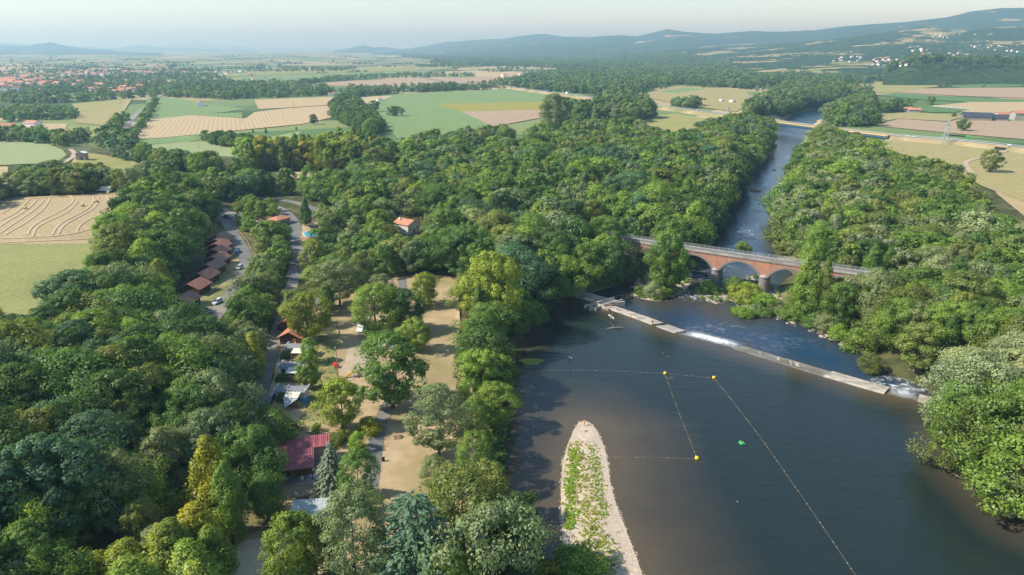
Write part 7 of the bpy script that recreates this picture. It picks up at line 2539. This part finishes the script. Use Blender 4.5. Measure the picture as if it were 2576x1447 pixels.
MB().box((1.0, 0.2, 3.08), (0.7, 0.7, 0.18)).build('roof_hatch', 'greycanvas', mh)

# ------------------------------------------------------------------ people
def body_mesh(pose):
    """one continuous figure grown on its joints"""
    j = {'pel': (0, 0, .95), 'spi': (0, 0, 1.2), 'che': (0, 0, 1.38), 'nec': (0, 0, 1.5), 'hea': (0, .01, 1.62), 'top': (0, .01, 1.74)}
    for s_, n in ((-1, 'l'), (1, 'r')):
        j['sh' + n] = (s_ * .19, 0, 1.42); j['el' + n] = (s_ * .25, .02, 1.13); j['wr' + n] = (s_ * .24, -.05, .88); j['ha' + n] = (s_ * .23, -.08, .80)
        j['hi' + n] = (s_ * .10, 0, .90); j['kn' + n] = (s_ * .11, -.02, .49); j['an' + n] = (s_ * .11, .03, .08); j['to' + n] = (s_ * .12, -.14, .03)
    if pose == 'rod':
        for s_, n in ((-1, 'l'), (1, 'r')):
            j['el' + n] = (s_ * .24, -.08, 1.15); j['wr' + n] = (s_ * .08, -.33, 1.18); j['ha' + n] = (s_ * .05, -.40, 1.2)
    if pose == 'sit':
        dz = -.73
        j = {k: (v[0], v[1], v[2] + dz) for k, v in j.items()}
        for s_, n in ((-1, 'l'), (1, 'r')):
            j['hi' + n] = (s_ * .10, -.02, .18); j['kn' + n] = (s_ * .14, -.42, .42); j['an' + n] = (s_ * .13, -.62, .06); j['to' + n] = (s_ * .14, -.8, .04)
            j['wr' + n] = (s_ * .3, .18, .18); j['ha' + n] = (s_ * .3, .22, .08); j['el' + n] = (s_ * .28, .12, .42)
    if pose == 'lie':
        j = {k: (v[0], v[2] - .9, .13 - v[1] * .3) for k, v in j.items()}
    if pose == 'swim':
        j = {k: (v[0], v[2] - 1.5, -.08 + (.16 if k in ('hea', 'top') else 0) - (1.5 - v[2]) * .15) for k, v in j.items()}
        for s_, n in ((-1, 'l'), (1, 'r')):
            j['el' + n] = (s_ * .38, .15, -.1); j['wr' + n] = (s_ * .3, .4, -.08); j['ha' + n] = (s_ * .25, .48, -.08)
    rad = {'pel': .15, 'spi': .135, 'che': .155, 'nec': .06, 'hea': .095, 'top': .07, 'sh': .07, 'el': .045, 'wr': .033, 'ha': .042, 'hi': .1, 'kn': .06, 'an': .042, 'to': .038}
    keys = list(j)
    ed = [('pel', 'spi'), ('spi', 'che'), ('che', 'nec'), ('nec', 'hea'), ('hea', 'top')]
    for n in 'lr':
        ed += [('che', 'sh' + n), ('sh' + n, 'el' + n), ('el' + n, 'wr' + n), ('wr' + n, 'ha' + n), ('pel', 'hi' + n), ('hi' + n, 'kn' + n), ('kn' + n, 'an' + n), ('an' + n, 'to' + n)]
    me = bpy.data.meshes.new('figure')
    me.from_pydata([j[k] for k in keys], [(keys.index(a), keys.index(b)) for a, b in ed], [])
    o = bpy.data.objects.new('figure', me)
    COL.objects.link(o)
    o.modifiers.new('skin', 'SKIN')
    o.modifiers.new('sub', 'SUBSURF').levels = 1
    for k, sv in zip(keys, me.skin_vertices[0].data):
        r_ = rad.get(k) or rad[k[:2]]
        sv.radius = (r_, r_)
        sv.use_root = k == 'pel'
    dg = bpy.context.evaluated_depsgraph_get()
    out = bpy.data.meshes.new_from_object(o.evaluated_get(dg))
    bpy.data.objects.remove(o)
    out.name = 'body_' + pose
    out.materials.clear()
    out.materials.append(M['skin'])
    hd = Vector(j['hea']), Vector(j['top'])
    return out, hd, j
POSES = {p: body_mesh(p) for p in ('stand', 'rod', 'sit', 'lie', 'swim')}
def person(px, py, z, pose, rz, label, cloth='navy', shirt=False, sink=0.0, hairm='hair'):
    x, y = at_z(px, py, z)
    me, (h0, h1), j = POSES[pose]
    o = thing('person', label, 'person', (x, y, z - sink), rz)
    link_mesh('body', me, None, o)
    up = (h1 - h0).normalized()
    c = h0.lerp(h1, 0.62)
    MB().ball(c + Vector((0, 0.02, 0)), 0.105, 10, 6).build('hair', hairm, o, True)
    if pose in ('stand', 'rod', 'sit', 'lie'):
        p, k = Vector(j['pel']), Vector(j['spi'])
        d = (k - p).normalized()
        MB().tube([p - d * 0.12, p, p + d * 0.10], [0.17, 0.185, 0.17], 12).build('trunks', cloth, o)
        for n in 'lr':
            a, b = Vector(j['hi' + n]), Vector(j['kn' + n])
            MB().tube([a, a.lerp(b, 0.5)], [0.115, 0.10], 10).build('trouser_leg', cloth, o)
        if shirt:
            a, b = Vector(j['spi']), Vector(j['che'])
            MB().tube([a - (b - a) * 0.6, a, b, b + (b - a) * 0.35], [0.17, 0.165, 0.185, 0.12], 12).build('shirt', cloth, o)
    return o
person(811 * 0.3175 + 1384, 816, 0.35, 'stand', 0.6, 'bather in dark trunks standing on the left part of the weir')
an = person(1433, 903, 0.0, 'rod', -0.5, 'angler in dark clothes wading with a raised fishing rod, left of two', 'navy', True, 0.75)
person(1438, 905, 0.0, 'rod', -0.9, 'angler in blue shirt wading beside the other angler', 'blue_cloth', True, 0.75)
x, y = at_z(1437, 905, 0)
rod = MB().tube([(x - 0.1, y - 0.45, 0.45), (x + 0.7, y - 0.2, 2.2), (x + 1.3, y, 3.8)], [0.03, 0.02, 0.01], 5).build('fishing_rod', 'tyre')
tag(rod, 'thin fishing rod held up by the wading angler', 'fishing rod')
person(1347, 964, 0.0, 'rod', 0.8, 'wader in blue top standing in the shade by the pond bank', 'blue_cloth', True, 0.8)
person(1442, 957, 0.02, 'swim', 1.6, 'swimmer left of the upper rope')
person(1680, 897, 0.02, 'swim', 0.4, 'swimmer nearest the middle of the weir')
person(1668, 889, 0.02, 'swim', -0.8, 'swimmer just left of the one below the weir fall')
person(1676, 951, 0.02, 'swim', 1.0, 'swimmer right below the left yellow buoy')
person(1684, 952, 0.02, 'swim', -1.0, 'swimmer in the pair beside the left yellow buoy')
person(1690, 950, 0.02, 'swim', 0.2, 'swimmer a little right of the pair by the buoy')
person(1855, 1262, 0.02, 'swim', 0.1, 'lone swimmer in the lower right of the pond')
person(1470, 1070, 0.25, 'stand', 1.9, 'bather in light trunks standing on the tip of the gravel island', 'orange')
person(1495, 758, 0.42, 'sit', 0.4, 'bather sitting on the edge of the concrete platform', 'red')
person(1530, 770, 0.6, 'sit', 1.2, 'bather in red sitting at the fish pass, left of the pair', 'red')
person(1537, 771, 0.6, 'sit', -0.6, 'bather sitting at the fish pass beside the one in red', 'blue_cloth')
person(1553, 777, 0.3, 'lie', 0.5, 'sunbather lying on the start of the weir', 'navy')
person(1560, 779, 0.3, 'lie', 0.9, 'second sunbather lying on the start of the weir', 'blue_cloth')
person(1587, 803, 0.0, 'stand', 0.3, 'bather wading in front of the weir', 'orange', False, 0.6)
person(1658, 765, STREAM_Z + 0.02, 'swim', 0.6, 'swimmer behind the weir')
# inflatable ring with legs: a green float carrying a bather
x, y = at_z(1866, 1116, 0.0)
fl = thing('inflatable_float', 'bright green inflatable float with four flippers on the pond', 'float', (x, y, 0.02), 0.3)
fl.scale = (0.72,) * 3
m = MB()
n, k = 16, 8
for i in range(n):
    a = 2 * math.pi * i / n
    for q in range(k):
        b = 2 * math.pi * q / k
        rr = 0.62 + 0.24 * math.cos(b)
        m.v.append((rr * math.cos(a), rr * math.sin(a), 0.2 + 0.24 * math.sin(b)))
for i in range(n):
    for q in range(k):
        m.f.append((i * k + q, ((i + 1) % n) * k + q, ((i + 1) % n) * k + (q + 1) % k, i * k + (q + 1) % k))
m.build('ring', 'green_plastic', fl)
MB().tube([(0, 0, 0.06), (0, 0, 0.16)], 0.55, 14).build('floor', 'green_plastic', fl)
for a in (0.7, 2.4, 3.9, 5.5):
    MB().ball((0.95 * math.cos(a), 0.95 * math.sin(a), 0.14), 0.3, 8, 6, (1.2, 0.8, 0.4)).build('flipper', 'green_plastic', fl)
MB().ball((0, 1.0, 0.36), 0.28, 10, 7).build('head', 'green_plastic', fl)
pp = person(1866, 1116, 0.18, 'sit', 3.0, 'small bather sitting in the green inflatable float', 'orange')
pp.scale = (0.75,) * 3

# ------------------------------------------------------------------ bathing zone: ropes, floats, buoys
def buoy(px, py, label):
    x, y = at_z(px, py, 0)
    o = thing('buoy', label, 'buoy', (x, y, 0))
    MB().ball((0, 0, 0.28), 0.52, 14, 9).build('float', 'yellow', o, True)
    MB().tube([(0, 0, 0.75), (0, 0, 0.95)], 0.09, 8).build('eye', 'tyre', o)
    return o
buoy(1673, 941, 'yellow ball buoy at the left corner of the bathing zone')
buoy(1796, 952, 'yellow ball buoy at the right corner of the bathing zone')
buoy(1753, 1155, 'yellow ball buoy at the end of the lower rope')
fm = MB().ball((0, 0, 0), 0.065, 8, 6, (1.5, 1, 1)).mesh('float')
fm.materials.append(M['yellow'])
fw = MB().ball((0, 0, 0), 0.065, 8, 6, (1.5, 1, 1)).mesh('float')
fw.materials.append(M['white'])
def rope(label, pts, step):
    l = np.array([at_z(*p, 0) for p in pts])
    l = smooth_line([tuple(p) for p in l], step, 8)
    o = thing('float_line', label, 'rope')
    MB().tube([(p[0], p[1], 0.04) for p in l], 0.02, 4).build('rope', 'lightwood', o)
    for k, p in enumerate(l):
        if k % 4 in (2, 3):
            continue
        f = link_mesh('float', fm if k % 2 else fw, None, o)
        f.location = (p[0], p[1], 0.05)
        f.scale = (1, 1, 1)
rope('float line across the pond from the left bank to the two buoys', [(1282, 932), (1400, 932), (1500, 933), (1600, 936), (1673, 941), (1740, 946), (1796, 952)], 1.5)
rope('float line between the left buoy and the lower buoy', [(1673, 941), (1690, 990), (1712, 1050), (1735, 1105), (1753, 1155)], 1.5)
rope('float line from the left bank across the island tip to the lower buoy', [(1258, 1148), (1350, 1150), (1413, 1151)], 1.5)
rope('float line from the gravel island to the lower buoy', [(1532, 1151), (1600, 1151), (1680, 1152), (1753, 1155)], 1.5)
rope('long float line running from the right buoy to the bottom edge', [(1796, 952), (1850, 1018), (1920, 1110), (2000, 1225), (2080, 1340), (2180, 1490)], 1.5)
# floating weed patch
c = np.array(at_z(1337, 910, 0))
pp_ = [tuple(c + np.array([3.4 * math.cos(t) * (1 + 0.22 * math.sin(3 * t) + 0.1 * math.sin(7 * t)), 3.0 * math.sin(t) * (1 + 0.2 * math.cos(2 * t))])) for t in [2 * math.pi * k / 26 for k in range(26)]]
M['duckweed'] = mottled('water_weed', (0.17, 0.20, 0.03), (0.27, 0.28, 0.05), 1.2, bstr=0.8)
tag(MB().prism(pp_, -0.03, 0.035).build('water_weed', 'duckweed'), 'yellow-green weed patch floating by the left bank', 'water weed', kind='stuff')
# driftwood
def driftwood(px, py, label, n, L_, z=0.0, ang=0.0, up=0.35, seed=1):
    x, y = at_z(px, py, z)
    rn = random.Random(seed)
    o = thing('driftwood', label, 'driftwood', (x, y, z), ang)
    t = MB().tube([(-L_ / 2, 0, -0.1), (0, 0.1, 0.15), (L_ / 2, 0, 0.1 + up)], [0.2, 0.16, 0.07], 7).build('trunk', 'deadwood', o)
    for k in range(n):
        f = rn.uniform(-0.3, 0.5) * L_
        a = rn.uniform(0, 6.28)
        d = Vector((math.cos(a), math.sin(a), rn.uniform(0.1, 0.9)))
        l = L_ * rn.uniform(0.2, 0.45)
        p = Vector((f, 0, 0.12))
        MB().tube([p, p + d * l * 0.5 + Vector((0, 0, 0.1)), p + d * l], [0.08, 0.05, 0.015], 5).build('branch', 'deadwood', o)
    return o
driftwood(1545, 826, 'pale snag of driftwood lying in the pond before the weir', 9, 5.0, seed=2)
driftwood(1538, 798, 'thin dead branches rising from the pond behind the snag', 7, 2.2, 0.0, 1.2, 1.2, seed=3)
driftwood(2490, 1245, 'bare dead tree fallen into the pond at the right bank', 16, 8.0, 0.3, 2.9, 0.8, seed=4)
driftwood(2440, 1208, 'pale fallen log reaching into the pond at the right bank', 2, 6.0, 0.1, 2.7, 0.2, seed=5)
driftwood(1885, 790, 'pale log stranded on the stony bar', 1, 4.5, STREAM_Z + 0.3, 2.4, 0.2, seed=6)
driftwood(2110, 858, 'grey log lying on the right bank stones', 1, 6.0, STREAM_Z + 0.6, -0.45, 0.2, seed=7)
for k, (px, py) in enumerate([(1535, 795), (1541, 799)]):
    x, y = at_z(px, py, 0)
    o = thing('paddle_board', ('left' if k == 0 else 'right') + ' one of two pale boards floating before the weir', 'board', (x, y, 0.08), 1.9 - 0.15 * k)
    b = [(1.5 * math.cos(t), 0.36 * math.sin(t)) for t in [2 * math.pi * q / 18 for q in range(18)]]
    MB().prism(b, -0.06, 0.06).build('hull', 'canvas', o)
    MB().prism([(0.75 * x_ - 0.2, 0.7 * y_) for x_, y_ in b], 0.061, 0.075).build('deck_pad', 'greycanvas', o)

# ------------------------------------------------------------------ hay bales
BALE = MB().tube([(-0.65, 0, 0.75), (-0.62, 0, 0.75), (0.62, 0, 0.75), (0.65, 0, 0.75)], [0.72, 0.78, 0.78, 0.72], 20).mesh('bale')
BALE.materials.append(M['straw_bale'])
for px, py, rz, lab in [(64, 527, 0.2, 'round straw bale alone at the left of the stubble field'), (208, 520, 0.1, 'round straw bale left of the pair near the wood'), (242, 510, 0.1, 'round straw bale right of the pair near the wood'),
                        (249, 566, 0.1, 'round straw bale at the wood edge, upper of two'), (246, 590, 0.1, 'round straw bale at the wood edge, lower of two'), (178, 488, 0.1, 'round straw bale at the top edge of the stubble field'), (273, 488, -0.2, 'round straw bale beside the field trailer')]:
    x, y, z = P3((px, py))
    o = link_mesh('straw_bale', BALE)
    o.location = (x, y, z + 0.05)
    o.rotation_euler = (0, 0, rz)
    tag(o, lab, 'straw bale')

# ------------------------------------------------------------------ camp furniture
x, y, z = P3((998, 1101))
o = thing('picnic_table', 'wooden picnic table on the dry lawn', 'picnic table', (x, y, z), 0.25)
for k in range(4):
    MB().box((0, -0.33 + 0.22 * k, 0.75), (1.9, 0.2, 0.06)).build('plank', 'lightwood', o)
for s_ in (-1, 1):
    MB().box((0, s_ * 0.85, 0.45), (1.9, 0.28, 0.06)).build('bench_seat', 'lightwood', o)
    MB().box((s_ * 0.7, 0, 0.42), (0.1, 1.8, 0.1)).build('cross_beam', 'lightwood', o)
    for q in (-1, 1):
        MB().hexa([(s_ * 0.7 - 0.05, q * 0.75 - 0.06, 0), (s_ * 0.7 + 0.05, q * 0.75 - 0.06, 0), (s_ * 0.7 + 0.05, q * 0.75 + 0.06, 0), (s_ * 0.7 - 0.05, q * 0.75 + 0.06, 0)],
                  [(s_ * 0.7 - 0.05, q * 0.3 - 0.06, 0.72), (s_ * 0.7 + 0.05, q * 0.3 - 0.06, 0.72), (s_ * 0.7 + 0.05, q * 0.3 + 0.06, 0.72), (s_ * 0.7 - 0.05, q * 0.3 + 0.06, 0.72)]).build('leg', 'lightwood', o)
x, y, z = P3((964, 1161))
o = thing('litter_bin', 'dark litter bin beside the camp road', 'bin', (x, y, z))
MB().tube([(0, 0, 0.1), (0, 0, 1.0)], [0.26, 0.3], 12).build('bin_body', 'tyre', o)
MB().tube([(0.34, 0, 0), (0.34, 0, 1.25)], 0.05, 6).build('post', 'wood', o)
x, y, z = P3((851, 948))
o = thing('lamp_post', 'tall wooden lamp post beside the gravel path', 'lamp post', (x, y, z))
MB().tube([(0, 0, -0.2), (0, 0, 9.0)], [0.14, 0.09], 8).build('pole', 'lightwood', o)
MB().tube([(0, 0, 8.9), (-0.1, -0.9, 9.1)], 0.04, 6).build('arm', 'steel', o)
MB().box((-0.1, -1.0, 9.08), (0.28, 0.6, 0.14)).build('lamp_head', 'steel', o)
x, y, z = P3((842, 924))
o = thing('parasol', 'red parasol leaning on the bank beside the lamp post', 'parasol', (x, y, z + 0.3))
m = MB()
m.v = [(0.1, 0, 1.15)] + [(0.1 + 1.0 * math.cos(2 * math.pi * k / 8), 1.0 * math.sin(2 * math.pi * k / 8), 0.75) for k in range(8)]
m.v += [(v_[0], v_[1], v_[2] - 0.03) for v_ in m.v]
m.f = [(0, 1 + k, 1 + (k + 1) % 8) for k in range(8)] + [(9, 10 + (k + 1) % 8, 10 + k) for k in range(8)] + [(1 + k, 10 + k, 10 + (k + 1) % 8, 1 + (k + 1) % 8) for k in range(8)]
cp = m.build('canopy', 'red', o)
MB().tube([(0.1, 0, -0.3), (0.1, 0, 1.2)], 0.03, 6).build('pole', 'steel', o)
o.rotation_euler = (0.25, 0.55, 0.0)
x, y, z = P3((882, 950))
o = thing('playground_slide', 'yellow playground slide on the gravel beside the big tree', 'slide', (x, y, z), 0.3)
MB().hexa([(-1.6, -0.28, 0.25), (0.9, -0.28, 1.45), (0.9, 0.28, 1.45), (-1.6, 0.28, 0.25)], [(-1.6, -0.28, 0.33), (0.9, -0.28, 1.53), (0.9, 0.28, 1.53), (-1.6, 0.28, 0.33)]).build('chute', 'yellow', o)
for s_ in (-1, 1):
    MB().hexa([(-1.6, s_ * 0.3 - 0.03, 0.25), (0.9, s_ * 0.3 - 0.03, 1.45), (0.9, s_ * 0.3 + 0.03, 1.45), (-1.6, s_ * 0.3 + 0.03, 0.25)], [(-1.6, s_ * 0.3 - 0.03, 0.55), (0.9, s_ * 0.3 - 0.03, 1.8), (0.9, s_ * 0.3 + 0.03, 1.8), (-1.6, s_ * 0.3 + 0.03, 0.55)]).build('side', 'yellow', o)
    for xx in (0.95, 1.9):
        MB().box((xx, s_ * 0.45, 1.1), (0.1, 0.1, 2.2)).build('post', 'lightwood', o)
MB().box((1.42, 0, 1.45), (1.05, 1.0, 0.08)).build('platform', 'lightwood', o)
for k in range(4):
    MB().box((2.0 + 0.05 * k, 0, 1.2 - 0.32 * k), (0.08, 0.8, 0.08)).build('rung', 'lightwood', o)
# ------------------------------------------------------------------ power lines
def pylon(px, py, top, label, half=3.2):
    x, y, z = P3((px, py))
    dx, dy, dz = ray(px, top)
    h = CAM_H + y / dy * dz - z
    o = thing('lattice_pylon', label, 'pylon', (x, y, z), 0.6)
    lv = [0, 0.25, 0.45, 0.62, 0.78, 1.0]
    wd = [half, half * 0.72, half * 0.5, half * 0.36, half * 0.3, half * 0.16]
    for a in (-1, 1):
        for b in (-1, 1):
            MB().tube([(a * w_, b * w_, l_ * h) for l_, w_ in zip(lv, wd)], 0.14, 4).build('leg', 'steel', o)
    for (l0, w0), (l1, w1) in zip(zip(lv[:-1], wd[:-1]), zip(lv[1:], wd[1:])):
        m = MB()
        for s_ in (-1, 1):
            for p, q in (((-w0, s_ * w0), (w1, s_ * w1)), ((w0, s_ * w0), (-w1, s_ * w1)), ((s_ * w0, -w0), (s_ * w1, w1)), ((s_ * w0, w0), (s_ * w1, -w1))):
                m.tube([(*p, l0 * h), (*q, l1 * h)], 0.07, 4)
        m.build('bracing', 'steel', o)
    for l_, s_ in ((0.78, 5.5), (0.9, 4.0)):
        MB().tube([(-s_, 0, l_ * h), (0, 0, l_ * h + 0.6), (s_, 0, l_ * h)], [0.08, 0.22, 0.08], 5).build('cross_arm', 'steel', o)
pylon(2376, 366, 303, 'tall steel lattice pylon beside the highway at the right')
pylon(1832, 286, 268, 'lattice pylon beyond the highway left of the road bridge', 2.4)
def pole(px, py, top, label, mt='lightwood', r_=0.16):
    x, y, z = P3((px, py))
    dx, dy, dz = ray(px, top)
    h = CAM_H + y / dy * dz - z
    o = thing('utility_pole', label, 'pole', (x, y, z))
    MB().tube([(0, 0, -0.3), (0, 0, h)], [r_ * 1.2, r_ * 0.8], 7).build('mast', mt, o)
    MB().box((0, 0, h - 0.5), (2.0, 0.16, 0.16), 0.5).build('cross_arm', mt, o)
for px, py, tp, lab in [(219, 388, 358, 'grey concrete pole beside the stone hut'), (348, 352, 318, 'utility pole at the railway beside the stubble field'), (500, 375, 340, 'utility pole in the pale crop strip'),
                        (608, 310, 285, 'utility pole in the middle of the stubble field'), (713, 295, 272, 'utility pole in the upper part of the stubble field'), (740, 277, 256, 'utility pole at the top of the stubble field'),
                        (312, 390, 368, 'utility pole at the end of the railway cutting'), (1307, 384, 354, 'utility pole in the clearing of the wood'), (145, 372, 346, 'pair pole beside the maize field')]:
    pole(px, py, tp, lab, 'concrete' if px == 219 else 'lightwood', 0.3 if px == 219 else 0.17)
# wrapped silage bales in a row by the highway
sb = MB().tube([(-0.6, 0, 0.7), (0.6, 0, 0.7)], 0.72, 14).mesh('silage_bale')
sb.materials.append(M['tyre'])
for k in range(16):
    x, y = at_z(2380 + k * 3.9, 343.5 + k * 0.28, 6)
    o = link_mesh('silage_bale', sb)
    o.location = (x, y, float(gh(x, y)) + 0.75)
    if k > 12:
        o.material_slots[0].link = 'OBJECT'
        o.material_slots[0].material = M['green_plastic']
    tag(o, ('green' if k > 12 else 'black') + ' wrapped bale in the row beside the highway', 'silage bale', ('green' if k > 12 else 'black') + ' wrapped bales in a row')
# underpass at the right
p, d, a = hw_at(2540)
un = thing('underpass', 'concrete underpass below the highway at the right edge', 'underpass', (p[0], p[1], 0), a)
MB().box((0, -9.5, 7.6), (9, 4, 3.4)).build('opening_shade', 'glass', un)  # solid dark block, its colour stands in for the shade inside the passage
for s_ in (-1, 1):
    MB().hexa([(s_ * 4.6, -12.6, 5.5), (s_ * 5.4, -12.6, 5.5), (s_ * 5.4, -7, 5.5), (s_ * 4.6, -7, 5.5)], [(s_ * 4.6, -12.6, 6.6), (s_ * 5.4, -12.6, 6.6), (s_ * 5.4, -7, 9.6), (s_ * 4.6, -7, 9.6)]).build('wing_wall', 'concrete', un)
MB().box((0, -8.2, 9.75), (12, 1.2, 0.9)).build('beam', 'yellow_steel', un)
# ------------------------------------------------------------------ the air
def haze():
    m = bpy.data.materials.new('haze')
    m.use_nodes = True
    nt = m.node_tree
    nt.nodes.remove(nt.nodes['Principled BSDF'])
    v = nt.nodes.new('ShaderNodeVolumePrincipled')
    v.inputs['Color'].default_value = (0.44, 0.73, 1.0, 1)
    v.inputs['Density'].default_value = 1.35e-4
    v.inputs['Anisotropy'].default_value = 0.27
    v.inputs['Absorption Color'].default_value = (0.62, 0.9, 1.0, 1)
    nt.links.new(v.outputs[0], nt.nodes['Material Output'].inputs['Volume'])
    b = MB().box((0, 22000, 300), (76000, 50000, 700))
    o = b.build('haze', m)
    tag(o, 'thin blue summer haze over the whole valley', 'haze', kind='stuff')
    return o
HAZE = haze()
